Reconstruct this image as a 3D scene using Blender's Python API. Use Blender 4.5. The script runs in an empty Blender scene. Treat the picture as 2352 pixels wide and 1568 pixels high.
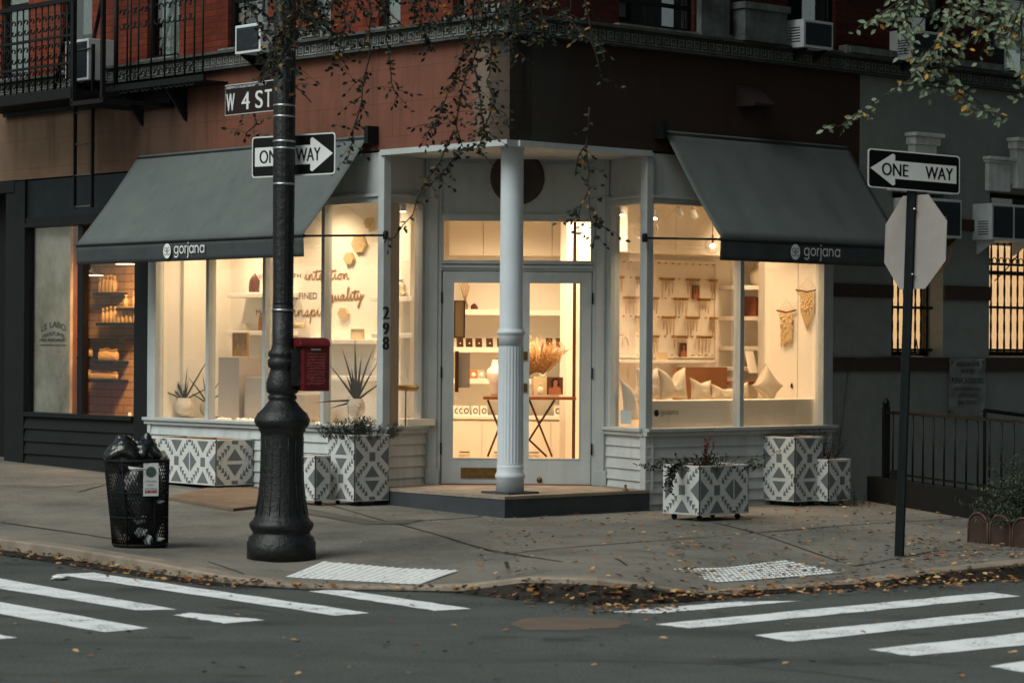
import bpy, bmesh, math, random
from mathutils import Vector, Matrix
from mathutils.bvhtree import BVHTree
random.seed(7)
R = random.random
def U(a, b): return a + (b - a) * R()
SC = bpy.context.scene
COL = SC.collection
V = Vector
# ------------------------------------------------------------ camera (picture measured on a 2352 x 1568 grid)
FP, CX, CY = 5972.0, 1176.0, 784.0
CAMZ = 1.65
_p, _a = math.atan(19.5 / FP), 0.00676
_r0, _u0, FW = V((1, 0, 0)), V((0, -math.sin(_p), math.cos(_p))), V((0, math.cos(_p), math.sin(_p)))
RT = _r0 * math.cos(_a) + _u0 * math.sin(_a)
UP = _u0 * math.cos(_a) - _r0 * math.sin(_a)
CAM = V((0, 0, CAMZ))
cd = bpy.data.cameras.new('camera'); cam = bpy.data.objects.new('camera', cd); COL.objects.link(cam)
m = Matrix((RT, UP, -FW)).transposed().to_4x4(); m.translation = CAM
cam.matrix_world = m
cd.sensor_width = 36; cd.lens = 36 * FP / 2352; cd.clip_end = 2000; cd.clip_start = .1
cd.dof.use_dof = True; cd.dof.focus_distance = 27; cd.dof.aperture_fstop = 3.2
SC.camera = cam
def ray(x, y): return FW * FP + RT * (x - CX) + UP * (CY - y)
def at(x, y, Z):
    d = ray(x, y); return CAM + d * (Z / d.y)
def onz(x, y, z):
    d = ray(x, y); return CAM + d * ((z - CAMZ) / d.z)
class Fr:
    """upright plane: origin O, direction Uv along it, Nv behind it (away from the camera)"""
    def __init__(s, O, Uv, Nv=None, flip=False):
        s.O = V((O[0], O[1], 0)); s.U = V((Uv[0], Uv[1], 0)).normalized()
        if Nv is None:
            Nv = V((-s.U.y, s.U.x, 0))
            if Nv.y < 0: Nv = -Nv
            if flip: Nv = -Nv
        s.N = V((Nv[0], Nv[1], 0)).normalized()
    def p(s, t, d, z): return s.O + s.U * t + s.N * d + V((0, 0, z))
    def hit(s, x, y, d=0):
        r = ray(x, y); q = s.O + s.N * d - CAM
        k = q.dot(s.N) / (r.dot(s.N)); w = CAM + r * k
        return (w - s.O).dot(s.U), w.z
    def t(s, x, d=0, y=800): return s.hit(x, y, d)[0]
    def z(s, x, y, d=0): return s.hit(x, y, d)[1]
uL, uR = V((-.6717, .7408, 0)), V((.7408, .6717, 0))
nL, nR = V((.7408, .6717, 0)), V((-.6717, .7408, 0))
C0 = V((-.04, 25.6, 0))
FL, FRt = Fr(C0, uL, nL), Fr(C0, uR, nR)
# ------------------------------------------------------------ objects
def wl(o):
    v = V((0, 0, 0))
    while o: v += o.location; o = o.parent
    return v
def tag(o, label=None, cat=None, group=None, kind=None):
    if label: o['label'] = label
    if cat: o['category'] = cat
    if group: o['group'] = group
    if kind: o['kind'] = kind
    return o
def thing(name, loc, label, cat, group=None):
    o = bpy.data.objects.new(name, None); COL.objects.link(o); o.location = loc; o.empty_display_size = .1
    return tag(o, label, cat, group)
class MB:
    def __init__(s): s.v = []; s.f = []; s.sm = []; s.mi = []; s.cur = 0
    def add(s, vs, fs, smooth=False):
        n = len(s.v); s.v += [V(v) for v in vs]
        for f in fs: s.f.append([i + n for i in f]); s.sm.append(smooth); s.mi.append(s.cur)
        return s
    def hexa(s, P): # 8 points: bottom 4, top 4
        return s.add(P, [(0, 3, 2, 1), (4, 5, 6, 7), (0, 1, 5, 4), (1, 2, 6, 5), (2, 3, 7, 6), (3, 0, 4, 7)])
    def box(s, F, t0, t1, d0, d1, z0, z1):
        return s.hexa([F.p(t0, d0, z0), F.p(t1, d0, z0), F.p(t1, d1, z0), F.p(t0, d1, z0), F.p(t0, d0, z1), F.p(t1, d0, z1), F.p(t1, d1, z1), F.p(t0, d1, z1)])
    def pbox(s, F, x0, y0, x1, y1, d, d0, d1):
        """box whose front rectangle, in the plane at depth d, covers the picture rectangle"""
        t0, za = F.hit(x0, (y0 + y1) / 2, d); t1, zb = F.hit(x1, (y0 + y1) / 2, d)
        xm = (x0 + x1) / 2
        return s.box(F, t0, t1, d0, d1, F.z(xm, y1, d), F.z(xm, y0, d))
    def prism(s, F, pts, d0, d1):
        n = len(pts); P = [F.p(t, d0, z) for t, z in pts] + [F.p(t, d1, z) for t, z in pts]
        return s.add(P, [tuple(range(n)), tuple(range(2 * n - 1, n - 1, -1))] + [(i, (i + 1) % n, n + (i + 1) % n, n + i) for i in range(n)])
    def slab(s, pts, z0, z1): # plan polygon
        n = len(pts); P = [V((p[0], p[1], z0)) for p in pts] + [V((p[0], p[1], z1)) for p in pts]
        return s.add(P, [tuple(range(n)), tuple(range(2 * n - 1, n - 1, -1))] + [(i, (i + 1) % n, n + (i + 1) % n, n + i) for i in range(n)])
    def lathe(s, c, prof, n=24, flute=0, fl_n=0, smooth=True, axis=None, cap=True):
        c = V(c); vs = []
        if axis is None: ax, e1, e2 = V((0, 0, 1)), V((1, 0, 0)), V((0, 1, 0))
        else:
            ax = V(axis).normalized(); e1 = ax.orthogonal().normalized(); e2 = ax.cross(e1)
        for q in prof:
            r, z = q[0], q[1]; fl = q[2] if len(q) > 2 else 0
            for i in range(n):
                a = 2 * math.pi * i / n; rr = r * (1 - fl * (.5 + .5 * math.cos(a * fl_n))) if fl else r
                vs.append(c + (e1 * math.cos(a) + e2 * math.sin(a)) * rr + ax * z)
        fs = []
        for k in range(len(prof) - 1):
            for i in range(n): j = (i + 1) % n; fs.append((k * n + i, k * n + j, (k + 1) * n + j, (k + 1) * n + i))
        s.add(vs, fs, smooth)
        if cap:
            m_ = len(s.v) - len(vs); L = len(prof)
            s.f.append([m_ + i for i in range(n)][::-1]); s.sm.append(False); s.mi.append(s.cur)
            s.f.append([m_ + (L - 1) * n + i for i in range(n)]); s.sm.append(False); s.mi.append(s.cur)
        return s
    def tube(s, pts, r, n=6, smooth=True):
        pts = [V(p) for p in pts]; rs = r if isinstance(r, (list, tuple)) else [r] * len(pts)
        vs = []; fs = []; prev = None
        for i, p in enumerate(pts):
            d = (pts[min(i + 1, len(pts) - 1)] - pts[max(i - 1, 0)]).normalized()
            e1 = d.orthogonal().normalized() if prev is None else (prev - d * prev.dot(d)).normalized()
            prev = e1; e2 = d.cross(e1)
            for k in range(n):
                a = 2 * math.pi * (k + .5) / n; vs.append(p + (e1 * math.cos(a) + e2 * math.sin(a)) * rs[i])
        for i in range(len(pts) - 1):
            for k in range(n): j = (k + 1) % n; fs.append((i * n + k, i * n + j, (i + 1) * n + j, (i + 1) * n + k))
        fs.append(tuple(range(n))[::-1]); fs.append(tuple((len(pts) - 1) * n + k for k in range(n)))
        return s.add(vs, fs, smooth)
    def ball(s, c, r, n=12, m_=8, sc=(1, 1, 1), jit=0):
        c = V(c); vs = []; fs = []
        for i in range(m_ + 1):
            ph = math.pi * i / m_
            for k in range(n):
                a = 2 * math.pi * k / n; j = 1 + (R() - .5) * jit
                vs.append(c + V((math.sin(ph) * math.cos(a) * sc[0], math.sin(ph) * math.sin(a) * sc[1], math.cos(ph) * sc[2])) * r * j)
        for i in range(m_):
            for k in range(n): j = (k + 1) % n; fs.append((i * n + k, i * n + j, (i + 1) * n + j, (i + 1) * n + k))
        return s.add(vs, fs, jit == 0)
    def leaf(s, p, d, n_, L, W):
        d = V(d).normalized(); sd = d.cross(V(n_)).normalized() if d.cross(V(n_)).length > 1e-4 else d.orthogonal().normalized()
        nn = sd.cross(d); p = V(p)
        return s.add([p, p + d * L * .35 + sd * W * .5 + nn * W * .15, p + d * L * .7 + sd * W * .42 + nn * W * .1, p + d * L, p + d * L * .7 - sd * W * .42 + nn * W * .1, p + d * L * .35 - sd * W * .5 + nn * W * .15, p + d * L * .5], [(0, 1, 6, 5), (1, 2, 6), (2, 3, 6), (3, 4, 6), (4, 5, 6)])
    def build(s, name, mat, parent=None, recalc=True, label=None, cat=None, group=None, kind=None, weld=False):
        base = wl(parent) if parent else None
        if base is None:
            xs = [v.x for v in s.v]; ys = [v.y for v in s.v]; zs = [v.z for v in s.v]
            base = V(((min(xs) + max(xs)) / 2, (min(ys) + max(ys)) / 2, min(zs)))
        me = bpy.data.meshes.new(name)
        me.from_pydata([v - base for v in s.v], [], s.f)
        for i, p in enumerate(me.polygons): p.use_smooth = s.sm[i]; p.material_index = s.mi[i]
        for mt in (mat if isinstance(mat, (list, tuple)) else [mat]): me.materials.append(mt)
        if recalc or weld:
            bm = bmesh.new(); bm.from_mesh(me)
            if weld: bmesh.ops.remove_doubles(bm, verts=bm.verts, dist=1e-5)
            if recalc: bmesh.ops.recalc_face_normals(bm, faces=bm.faces)
            bm.to_mesh(me); bm.free()
        o = bpy.data.objects.new(name, me); COL.objects.link(o)
        if parent: o.parent = parent
        else: o.location = base
        tag(o, label, cat, group, kind)
        return o
def bev(o, w=.004, seg=2):
    m_ = o.modifiers.new('bevel', 'BEVEL'); m_.width = w; m_.segments = seg; m_.limit_method = 'ANGLE'; return o
# ------------------------------------------------------------ lettering
def _fontmesh(txt):
    c = bpy.data.curves.new('lettering', 'FONT'); c.body = txt; c.size = 1
    o = bpy.data.objects.new('lettering', c); COL.objects.link(o)
    bpy.context.view_layer.update()
    me = bpy.data.meshes.new_from_object(o)
    vs = [v.co.copy() for v in me.vertices]; fs = [tuple(p.vertices) for p in me.polygons]
    bpy.data.objects.remove(o); bpy.data.curves.remove(c); bpy.data.meshes.remove(me)
    return vs, fs
def text(mb, txt, O, u, v, w, h, bold=0, arch=0):
    """lettering fitted to w x h from its lower left corner O; u along, v up"""
    vs, fs = _fontmesh(txt)
    x0 = min(p.x for p in vs); x1 = max(p.x for p in vs); y0 = min(p.y for p in vs); y1 = max(p.y for p in vs)
    O = V(O); u = V(u); v = V(v); n = u.cross(v).normalized()
    P = []
    for p in vs:
        a = (p.x - x0) / (x1 - x0); b = (p.y - y0) / max(y1 - y0, 1e-6)
        P.append(O + u * (a * w) + v * (b * h + arch * (1 - (2 * a - 1) ** 2)))
    if bold:
        for dx in (-bold, bold): mb.add([q + u * dx + n * .0003 * (1 if dx > 0 else -1) for q in P], fs)
    mb.add(P, fs); return mb
def ribbon(mb, pts, w, O, u, v, rnd=0):
    """flat pen stroke through 2D points"""
    O = V(O); n = len(pts); L = []; 
    for i, p in enumerate(pts):
        a = pts[max(i - 1, 0)]; b = pts[min(i + 1, n - 1)]
        d = V((b[0] - a[0], b[1] - a[1])); d = d.normalized() if d.length > 1e-9 else V((1, 0))
        ww = w * (p[2] if len(p) > 2 else 1)
        L.append((V((p[0], p[1])) + V((-d.y, d.x)) * ww / 2, V((p[0], p[1])) - V((-d.y, d.x)) * ww / 2))
    vs = []
    for a, b in L: vs += [O + V(u) * a.x + V(v) * a.y, O + V(u) * b.x + V(v) * b.y]
    return mb.add(vs, [(2 * i, 2 * i + 1, 2 * i + 3, 2 * i + 2) for i in range(n - 1)])
def arc(cx, cy, rx, ry, a0, a1, n=14):
    return [(cx + rx * math.cos(math.radians(a0 + (a1 - a0) * i / n)), cy + ry * math.sin(math.radians(a0 + (a1 - a0) * i / n))) for i in range(n + 1)]
def word_mark(mb, O, u, v, h, badge=None, ink=True):
    """the shop's lower case word: x-height = h"""
    w = h * .17; x = 0; r = h / 2; st = []
    st += [arc(r, r, r * .9, r * .9, 0, 360, 20), [(2 * r * .95, h), (2 * r * .95, -.1 * h)] + arc(r, -.1 * h, r * .9, r * .72, 0, -150, 10)]; x = h * 1.28
    st += [arc(x + r, r, r * .9, r * .9, 0, 360, 20)]; x += h * 1.3
    st += [[(x, 0), (x, h)], [(x, h * .55)] + arc(x + h * .32, h * .58, h * .32, h * .36, 180, 80, 6)]; x += h * .72
    st += [[(x, h), (x, -.3 * h)] + arc(x - .22 * h, -.3 * h, .22 * h, .25 * h, 0, -90, 6), [(x, h * 1.28), (x, h * 1.45)]]; x += h * .3
    st += [arc(x + r, r, r * .9, r * .9, 0, 360, 20), [(x + 2 * r * .95, h), (x + 2 * r * .95, 0)]]; x += h * 1.32
    st += [[(x, 0), (x, h)], [(x, h * .5)] + arc(x + h * .38, h * .56, h * .38, h * .38, 180, 0, 10) + [(x + h * .76, 0)]]; x += h * 1.12
    st += [arc(x + r, r, r * .9, r * .9, 0, 360, 20), [(x + 2 * r * .95, h), (x + 2 * r * .95, 0)]]; x += h
    for q in st: ribbon(mb, q, w, O, u, v)
    return x
CUR = { # joined-up pen letters, x-height 1: strokes, advance
 'i': ([[(0, .1), (.25, .9), (.3, .95), (.28, .5), (.35, .05), (.6, .15)], [(.42, 1.35), (.48, 1.45)]], .6),
 'n': ([[(0, .1), (.2, .9), (.2, .0), (.35, .7), (.55, .95), (.65, .7), (.65, .15), (.8, .02), (1.0, .15)]], 1.0),
 't': ([[(0, .1), (.3, 1.2), (.42, 1.75), (.32, .6), (.38, .05), (.7, .15)], [(-.25, 1.3), (.3, 1.42), (1.1, 1.55)]], .65),
 'e': ([[(0, .1), (.35, .45), (.5, .75), (.35, .95), (.18, .7), (.18, .25), (.4, .02), (.75, .2)]], .75),
 'o': ([[(0, .1), (.15, .5), (.45, .95), (.2, .7), (.15, .25), (.4, .0), (.65, .35), (.55, .85), (.6, .95), (.95, .8)]], .9),
 'q': ([[(.6, .85), (.3, .95), (.08, .5), (.2, .05), (.5, .3), (.68, .95), (.6, .2), (.45, -.8), (.2, -1.1), (.15, -.8), (.5, -.3), (.95, .1)]], .95),
 'u': ([[(0, .1), (.2, .9), (.2, .3), (.35, .02), (.6, .4), (.7, .92), (.68, .3), (.8, .02), (1.0, .15)]], 1.0),
 'a': ([[(.65, .8), (.35, .95), (.1, .5), (.2, .05), (.5, .3), (.68, .92), (.62, .3), (.72, .03), (.95, .15)]], .95),
 'l': ([[(0, .1), (.4, 1.1), (.55, 2.0), (.4, 2.2), (.28, 1.6), (.28, .4), (.4, .03), (.65, .15)]], .6),
 'y': ([[(0, .1), (.2, .95), (.2, .4), (.35, .1), (.6, .5), (.75, .95), (.65, .0), (.45, -1.0), (.3, -1.3), (.25, -1.0), (.6, -.2), (1.0, .6), (1.25, .9)]], 1.1),
 's': ([[(0, .1), (.3, .85), (.38, .95), (.45, .45), (.3, .05), (.1, .1), (.4, .02), (.7, .15)]], .65),
 'p': ([[(0, .1), (.3, .95), (.2, .0), (.05, -1.2), (.25, .3), (.5, .95), (.7, .7), (.6, .15), (.35, .05), (.8, .1)]], .8),
 'r': ([[(0, .1), (.2, .95), (.3, 1.05), (.35, .85), (.6, .85), (.5, .3), (.6, .03), (.8, .15)]], .8)}
def smooth2(pts, k=5):
    out = []
    n = len(pts)
    for i in range(n - 1):
        p0, p1, p2, p3 = pts[max(i - 1, 0)], pts[i], pts[i + 1], pts[min(i + 2, n - 1)]
        for j in range(k):
            t = j / k
            out.append(tuple(.5 * ((2 * p1[c]) + (-p0[c] + p2[c]) * t + (2 * p0[c] - 5 * p1[c] + 4 * p2[c] - p3[c]) * t * t + (-p0[c] + 3 * p1[c] - 3 * p2[c] + p3[c]) * t ** 3) for c in (0, 1)))
    return out + [tuple(pts[-1][:2])]
def cursive(mb, word, O, u, v, w, h, pen):
    tot = sum(CUR[c][1] for c in word); sx = w / tot; x = 0
    for c in word:
        for st in CUR[c][0]:
            ribbon(mb, [(sx * (x + px_), h * py_) for px_, py_ in smooth2(st)], pen, O, u, v)
        x += CUR[c][1]
# ------------------------------------------------------------ materials
def s8(r, g, b):
    f = lambda c: (c / 255 / 12.92) if c / 255 <= .04045 else ((c / 255 + .055) / 1.055) ** 2.4
    return (f(r), f(g), f(b), 1)
def lin(r, g, b): return (r, g, b, 1)
class NT:
    def __init__(s, name):
        s.m = bpy.data.materials.new(name); s.m.use_nodes = True; s.t = s.m.node_tree; s.t.nodes.clear()
        s.out = s.n('ShaderNodeOutputMaterial'); s.b = s.n('ShaderNodeBsdfPrincipled'); s.l(s.b.outputs[0], s.out.inputs[0]); s.b.inputs['Specular IOR Level'].default_value = .15
        s.co = s.n('ShaderNodeTexCoord').outputs['Object']
    def n(s, ty, **k):
        x = s.t.nodes.new(ty)
        for a, b in k.items(): setattr(x, a, b)
        return x
    def l(s, a, b): s.t.links.new(a, b)
    def noise(s, scale, detail=4, vec=None, rough=.55, stretch=None):
        x = s.n('ShaderNodeTexNoise'); x.inputs['Scale'].default_value = scale; x.inputs['Detail'].default_value = detail; x.inputs['Roughness'].default_value = rough
        v = vec or s.co
        if stretch:
            mp = s.n('ShaderNodeMapping'); mp.inputs['Scale'].default_value = stretch; s.l(v, mp.inputs[0]); v = mp.outputs[0]
        s.l(v, x.inputs['Vector']); return x.outputs['Fac']
    def ramp(s, fac, stops):
        x = s.n('ShaderNodeValToRGB'); e = x.color_ramp.elements
        while len(e) > 1: e.remove(e[0])
        e[0].position = stops[0][0]; e[0].color = stops[0][1]
        for p, c in stops[1:]: q = e.new(p); q.color = c
        s.l(fac, x.inputs[0]); return x.outputs[0]
    def mix(s, f, a, b, mode='MIX'):
        x = s.n('ShaderNodeMix', data_type='RGBA', blend_type=mode)
        for sock, val in ((x.inputs[0], f), (x.inputs[6], a), (x.inputs[7], b)):
            if hasattr(val, 'links'): s.l(val, sock)
            else: sock.default_value = val
        return x.outputs[2]
    def math(s, op, a, b=0):
        x = s.n('ShaderNodeMath', operation=op)
        for sock, val in ((x.inputs[0], a), (x.inputs[1], b)):
            if hasattr(val, 'links'): s.l(val, sock)
            else: sock.default_value = val
        return x.outputs[0]
    def col(s, c):
        if hasattr(c, 'links'): s.l(c, s.b.inputs['Base Color'])
        else: s.b.inputs['Base Color'].default_value = c
    def rgh(s, r):
        if hasattr(r, 'links'): s.l(r, s.b.inputs['Roughness'])
        else: s.b.inputs['Roughness'].default_value = r
    def bump(s, h, dist, strength=1):
        x = s.n('ShaderNodeBump'); x.inputs['Distance'].default_value = dist; x.inputs['Strength'].default_value = strength; s.l(h, x.inputs['Height'])
        s.l(x.outputs[0], s.b.inputs['Normal']); return x
    def wallco(s, Uv):
        d = s.n('ShaderNodeVectorMath', operation='DOT_PRODUCT'); g = s.n('ShaderNodeNewGeometry'); s.l(g.outputs['Position'], d.inputs[0])
        d.inputs[1].default_value = Uv
        sp = s.n('ShaderNodeSeparateXYZ'); s.l(g.outputs['Position'], sp.inputs[0])
        c = s.n('ShaderNodeCombineXYZ'); s.l(d.outputs['Value'], c.inputs[0]); s.l(sp.outputs[2], c.inputs[1])
        return c.outputs[0], d.outputs['Value'], sp.outputs[2]
def dark(c, k): return (c[0] * k, c[1] * k, c[2] * k, 1)
MC = {}
def mat(name, c, rough=.6, var=.18, scale=6, bump=0, bscale=60, metal=0, spec=.22, streak=0, c2=None, coat=0):
    if name in MC: return MC[name]
    n = NT(name)
    f = n.noise(scale, 5, rough=.65)
    colr = n.ramp(f, [(.3, c2 or dark(c, 1 - var)), (.7, dark(c, 1 + var * .5) if not c2 else c)])
    if streak:
        g = n.noise(9, 3, stretch=(1, 1, .07)); g = n.math('GREATER_THAN', g, 0)  if False else g
        colr = n.mix(n.ramp(g, [(.45, lin(0, 0, 0)), (.75, lin(streak, streak, streak))]), colr, dark(c, .45))
    n.col(colr); n.rgh(n.ramp(n.noise(scale * 2.3, 3), [(.3, lin(rough * .85, 0, 0)), (.7, lin(min(1, rough * 1.12), 0, 0))]) if False else rough)
    n.b.inputs['Metallic'].default_value = metal; n.b.inputs['Specular IOR Level'].default_value = spec
    if coat: n.b.inputs['Coat Weight'].default_value = coat
    if bump: n.bump(n.noise(bscale, 4), bump)
    MC[name] = n.m; return n.m
def glass(name, tint=(1, 1, 1, 1), k=1.0, rough=.0):
    n = NT(name); n.t.nodes.remove(n.b)
    tr = n.n('ShaderNodeBsdfTransparent'); tr.inputs[0].default_value = tint
    gl = n.n('ShaderNodeBsdfGlossy'); gl.inputs['Roughness'].default_value = rough
    fr = n.n('ShaderNodeFresnel'); fr.inputs[0].default_value = 1.5
    mx = n.n('ShaderNodeMixShader'); n.l(n.math('MULTIPLY', fr.outputs[0], k), mx.inputs[0]); n.l(tr.outputs[0], mx.inputs[1]); n.l(gl.outputs[0], mx.inputs[2]); n.l(mx.outputs[0], n.out.inputs[0])
    return n.m
def emit(name, c, s):
    n = NT(name); n.col(lin(.8, .8, .8)); n.b.inputs['Emission Color'].default_value = c; n.b.inputs['Emission Strength'].default_value = s; return n.m
# brick, upper storeys
def brick(name, Uv, c1, c2, mortar, bw=.21, bh=.07, stain=True, gap=.006, bmp=.004):
    n = NT(name); co, t, z = n.wallco(Uv)
    b = n.n('ShaderNodeTexBrick'); b.inputs['Scale'].default_value = 1; b.inputs['Brick Width'].default_value = bw; b.inputs['Row Height'].default_value = bh
    b.inputs['Mortar Size'].default_value = gap; b.inputs['Color1'].default_value = c1; b.inputs['Color2'].default_value = c2; b.inputs['Mortar'].default_value = mortar; b.inputs['Bias'].default_value = -.2
    n.l(co, b.inputs['Vector'])
    c = b.outputs[0]
    if stain: c = n.mix(n.ramp(n.noise(.9, 7, rough=.7), [(.35, lin(0, 0, 0)), (.65, lin(.85, .85, .85))]), c, dark(c1, .3))
    n.col(c); n.rgh(.85); n.bump(n.math('MULTIPLY', b.outputs['Fac'], -1), bmp); return n.m
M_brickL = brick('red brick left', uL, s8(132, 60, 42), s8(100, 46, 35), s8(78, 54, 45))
M_brickR = brick('shade darkened brick right', uR, s8(84, 40, 30), s8(64, 32, 26), s8(50, 38, 34))  # same brick as the left, all tones darkened for the shaded side
# painted fascia band: scored in blocks, brick red with weathered ends, tone set along its length by stops
def fascia(name, Uv, stops, t0):
    n = NT(name); co, t, z = n.wallco(Uv)
    f = n.math('DIVIDE', n.math('SUBTRACT', t, t0), 14.0)
    f = n.math('ADD', f, n.math('MULTIPLY', n.math('SUBTRACT', n.noise(1.1, 4), .5), .02))
    base = n.ramp(f, stops)
    base = n.mix(n.ramp(n.noise(2.2, 7, rough=.7), [(.35, lin(0, 0, 0)), (.8, lin(.4, .4, .4))]), base, s8(58, 48, 38))
    base = n.mix(n.ramp(n.noise(6, 4, stretch=(1, 1, .12)), [(.5, lin(0, 0, 0)), (.75, lin(.45, .45, .45))]), base, s8(44, 34, 30))
    b = n.n('ShaderNodeTexBrick'); b.inputs['Scale'].default_value = 1; b.inputs['Brick Width'].default_value = .8; b.inputs['Row Height'].default_value = .35; b.inputs['Mortar Size'].default_value = .004
    b.inputs['Color1'].default_value = lin(1, 1, 1); b.inputs['Color2'].default_value = lin(.96, .96, .96); b.inputs['Mortar'].default_value = lin(.68, .68, .68); n.l(co, b.inputs['Vector'])
    n.col(n.mix(.8, base, b.outputs[0], 'MULTIPLY')); n.rgh(.8); n.bump(n.noise(90, 5), .003); return n.m
tL0, tR0 = C0.dot(uL), C0.dot(uR)
M_fasL = fascia('painted band left', uL, [(0, s8(112, 98, 88)), (.03, s8(112, 98, 88)), (.04, s8(116, 74, 62)), (.35, s8(112, 72, 58)), (.41, s8(82, 62, 52)), (.50, s8(84, 66, 54)), (.57, s8(120, 98, 81)), (1, s8(120, 98, 81))], tL0)  # darker brown stretch between the red and the tan end
M_fasR = fascia('shade darkened band right', uR, [(0, s8(60, 58, 54)), (.045, s8(58, 56, 52)), (.07, s8(56, 44, 38)), (.3, s8(62, 44, 36)), (1, s8(62, 44, 36))], tR0)  # same paint as the left band, shade worked into these darker stops
M_white = mat('old white paint', s8(172, 178, 178), .5, .12, 3, .0015, 40, streak=.22)
M_white2 = mat('white clapboard paint', s8(182, 188, 189), .6, .16, 2.5, .002, 30, streak=.3)
M_col = mat('white column paint', s8(196, 204, 210), .45, .06, 4, .001, 50)
M_dark = mat('blue black shopfront paint', s8(22, 26, 27), .6, .25, 3, .0015, 40)
M_blue = mat('blue grey painted header', s8(25, 33, 37), .5, .3, 4, .001, 40, streak=.5)
M_iron = mat('black iron', s8(20, 23, 23), .6, .3, 12, .001, 60, spec=.2)
M_lamp = mat('black lamppost paint', s8(14, 18, 19), .5, .4, 14, .009, 26, spec=.45)
M_strap = mat('steel strap', s8(190, 195, 195), .4, .3, 20, metal=1)
M_corn = mat('sooty carved stone', s8(70, 72, 70), .85, .5, 5, .004, 40)
M_corn2 = mat('worn carved stone', s8(120, 122, 118), .85, .6, 6, .004, 40)
M_stone = mat('pale weathered stone', s8(224, 226, 222), .8, .25, 4, .004, 40, streak=.4)
M_wstone = mat('grey veined panel', s8(98, 104, 104), .6, .7, 3, .003, 20, streak=.5)
M_gsto = mat('dark grey stucco', s8(138, 143, 139), .9, .12, 5, .003, 120)
M_ledge = mat('brown painted ledge', s8(70, 54, 50), .8, .2, 6, .002, 60)
M_brass = mat('dull brass', s8(120, 96, 60), .45, .4, 30, metal=.8)
M_black = mat('black', s8(14, 15, 15), .5, .2, 10)
M_void = mat('dark doorway', s8(16, 18, 18), .8, .3, 4)
M_alu = mat('mill aluminium', s8(158, 152, 148), .5, .12, 4, .0006, 30, metal=.35)
M_signb = mat('black sign face', s8(16, 18, 19), .35, .15, 8)
M_signw = mat('white sign face', s8(214, 216, 216), .4, .06, 8)
M_brown = mat('brown sign face', s8(36, 24, 22), .4, .12, 8)
M_red = mat('red enamel', s8(92, 24, 27), .4, .35, 14, .0015, 60)
M_scr = mat('scratched pale paint', s8(196, 120, 118), .6, .3, 20)
# awning canvas
n = NT('grey awning canvas')
w = n.n('ShaderNodeTexWave'); w.inputs['Scale'].default_value = 26; w.inputs['Distortion'].default_value = 2
n.l(n.co, w.inputs['Vector'])
c = n.ramp(n.noise(1.6, 6, rough=.7), [(.3, s8(84, 90, 90)), (.7, s8(96, 102, 101))])
c = n.mix(n.ramp(n.noise(7, 3, stretch=(1, 1, .1)), [(.55, lin(0, 0, 0)), (.8, lin(.3, .3, .3))]), c, s8(70, 75, 75))
n.col(c); n.rgh(.9); n.bump(n.noise(420, 3), .0012); M_awn = n.m
M_logo = mat('white lettering', s8(220, 222, 224), .6, .04, 8)
# asphalt
n = NT('asphalt')
c = n.ramp(n.noise(1.1, 9, rough=.72), [(.32, s8(72, 77, 76)), (.7, s8(100, 105, 103))])
c = n.mix(n.ramp(n.noise(160, 3, rough=.8), [(.4, lin(0, 0, 0)), (.75, lin(.6, .6, .6))]), c, s8(134, 137, 132))
c = n.mix(n.ramp(n.noise(48, 5, rough=.9), [(.42, lin(.75, .75, .75)), (.55, lin(0, 0, 0))]), c, s8(52, 55, 54))
c = n.mix(n.ramp(n.noise(30, 6, rough=.9), [(.6, lin(0, 0, 0)), (.72, lin(.6, .6, .6))]), c, s8(128, 130, 124))
c = n.mix(n.ramp(n.noise(1.7, 3), [(.62, lin(0, 0, 0)), (.68, lin(.5, .5, .5))]), c, s8(50, 52, 51))
c = n.mix(n.ramp(n.noise(.8, 6, stretch=(.35, 1.6, 1)), [(.5, lin(0, 0, 0)), (.75, lin(.55, .55, .55))]), c, s8(54, 58, 58))
vo = n.n('ShaderNodeTexVoronoi', feature='DISTANCE_TO_EDGE'); vo.inputs['Scale'].default_value = .28
mp = n.n('ShaderNodeMixRGB'); mp.inputs[0].default_value = .22; nn_ = n.n('ShaderNodeTexNoise'); nn_.inputs['Scale'].default_value = 1.7; nn_.inputs['Detail'].default_value = 6
n.l(n.co, nn_.inputs['Vector']); n.l(n.co, mp.inputs[1]); n.l(nn_.outputs['Color'], mp.inputs[2]); n.l(mp.outputs[0], vo.inputs['Vector'])
crk = n.ramp(vo.outputs['Distance'], [(.0, lin(.8, .8, .8)), (.006, lin(0, 0, 0))])
c = n.mix(n.math('MULTIPLY', crk, n.ramp(n.noise(.5, 3), [(.5, lin(0, 0, 0)), (.62, lin(1, 1, 1))])), c, s8(34, 35, 36))
n.col(c); n.rgh(n.ramp(n.noise(2, 4), [(.3, lin(.72, .72, .72)), (.7, lin(.92, .92, .92))])); n.bump(n.noise(210, 4, rough=.7), .006); M_road = n.m
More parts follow.
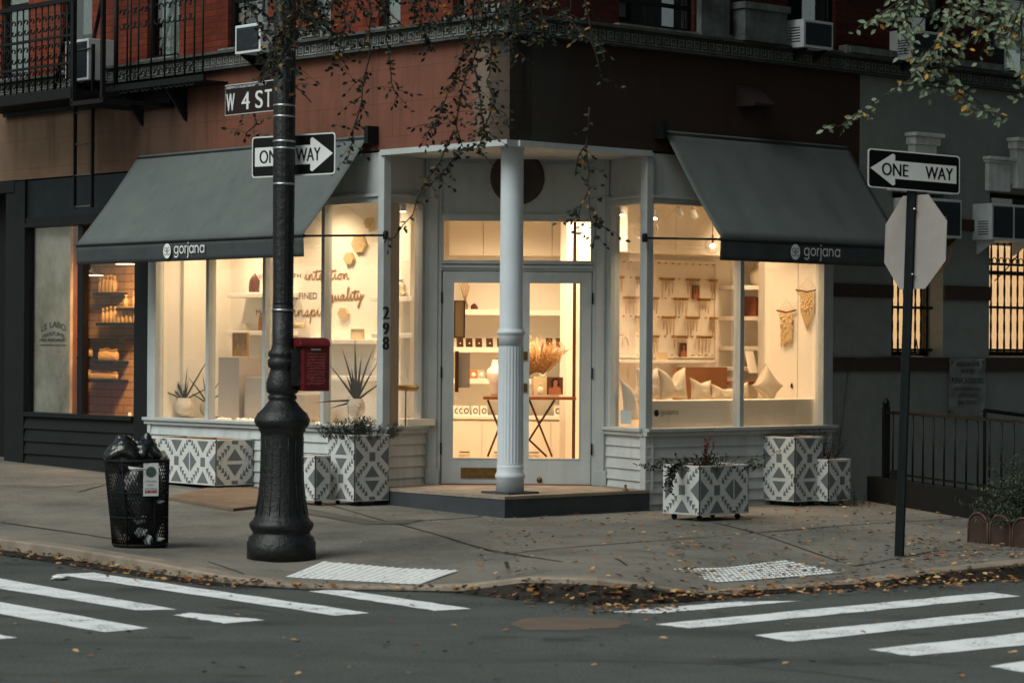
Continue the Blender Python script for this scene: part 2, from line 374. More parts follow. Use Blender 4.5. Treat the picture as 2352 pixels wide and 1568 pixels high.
# pavement
n = NT('pavement concrete')
c = n.ramp(n.noise(.9, 8, rough=.7), [(.3, s8(98, 97, 91)), (.7, s8(140, 138, 130))])
c = n.mix(n.ramp(n.noise(26, 6, rough=.9), [(.4, lin(.6, .6, .6)), (.56, lin(0, 0, 0))]), c, s8(70, 68, 64))
c = n.mix(n.ramp(n.noise(.6, 3, stretch=(1, .6, 1)), [(.45, lin(0, 0, 0)), (.6, lin(.45, .45, .45))]), c, s8(142, 134, 122))
c = n.mix(n.ramp(n.noise(55, 4, rough=.8), [(.45, lin(0, 0, 0)), (.75, lin(.35, .35, .35))]), c, s8(72, 70, 66))
c = n.mix(n.ramp(n.noise(2.6, 7, rough=.75), [(.52, lin(0, 0, 0)), (.7, lin(.5, .5, .5))]), c, s8(74, 68, 61))
vo = n.n('ShaderNodeTexVoronoi'); vo.inputs['Scale'].default_value = 9; n.l(n.co, vo.inputs['Vector'])
c = n.mix(n.math('MULTIPLY', n.ramp(vo.outputs['Distance'], [(.0, lin(1, 1, 1)), (.17, lin(.9, .9, .9)), (.2, lin(0, 0, 0))]), n.ramp(n.noise(1.9, 2), [(.55, lin(0, 0, 0)), (.6, lin(.5, .5, .5))])), c, s8(70, 68, 66))
n.col(c); n.rgh(.85); n.bump(n.noise(130, 4), .004); M_walk = n.m
M_curb = mat('curb stone', s8(142, 130, 116), .8, .35, 3, .004, 50)
n = NT('worn road paint')
f = n.math('ADD', n.noise(38, 6, rough=.8), n.math('MULTIPLY', n.noise(4, 4), .55))
n.col(n.ramp(f, [(.62, s8(112, 114, 112)), (.74, s8(226, 229, 231)), (1, s8(238, 240, 242))])); n.rgh(.7); n.bump(n.noise(150, 4), .003); M_paint = n.m
M_pad = mat('white tactile paving', s8(214, 214, 212), .7, .3, 12, .002, 60)
M_joint = mat('pavement joint', s8(52, 50, 46), .9, .2, 9)
M_plate = mat('worn ply board', s8(116, 98, 82), .8, .3, 3, .003, 30)
M_patch = mat('rust brown patch', s8(116, 96, 80), .85, .35, 2.6, .003, 60, c2=s8(88, 86, 82))
M_step = mat('dark grey step paint', s8(62, 66, 70), .6, .2, 5, .002, 40)
M_stept = mat('worn stone threshold', s8(150, 136, 122), .75, .35, 4, .003, 40)
# interior
M_wall = mat('warm white interior wall', lin(.80, .77, .70), .7, .02, 2)
M_wall2 = mat('cream cabinet', lin(.80, .76, .68), .5, .03, 2)
M_floor = mat('oak floor', s8(206, 170, 124), .4, .15, 3, .0005, 30)
M_shelfm = mat('white shelf', lin(.84, .81, .75), .5, .02, 3)
M_taupe = mat('taupe panel', s8(170, 160, 148), .8, .04, 6)
M_ink = mat('bronze lettering', s8(96, 66, 34), .5, .1, 10)
M_ink2 = mat('gold script lettering', s8(150, 108, 52), .45, .1, 10)
M_hex = mat('woven straw', s8(200, 178, 140), .8, .2, 30, .002, 160)
M_leafD = mat('dark plant leaves', s8(56, 58, 44), .5, .4, 18)
M_leafA = mat('snake plant leaves', s8(58, 52, 36), .5, .4, 18)
M_pot = mat('textured ceramic pot', s8(206, 198, 182), .7, .2, 40, .004, 90)
M_wood = mat('walnut', s8(128, 76, 44), .45, .25, 5, .0008, 30)
M_wood2 = mat('oak counter', s8(140, 98, 68), .5, .15, 4, .0005, 30)
M_bronz = mat('bronze frame', s8(92, 66, 40), .4, .2, 20, metal=.5)
M_pamp = mat('pampas plumes', s8(206, 164, 112), .8, .3, 20)
M_pill = mat('cream linen', s8(190, 180, 162), .85, .06, 30, .0015, 160)
M_pillb = mat('navy piping', s8(40, 42, 48), .8, .1, 30)
M_gold = mat('gold chain', s8(190, 150, 90), .4, .2, 30, metal=.7)
M_skin = mat('printed skin tone', s8(168, 106, 72), .6, .15, 20)
M_hair = mat('printed dark hair', s8(40, 26, 22), .6, .2, 20)
M_amber = mat('brown crystal', s8(98, 56, 44), .3, .6, 30, .004, 40)
M_mac = mat('macrame cotton', s8(222, 196, 150), .9, .2, 40, .003, 120)
M_stick = mat('driftwood', s8(120, 82, 48), .8, .3, 20)
M_bark = mat('bark', s8(58, 50, 42), .9, .3, 12, .006, 40)
M_lfg = mat('dark green leaves', s8(52, 66, 50), .55, .45, 6)
M_lfg2 = mat('olive green leaves', s8(92, 112, 84), .55, .4, 6)
M_lfy = mat('yellow autumn leaves', s8(196, 150, 66), .6, .25, 6)
M_lfo = mat('fallen brown leaves', s8(146, 98, 58), .8, .4, 9)
M_lfd = mat('fallen dark leaves', s8(74, 52, 38), .85, .4, 9)
M_lft = mat('fallen tan leaves', s8(186, 152, 104), .8, .3, 9)
M_soil = mat('soil', s8(62, 44, 34), .95, .3, 20, .01, 40)
M_plw = mat('white tile planter', s8(196, 198, 196), .6, .12, 5, .001, 60, streak=.2)
M_plg = mat('grey tile pattern', s8(102, 108, 110), .65, .15, 9)
M_plwood = mat('planter wood lining', s8(160, 120, 84), .8, .25, 5)
M_bag = mat('black bin bag', s8(10, 11, 12), .22, .3, 6, .012, 14, spec=.8)
M_paper = mat('crumpled paper', s8(150, 156, 158), .8, .2, 20, .004, 40)
M_acw = mat('off white air conditioner', s8(198, 206, 208), .5, .12, 6)
M_acd = mat('dark air conditioner grille', s8(46, 52, 58), .6, .25, 18)
M_glass = glass('shop window glass', (1, 1, 1, 1), .42)
M_gdark = glass('upper window glass', (.97, 1, 1, 1), .8)
M_curt = mat('pale curtain', s8(214, 224, 220), .9, .25, 3, .01, 9)
# ============================================================ ground
RZ = -.14
def Gz(p): # pavement height: it climbs along the left street and falls a little along the right one
    q = V((p[0], p[1], 0)) - C0; a = q.dot(uL); b = q.dot(uR)
    return .024 * max(a, 0)
gut = [(0, 1269, .12), (154, 1291, .12), (346, 1322, .11), (500, 1341, .07), (643, 1350, .035), (705, 1353.5, .03), (936, 1357, .03), (1060, 1361, .06), (1199, 1373, .15), (1300, 1381, .17), (1372, 1384, .17), (1500, 1382, .12), (1641, 1373, .03), (1760, 1360, .03), (1978, 1345, .03), (2100, 1339, .07), (2209, 1333, .1), (2352, 1324, .12)]
gp = [onz(x, y, RZ) for x, y, h in gut]; gh = [h for *_, h in gut]
gp = [gp[0] + uL * 30] + gp + [gp[-1] + uR * 30]; gh = [.12] + gh + [.12]
def inn(i):
    a = gp[max(i - 1, 0)]; b = gp[min(i + 1, len(gp) - 1)]; d = (b - a).normalized(); return V((-d.y, d.x, 0))
# mates on the building line
mates = []
nm = len(gp); mid = 9
for i in range(nm):
    if i == 0: mates.append(FL.p(44, .4, 0))
    elif i == nm - 1: mates.append(FRt.p(44, .4, 0))
    elif i <= mid: mates.append(FL.p(12.5 * (1 - (i - 1) / (mid - 1)) ** 1.1, .4 if i < mid else .3, 0))
    else: mates.append(FRt.p(12.5 * ((i - mid) / (nm - 2 - mid)) ** 1.1, .4, 0))
mb = MB(); NR = 10; rows = []
for i in range(nm):
    q = gp[i] + inn(i) * .17; q.z = RZ + gh[i]; mt_ = mates[i]; r = []
    for k in range(NR + 1):
        f = (k / NR) ** .8; p = q.lerp(mt_, f); p.z = q.z + (Gz(p) - q.z) * min(1, f * 2.2); r.append(p)
    rows.append(r)
vs = [p for r in rows for p in r]
fs = [(i * (NR + 1) + k, (i + 1) * (NR + 1) + k, (i + 1) * (NR + 1) + k + 1, i * (NR + 1) + k + 1) for i in range(nm - 1) for k in range(NR)]
bvh = BVHTree.FromPolygons(vs, fs)
mb.add(vs, fs); mb.build('sidewalk', M_walk, kind='structure')
road = MB(); road.add([V((-400, -300, RZ)), V((400, -300, RZ)), V((400, 500, RZ)), V((-400, 500, RZ))], [(0, 1, 2, 3)]); road.build('road', M_road, kind='structure')
mb = MB()
cs = []
for i in range(nm):
    o_ = gp[i]; t_ = inn(i); zt = RZ + gh[i] + .003
    cs.append([o_ + V((0, 0, -.02)), V((o_.x, o_.y, zt - .015)), V((o_.x, o_.y, zt)) + t_ * .02, V((o_.x, o_.y, zt)) + t_ * .18, V((o_.x, o_.y, RZ - .02)) + t_ * .18])
n5 = 5; vs = [p for r in cs for p in r]
mb.add(vs, [(i * n5 + k, (i + 1) * n5 + k, (i + 1) * n5 + k + 1, i * n5 + k + 1) for i in range(nm - 1) for k in range(n5 - 1)])
mb.build('curb', M_curb, kind='structure')
def gnd(x, y):
    h = bvh.ray_cast(CAM, ray(x, y).normalized()); return h[0] if h[0] is not None else onz(x, y, RZ)
def gz(p):
    h = bvh.ray_cast(V((p[0], p[1], 5)), V((0, 0, -1))); return h[0].z if h[0] is not None else RZ
def strip(pts, w):
    m_ = MB()
    P = []
    for i in range(len(pts) - 1):
        a, b = gnd(*pts[i]), gnd(*pts[i + 1]); k = max(2, int((b - a).length / .3))
        for j in range(k + (i == len(pts) - 2)): P.append(a.lerp(b, j / k))
    vs = []
    for i, p in enumerate(P):
        d = (P[min(i + 1, len(P) - 1)] - P[max(i - 1, 0)]); d.z = 0; d.normalize(); s_ = V((-d.y, d.x, 0)) * w / 2 * U(.7, 1.2)
        for q in (p - s_, p + s_): vs.append(V((q.x, q.y, gz(q) + .004)))
    m_.add(vs, [(2 * i, 2 * i + 2, 2 * i + 3, 2 * i + 1) for i in range(len(P) - 1)]); return m_
for k, pts in enumerate([[(690, 1140), (937, 1209), (1120, 1262), (1291, 1336)], [(1160, 1273), (1743, 1223), (1990, 1203), (2210, 1190)], [(1162, 1290), (1166, 1342)], [(1417, 1283), (1485, 1335)], [(0, 1117), (130, 1118), (240, 1110)], [(180, 1130), (245, 1112)], [(937, 1197), (1105, 1186)], [(0, 1235), (200, 1262), (390, 1290), (560, 1318)], [(1960, 1300), (2150, 1265), (2352, 1262)], [(1640, 1200), (1930, 1290)]]):
    strip(pts, .026).build('sidewalk_joint', M_joint, kind='structure')
# crosswalk bars
def flat(pts, name, mt, z, onr=True, n_=14, rag=.012, grow=0, **kw):
    P = [onz(x, y, RZ) if onr else gnd(x, y) for x, y in pts]; out = []
    for i in range(len(P)):
        a, b = P[i], P[(i + 1) % len(P)]
        for j in range(n_):
            q = a.lerp(b, j / n_) + V((U(-rag, rag), U(-rag, rag), 0)); out.append(V((q.x, q.y, (RZ if onr else gz(q)) + z)))
    c = sum(out, V((0, 0, 0))) / len(out)
    m_ = MB(); m_.add([V((p.x, p.y, p.z)) for p in out], [tuple(range(len(out)))]); return m_.build(name, mt, **kw)
bars = [[(128, 1319), (212, 1315), (850, 1408), (772, 1414)], [(-300, 1304), (-220, 1290), (406, 1400), (312, 1401.5)], [(-400, 1337), (-300, 1328), (341, 1443), (235, 1452)],
        [(-400, 1408), (-300, 1400), (41, 1465), (-60, 1472)], [(400, 1413), (435, 1407), (612, 1424), (516, 1432)], [(711, 1358), (782, 1353.5), (1082, 1398), (1001, 1403)],
        [(1402, 1405.5), (1503, 1409), (1843, 1380), (1688, 1382)], [(1506, 1434), (1584, 1443), (2344, 1369.6), (2275, 1360.4)], [(1730, 1459), (1817, 1473.6), (2600, 1392), (2540, 1381)],
        [(1998, 1492), (2094, 1507), (2760, 1443), (2700, 1415)], [(2271, 1530), (2420, 1556), (2900, 1500), (2800, 1455)]]
for b in bars: flat(b, 'crosswalk_stripe', M_paint, .004, kind='structure')
flat([(1171, 1432), (1200, 1420), (1290, 1416), (1400, 1420), (1445, 1430), (1420, 1441), (1300, 1448), (1210, 1447)], 'road_patch', M_patch, .003, n_=6, rag=.035, kind='structure')
flat([(700, 1166), (860, 1196), (975, 1193), (935, 1202), (840, 1204), (700, 1180)], 'sidewalk_patch', mat('darker concrete', s8(88, 88, 84), .85, .2, 5, .002, 60), .004, onr=False, n_=6, rag=.01, kind='structure')
# plywood-coloured plate over the cellar hatch
pl = [gnd(*q) for q in [(387, 1148), (536, 1174), (660, 1160), (700, 1140), (600, 1121), (470, 1126)]]
mb = MB(); n_ = len(pl); P = [p + V((0, 0, .004)) for p in pl] + [p + V((0, 0, .03)) for p in pl]
mb.add(P, [tuple(range(n_)), tuple(range(2 * n_ - 1, n_ - 1, -1))] + [(i, (i + 1) % n_, n_ + (i + 1) % n_, n_ + i) for i in range(n_)])
mb.build('hatch_cover', M_plate, label='brown worn board covering a hatch in the sidewalk in front of the long planter', cat='hatch cover')
# tactile pads with truncated domes
for nme, q, lab in (('l', [(655, 1325), (742, 1290), (1055, 1311), (965, 1342)], 'white bumpy tactile pad at the curb right of the lamppost base'), ('r', [(1541, 1307), (1801, 1287), (1936, 1316), (1649, 1338)], 'white bumpy tactile pad at the curb between planter and sign pole')):
    c4 = [gnd(*p) for p in q]; root = thing('tactile_pad', sum(c4, V((0, 0, 0))) / 4, lab, 'tactile pad', 'white tactile pads on the curb ramps')
    mb = MB()
    def bl(u_, v_): a = c4[0].lerp(c4[1], v_); b = c4[3].lerp(c4[2], v_); q_ = a.lerp(b, u_); return V((q_.x, q_.y, gz(q_)))
    K = 8
    vs = [bl(i / K, j / K) + V((0, 0, .005)) for i in range(K + 1) for j in range(K + 1)]
    mb.add(vs, [(i * (K + 1) + j, (i + 1) * (K + 1) + j, (i + 1) * (K + 1) + j + 1, i * (K + 1) + j + 1) for i in range(K) for j in range(K)]); mb.build('pad', M_pad if nme == 'l' else mat('worn tactile grey', s8(150, 150, 148), .8, .3, 12), root)
    mb = MB(); W_ = (c4[3] - c4[0]).length; H_ = (c4[1] - c4[0]).length; nu, nv = int(W_ / .062), int(H_ / .062)
    for i in range(nu):
        for j in range(nv):
            if R() < .05: continue
            p = bl((i + .5) / nu, (j + .5) / nv) + V((0, 0, .004)); r = .021
            mb.add([p + V((math.cos(a) * r, math.sin(a) * r, 0)) for a in [k * math.pi / 3 for k in range(6)]] + [p + V((math.cos(a) * r * .6, math.sin(a) * r * .6, .008)) for a in [k * math.pi / 3 for k in range(6)]], [(k, (k + 1) % 6, 6 + (k + 1) % 6, 6 + k) for k in range(6)] + [(6, 7, 8, 9, 10, 11)])
    mb.build('domes', M_signw, root, recalc=False, kind='stuff')
# ============================================================ corner building
WB = thing('corner_building', C0, 'corner brick building with white corner shopfront, painted red brown band and sooty cornice', 'building')
Zd = 27.7
XL0 = at(975, 800, Zd).x; XR0 = at(1397, 800, Zd).x
FD = Fr((0, Zd), (1, 0), (0, 1))
TP = 1.93 # posts along each street
ZF, ZB, ZC0, ZC1 = 3.72, 3.70, 4.76, 4.96 # band bottom, beam, cornice
PL_, PR_ = FL.p(TP, 0, 0), FRt.p(TP, 0, 0)
FRL = Fr(PL_, V((XL0, Zd, 0)) - PL_, flip=False); FRL.N = V((FRL.U.y, -FRL.U.x, 0)); 
if FRL.N.x > 0: FRL.N = -FRL.N
FRR = Fr(PR_, V((XR0, Zd, 0)) - PR_); FRR.N = V((FRR.U.y, -FRR.U.x, 0))
if FRR.N.x < 0: FRR.N = -FRR.N
LRL, LRR = (V((XL0, Zd, 0)) - PL_).length, (V((XR0, Zd, 0)) - PR_).length
TRG = FRt.t(1975, 0, 250) # where the red brown band ends and the grey wall starts
TWL = FL.t(342, 0, 960); TWR = FRt.t(1908, 0, 960)
tend = 14
# fascia
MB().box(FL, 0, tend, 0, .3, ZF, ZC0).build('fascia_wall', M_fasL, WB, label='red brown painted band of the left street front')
MB().box(FRt, 0, TRG, .0, .3, ZF, ZC0).build('fascia_wall', M_fasR, WB, label='red brown painted band of the right street front, shade put into its colour')
# upper brick walls with window openings  (x0,x1 in picture, z bottom, z top)
def wall_open(F, t0, t1, z0, z1, ops, mt, name, parent, depth=.3, d0=0, label=None):
    ops = sorted(ops); mb = MB(); t = t0
    for a, b, c, d in ops:
        mb.box(F, t, a, d0, d0 + depth, z0, z1)
        if c > z0: mb.box(F, a, b, d0, d0 + depth, z0, c)
        if d < z1: mb.box(F, a, b, d0, d0 + depth, d, z1)
        t = b
    mb.box(F, t, t1, d0, d0 + depth, z0, z1)
    return mb.build(name, mt, parent, label=label)
ZT = 8.4; SW = ZC1
def op(F, x0, x1, z0=None, z1=7.2):
    a, b = F.t(x0, 0, 60), F.t(x1, 0, 60)
    return (min(a, b), max(a, b), z0 if z0 else SW + .03, z1)
opsL = [op(FL, 0, 62), op(FL, 140, 208), op(FL, 335, 408), op(FL, 520, 612), op(FL, 700, 756), op(FL, 866, 916), op(FL, 1036, 1066)]
opsR = [op(FRt, 1425, 1598), op(FRt, 1812, 1922), op(FRt, 2058, 2175), op(FRt, 2284, 2395)]
TRB = TRG + 9
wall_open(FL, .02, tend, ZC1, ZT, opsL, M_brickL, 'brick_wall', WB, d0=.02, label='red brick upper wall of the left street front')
wall_open(FRt, .02, TRB, ZC1, ZT, opsR, M_brickR, 'brick_wall', WB, d0=.02, label='red brick upper wall of the right street front, shade put into its colour')
# cornice with greek key
def key_unit(F, mb, t, z, s, d):
    w = s * .11
    for a, b, c, e in ((0, .12, 0, 1), (.12, .8, .88, 1), (.68, .8, .3, .88), (.32, .68, .3, .42), (.32, .44, .42, .66), (.8, 1, 0, .12), (0.12, .8, 0, .12)):
        mb.box(F, t + a * s, t + b * s, d - .008, d + .002, z + c * s, z + e * s)
for F, t1, lab in ((FL, tend, 'left'), (FRt, TRB, 'right')):
    mb = MB(); mb.box(F, -.1, t1, -.10, .05, ZC0, ZC0 + .022); mb.box(F, -.08, t1, -.075, .05, ZC0 + .022, ZC1 - .03); mb.box(F, -.14, t1, -.14, .05, ZC1 - .03, ZC1)
    co = mb.build('cornice', M_corn, WB)
    mb = MB(); t = 0
    while t < t1 - .2: key_unit(F, mb, t, ZC0 + .035, .1, -.075); t += .115
    mb.build('key_ornament', M_corn2, co)
# upper windows: frame, pane, curtain
def upper_window(F, o, parent, curt=None, frame=M_black, sash=None, sill=True, cmat=M_curt, rail=.9):
    a, b, z0, z1 = o; mb = MB(); w = .05
    mb.box(F, a, a + w, .07, .12, z0, z1); mb.box(F, b - w, b, .07, .12, z0, z1); mb.box(F, a + w, b - w, .07, .12, z0, z0 + w); mb.box(F, a + w, b - w, .07, .12, z1 - w, z1); mb.box(F, a + w, b - w, .075, .115, z0 + rail, z0 + rail + .04)
    fr = mb.build('window', frame, parent)
    MB().box(F, a + w, b - w, .095, .098, z0 + w, z1 - w).build('pane', M_gdark, fr)
    if curt is not None:
        c0, c1, zb = curt; mb = MB(); K = 24
        for s_ in range(K):
            u0, u1 = a + w + (b - a - 2 * w) * (c0 + (c1 - c0) * s_ / K), a + w + (b - a - 2 * w) * (c0 + (c1 - c0) * (s_ + 1) / K)
            d0, d1 = .125 + .012 * math.sin(s_ * 1.3), .125 + .012 * math.sin((s_ + 1) * 1.3)
            mb.add([F.p(u0, d0, z0 + zb), F.p(u1, d1, z0 + zb), F.p(u1, d1, z1), F.p(u0, d0, z1)], [(0, 1, 2, 3)], True)
        mb.build('curtain', cmat, fr, recalc=False)
    MB().box(F, a - .1, b + .1, .6, .62, z0 - .1, z1 + .1).build('room_backing', M_void, fr)
    if sill: MB().box(F, a - .08, b + .08, -.06, .14, z0 - .04, z0 + .005).build('sill', M_corn2, fr)
    return fr
M_cury = mat('yellowed blind', s8(206, 190, 148), .9, .2, 3)
upper_window(FL, opsL[6 - 6], WB, (0, 1, .1)); 
cur = {0: (0, 1, .35), 1: (0, .4, .6), 2: (0, .8, .02), 3: (0, 1, .52), 4: (.1, .6, .3), 5: (0, 1, .02), 6: (0, 1, .3)}
for i in range(1, 7): upper_window(FL, opsL[i], WB, cur[i], cmat=M_cury if i == 3 else M_curt, rail=(.52 if i == 3 else .9))
upper_window(FRt, opsR[0], WB, (0, .14, .1), rail=.25); upper_window(FRt, opsR[1], WB, (.05, 1, .62), rail=.58); upper_window(FRt, opsR[2], WB, (0, 1, .58), rail=.53); upper_window(FRt, opsR[3], WB, (0, .9, .3))
# extra mullions of the wide dark window
mb = MB()
for x in (1480, 1512, 1552): a = FRt.t(x, .13, 30); mb.box(FRt, a - .02, a + .02, .12, .14, SW + .05, 7.1)
mb.build('window_mullion', M_corn, WB)
# carved panels / pilasters on the ledge
for F, x0, x1, yb, yt, d in ((FRt, 1603, 1668, 86, -40, -.05), (FRt, 1686, 1782, 92, 22, -.16)):
    a, zb = F.hit(x0, yb, 0); b, _ = F.hit(x1, yb, 0)
    mb = MB(); z0 = SW; z1 = F.z(x0, yt, 0); mb.box(F, a, b, d, .02, z0 + .03, z1); mb.box(F, a - .03, b + .03, d - .03, .02, z0, z0 + .05); mb.box(F, a - .03, b + .03, d - .03, .02, z1, z1 + .07)
    mb.build('stone_panel', M_wstone, WB)
for x0, x1 in ((705, 757), (1125, 1165), (1930, 2045), (2180, 2290)):
    F = FL if x0 < 1176 else FRt; a, b = sorted((F.t(x0, 0, 60), F.t(x1, 0, 60))); mb = MB(); mb.box(F, a, b, -.1, .02, SW, SW + .1); mb.box(F, a + .04, b - .04, -.12, -.1, SW + .02, SW + .08); mb.build('carved_block', M_corn2, WB)
# roof and back of the upper storeys so that the block is closed
mb = MB(); mb.slab([FL.p(0, .3, 0), FL.p(tend, .3, 0), FL.p(tend, 3, 0) + V((0, 6, 0)), FRt.p(TRB, 3, 0) + V((0, 6, 0)), FRt.p(TRB, .3, 0)], ZT, ZT + .2); mb.build('roof', M_void, WB)
# small dark wedge standing out from the right band
mb = MB(); a, z = FRt.hit(1690, 218, 0); b, _ = FRt.hit(1738, 218, 0); mb.prism(Fr(FRt.p(a, 0, 0), FRt.N * -1, FRt.U), [(0, z + .12), (.28, z - .1), (.28, z - .13), (0, z - .13)], 0, b - a); mb.build('dark_wedge', mat('dark brown wedge', s8(40, 30, 28), .8, .2, 6), WB)
# ---- white shopfront
ZFl0 = .2
ZS, ZW1 = .845, 3.18   # sill top, top of the glass
def clap(F, t0, t1, zb, zt, name='clapboard', mt=None, parent=None, h=.118, prot=.022, zfun=None):
    mb = MB(); z = zt
    while z > zb:
        z2 = max(z - h, zb)
        a = [F.p(t0, 0, z), F.p(t1, 0, z), F.p(t1, -prot, z2 + .004), F.p(t0, -prot, z2 + .004), F.p(t0, -.004, z2), F.p(t1, -.004, z2), F.p(t1, .06, z2), F.p(t0, .06, z2), F.p(t0, .06, z), F.p(t1, .06, z)]
        j = U(-.0015, .0015)
        mb.add([p + F.N * j for p in a], [(0, 1, 2, 3), (3, 2, 5, 4), (4, 5, 6, 7), (0, 8, 9, 1), (0, 3, 4, 7, 8), (1, 9, 6, 5, 2)])
        z = z2
    return mb.build(name, mt or M_white2, parent or WB)
clap(FL, TP, TWL, -.1, ZS - .08); clap(FRt, TP, TWR, -.2, ZS - .08)
clap(FRL, .06, LRL + .01, .19, ZS - .08); clap(FRR, .06, LRR + .01, .19, ZS - .08)
for F, L_ in ((FRL, LRL), (FRR, LRR)): mb = MB(); mb.box(F, .0, L_ + .06, .062, .09, ZFl0, ZS - .04); mb.box(F, L_ - .02, L_ + .06, .085, .12, ZS - .04, 3.68); mb.build('lining_board', M_white, WB)
# corner boards under the posts and at the outer ends
def post_at(P, w, z0, z1, name='post', mt=None, rot=0, parent=None):
    f = Fr(P, (math.cos(rot), math.sin(rot))); return bev(MB().box(f, -w / 2, w / 2, -w / 2, w / 2, z0, z1).build(name, mt or M_white, parent or WB), .006)
ra = math.atan2(uR.y, uR.x)
for P, s_ in ((PL_, 1), (PR_, -1)):
    q = P + V((0, .035, 0)); post_at(q, .10, ZS, ZB, rot=ra)
    post_at(q, .085, -.05, ZS - .07, name='corner_board', rot=ra)
for F, T in ((FL, TWL), (FRt, TWR)):
    bev(MB().box(F, T - .16, T, -.03, .09, ZS, ZF + .0 - .02).build('post', M_white, WB), .006)
    bev(MB().box(F, T - .07, T - .002, -.028, .06, -.15, ZS - .075).build('corner_board', M_white2, WB), .004)
# sills
for F, a, b in ((FL, TP - .03, TWL + .04), (FRt, TP - .03, TWR + .05), (FRL, .0, LRL), (FRR, .0, LRR)):
    mb = MB(); mb.box(F, a, b, -.075, .12, ZS - .035, ZS); mb.box(F, a, b, -.045, .10, ZS - .08, ZS - .035); bev(mb.build('sill', M_white, WB), .004)
# heads above the glass
def head(F, a, b, z0=ZW1):
    mb = MB(); mb.box(F, a, b, .0, .08, z0, z0 + .06); mb.box(F, a, b, -.03, .09, z0 + .06, z0 + .09); mb.box(F, a, b, .015, .08, z0 + .09, ZF - .02)
    mb.build('header_panel', M_white, WB)
head(FL, TP + .05, TWL - .16); head(FRt, TP + .05, TWR - .16); head(FRL, .05, LRL + .03); head(FRR, .05, LRR + .03)
# beam round the entrance and its ceiling
mb = MB(); mb.box(FL, -.02, TP + .02, -.05, .10, ZB - .04, ZF - .002); mb.box(FRt, .10, TP + .02, -.05, .10, ZB - .04, ZF - .002); mb.build('entrance_beam', M_white, WB)
MB().slab([FL.p(.0, .09, 0), FL.p(TP, .09, 0), V((XL0, Zd + .1, 0)), V((XR0, Zd + .1, 0)), FRt.p(TP, .09, 0)], ZB - .02, ZB + .012).build('entrance_ceiling', M_white2, WB)
# mullions
def mull(F, x, w, mt=M_white, parent=WB):
    a = F.t(x, 0, 800); return MB().box(F, a - w / 2, a + w / 2, -.01, .09, ZS, ZW1).build('mullion', mt, parent)
for x in (477, 607, 742): mull(FL, x, .055)
mull(FRt, 1703, .06)
def pane(F, a, b, z0, z1, d=.05, mt=None, name='window_pane', parent=None): return MB().box(F, a, b, d, d + .006, z0, z1).build(name, mt or M_glass, parent or WB)
xs = [FL.t(x, 0, 800) for x in (742, 607, 477)]
ed = [TP + .05] + xs + [TWL - .16]
for a, b in zip(ed[:-1], ed[1:]): pane(FL, a + .028, b - .028, ZS, ZW1)
ed = [TP + .05, FRt.t(1703, 0, 800), TWR - .16]
for a, b in zip(ed[:-1], ed[1:]): pane(FRt, a + .031, b - .031, ZS, ZW1)
pane(FRL, .07, LRL - .06, ZS, ZW1); pane(FRR, .07, LRR - .06, ZS, ZW1)
for F, L_ in ((FRL, LRL), (FRR, LRR)): MB().box(F, L_ - .055, L_, -.0, .08, ZS, ZW1).build('post', M_white, WB)
# door wall
def zD(y, x=1180): return FD.z(x, y, 0)
def xD(x): return FD.t(x, 0, 800)
ZST = .215
mb = MB()
for x0, x1 in ((975, 1013), (1360, 1397)):
    mb.box(FD, xD(x0), xD(x1), 0, .12, ZST, ZB); mb.box(FD, xD(x0) + .04, xD(x1) - .04, -.02, .0, ZST, ZB); mb.box(FD, xD(x0) + .015, xD(x1) - .015, -.03, 0, ZST, ZST + .16)
bev(mb.build('door_jamb', M_white, WB), .004)
mb = MB(); a, b = xD(1013), xD(1360)
mb.box(FD, a, b, .02, .12, zD(508), ZB); mb.box(FD, a, b, -.015, .02, zD(508), zD(492))       # panel above the transom
mb.box(FD, a, b, .0, .10, zD(622), zD(598)); mb.box(FD, a, b, -.03, .0, zD(606), zD(600)); mb.box(FD, a, b, -.02, .0, zD(616), zD(610))
mb.box(FD, a, a + .02, .0, .1, zD(598), zD(508)); mb.box(FD, b - .02, b, 0, .1, zD(598), zD(508)); mb.box(FD, a - .03, a + .035, .05, .08, ZST + .012, zD(622)); mb.box(FD, b - .035, b + .03, .05, .08, ZST + .012, zD(622)); mb.box(FD, a, b, .05, .08, zD(632), zD(622)); mb.build('door_head', M_white, WB)
for y0, y1, x0, x1 in ((500, 353, 1000, 1372),):
    mb = MB(); A, B, z0, z1 = xD(x0) + .03, xD(x1) - .03, zD(y0) + .02, ZB - .06
    for q in ((A, B, z0, z0 + .018), (A, B, z1 - .018, z1), (A, A + .018, z0, z1), (B - .018, B, z0, z1)): mb.box(FD, q[0], q[1], .004, .021, q[2], q[3])
    mb.build('panel_moulding', M_white, WB)
mb = MB(); c = FD.p(xD(1186), .018, zD(408)); mb.lathe(c, [(.0, 0), (.27, 0), (.29, .01), (.28, .03), (.24, .035), (.22, .028), (.12, .03), (.1, .05), (.0, .05)], 40, axis=(0, -1, 0), cap=False); mb.build('round_medallion', mat('dark brown medallion', s8(70, 60, 56), .7, .2, 8, .003, 30), WB)
pane(FD, a + .02, b - .02, zD(597), zD(518), .05, name='transom_pane')
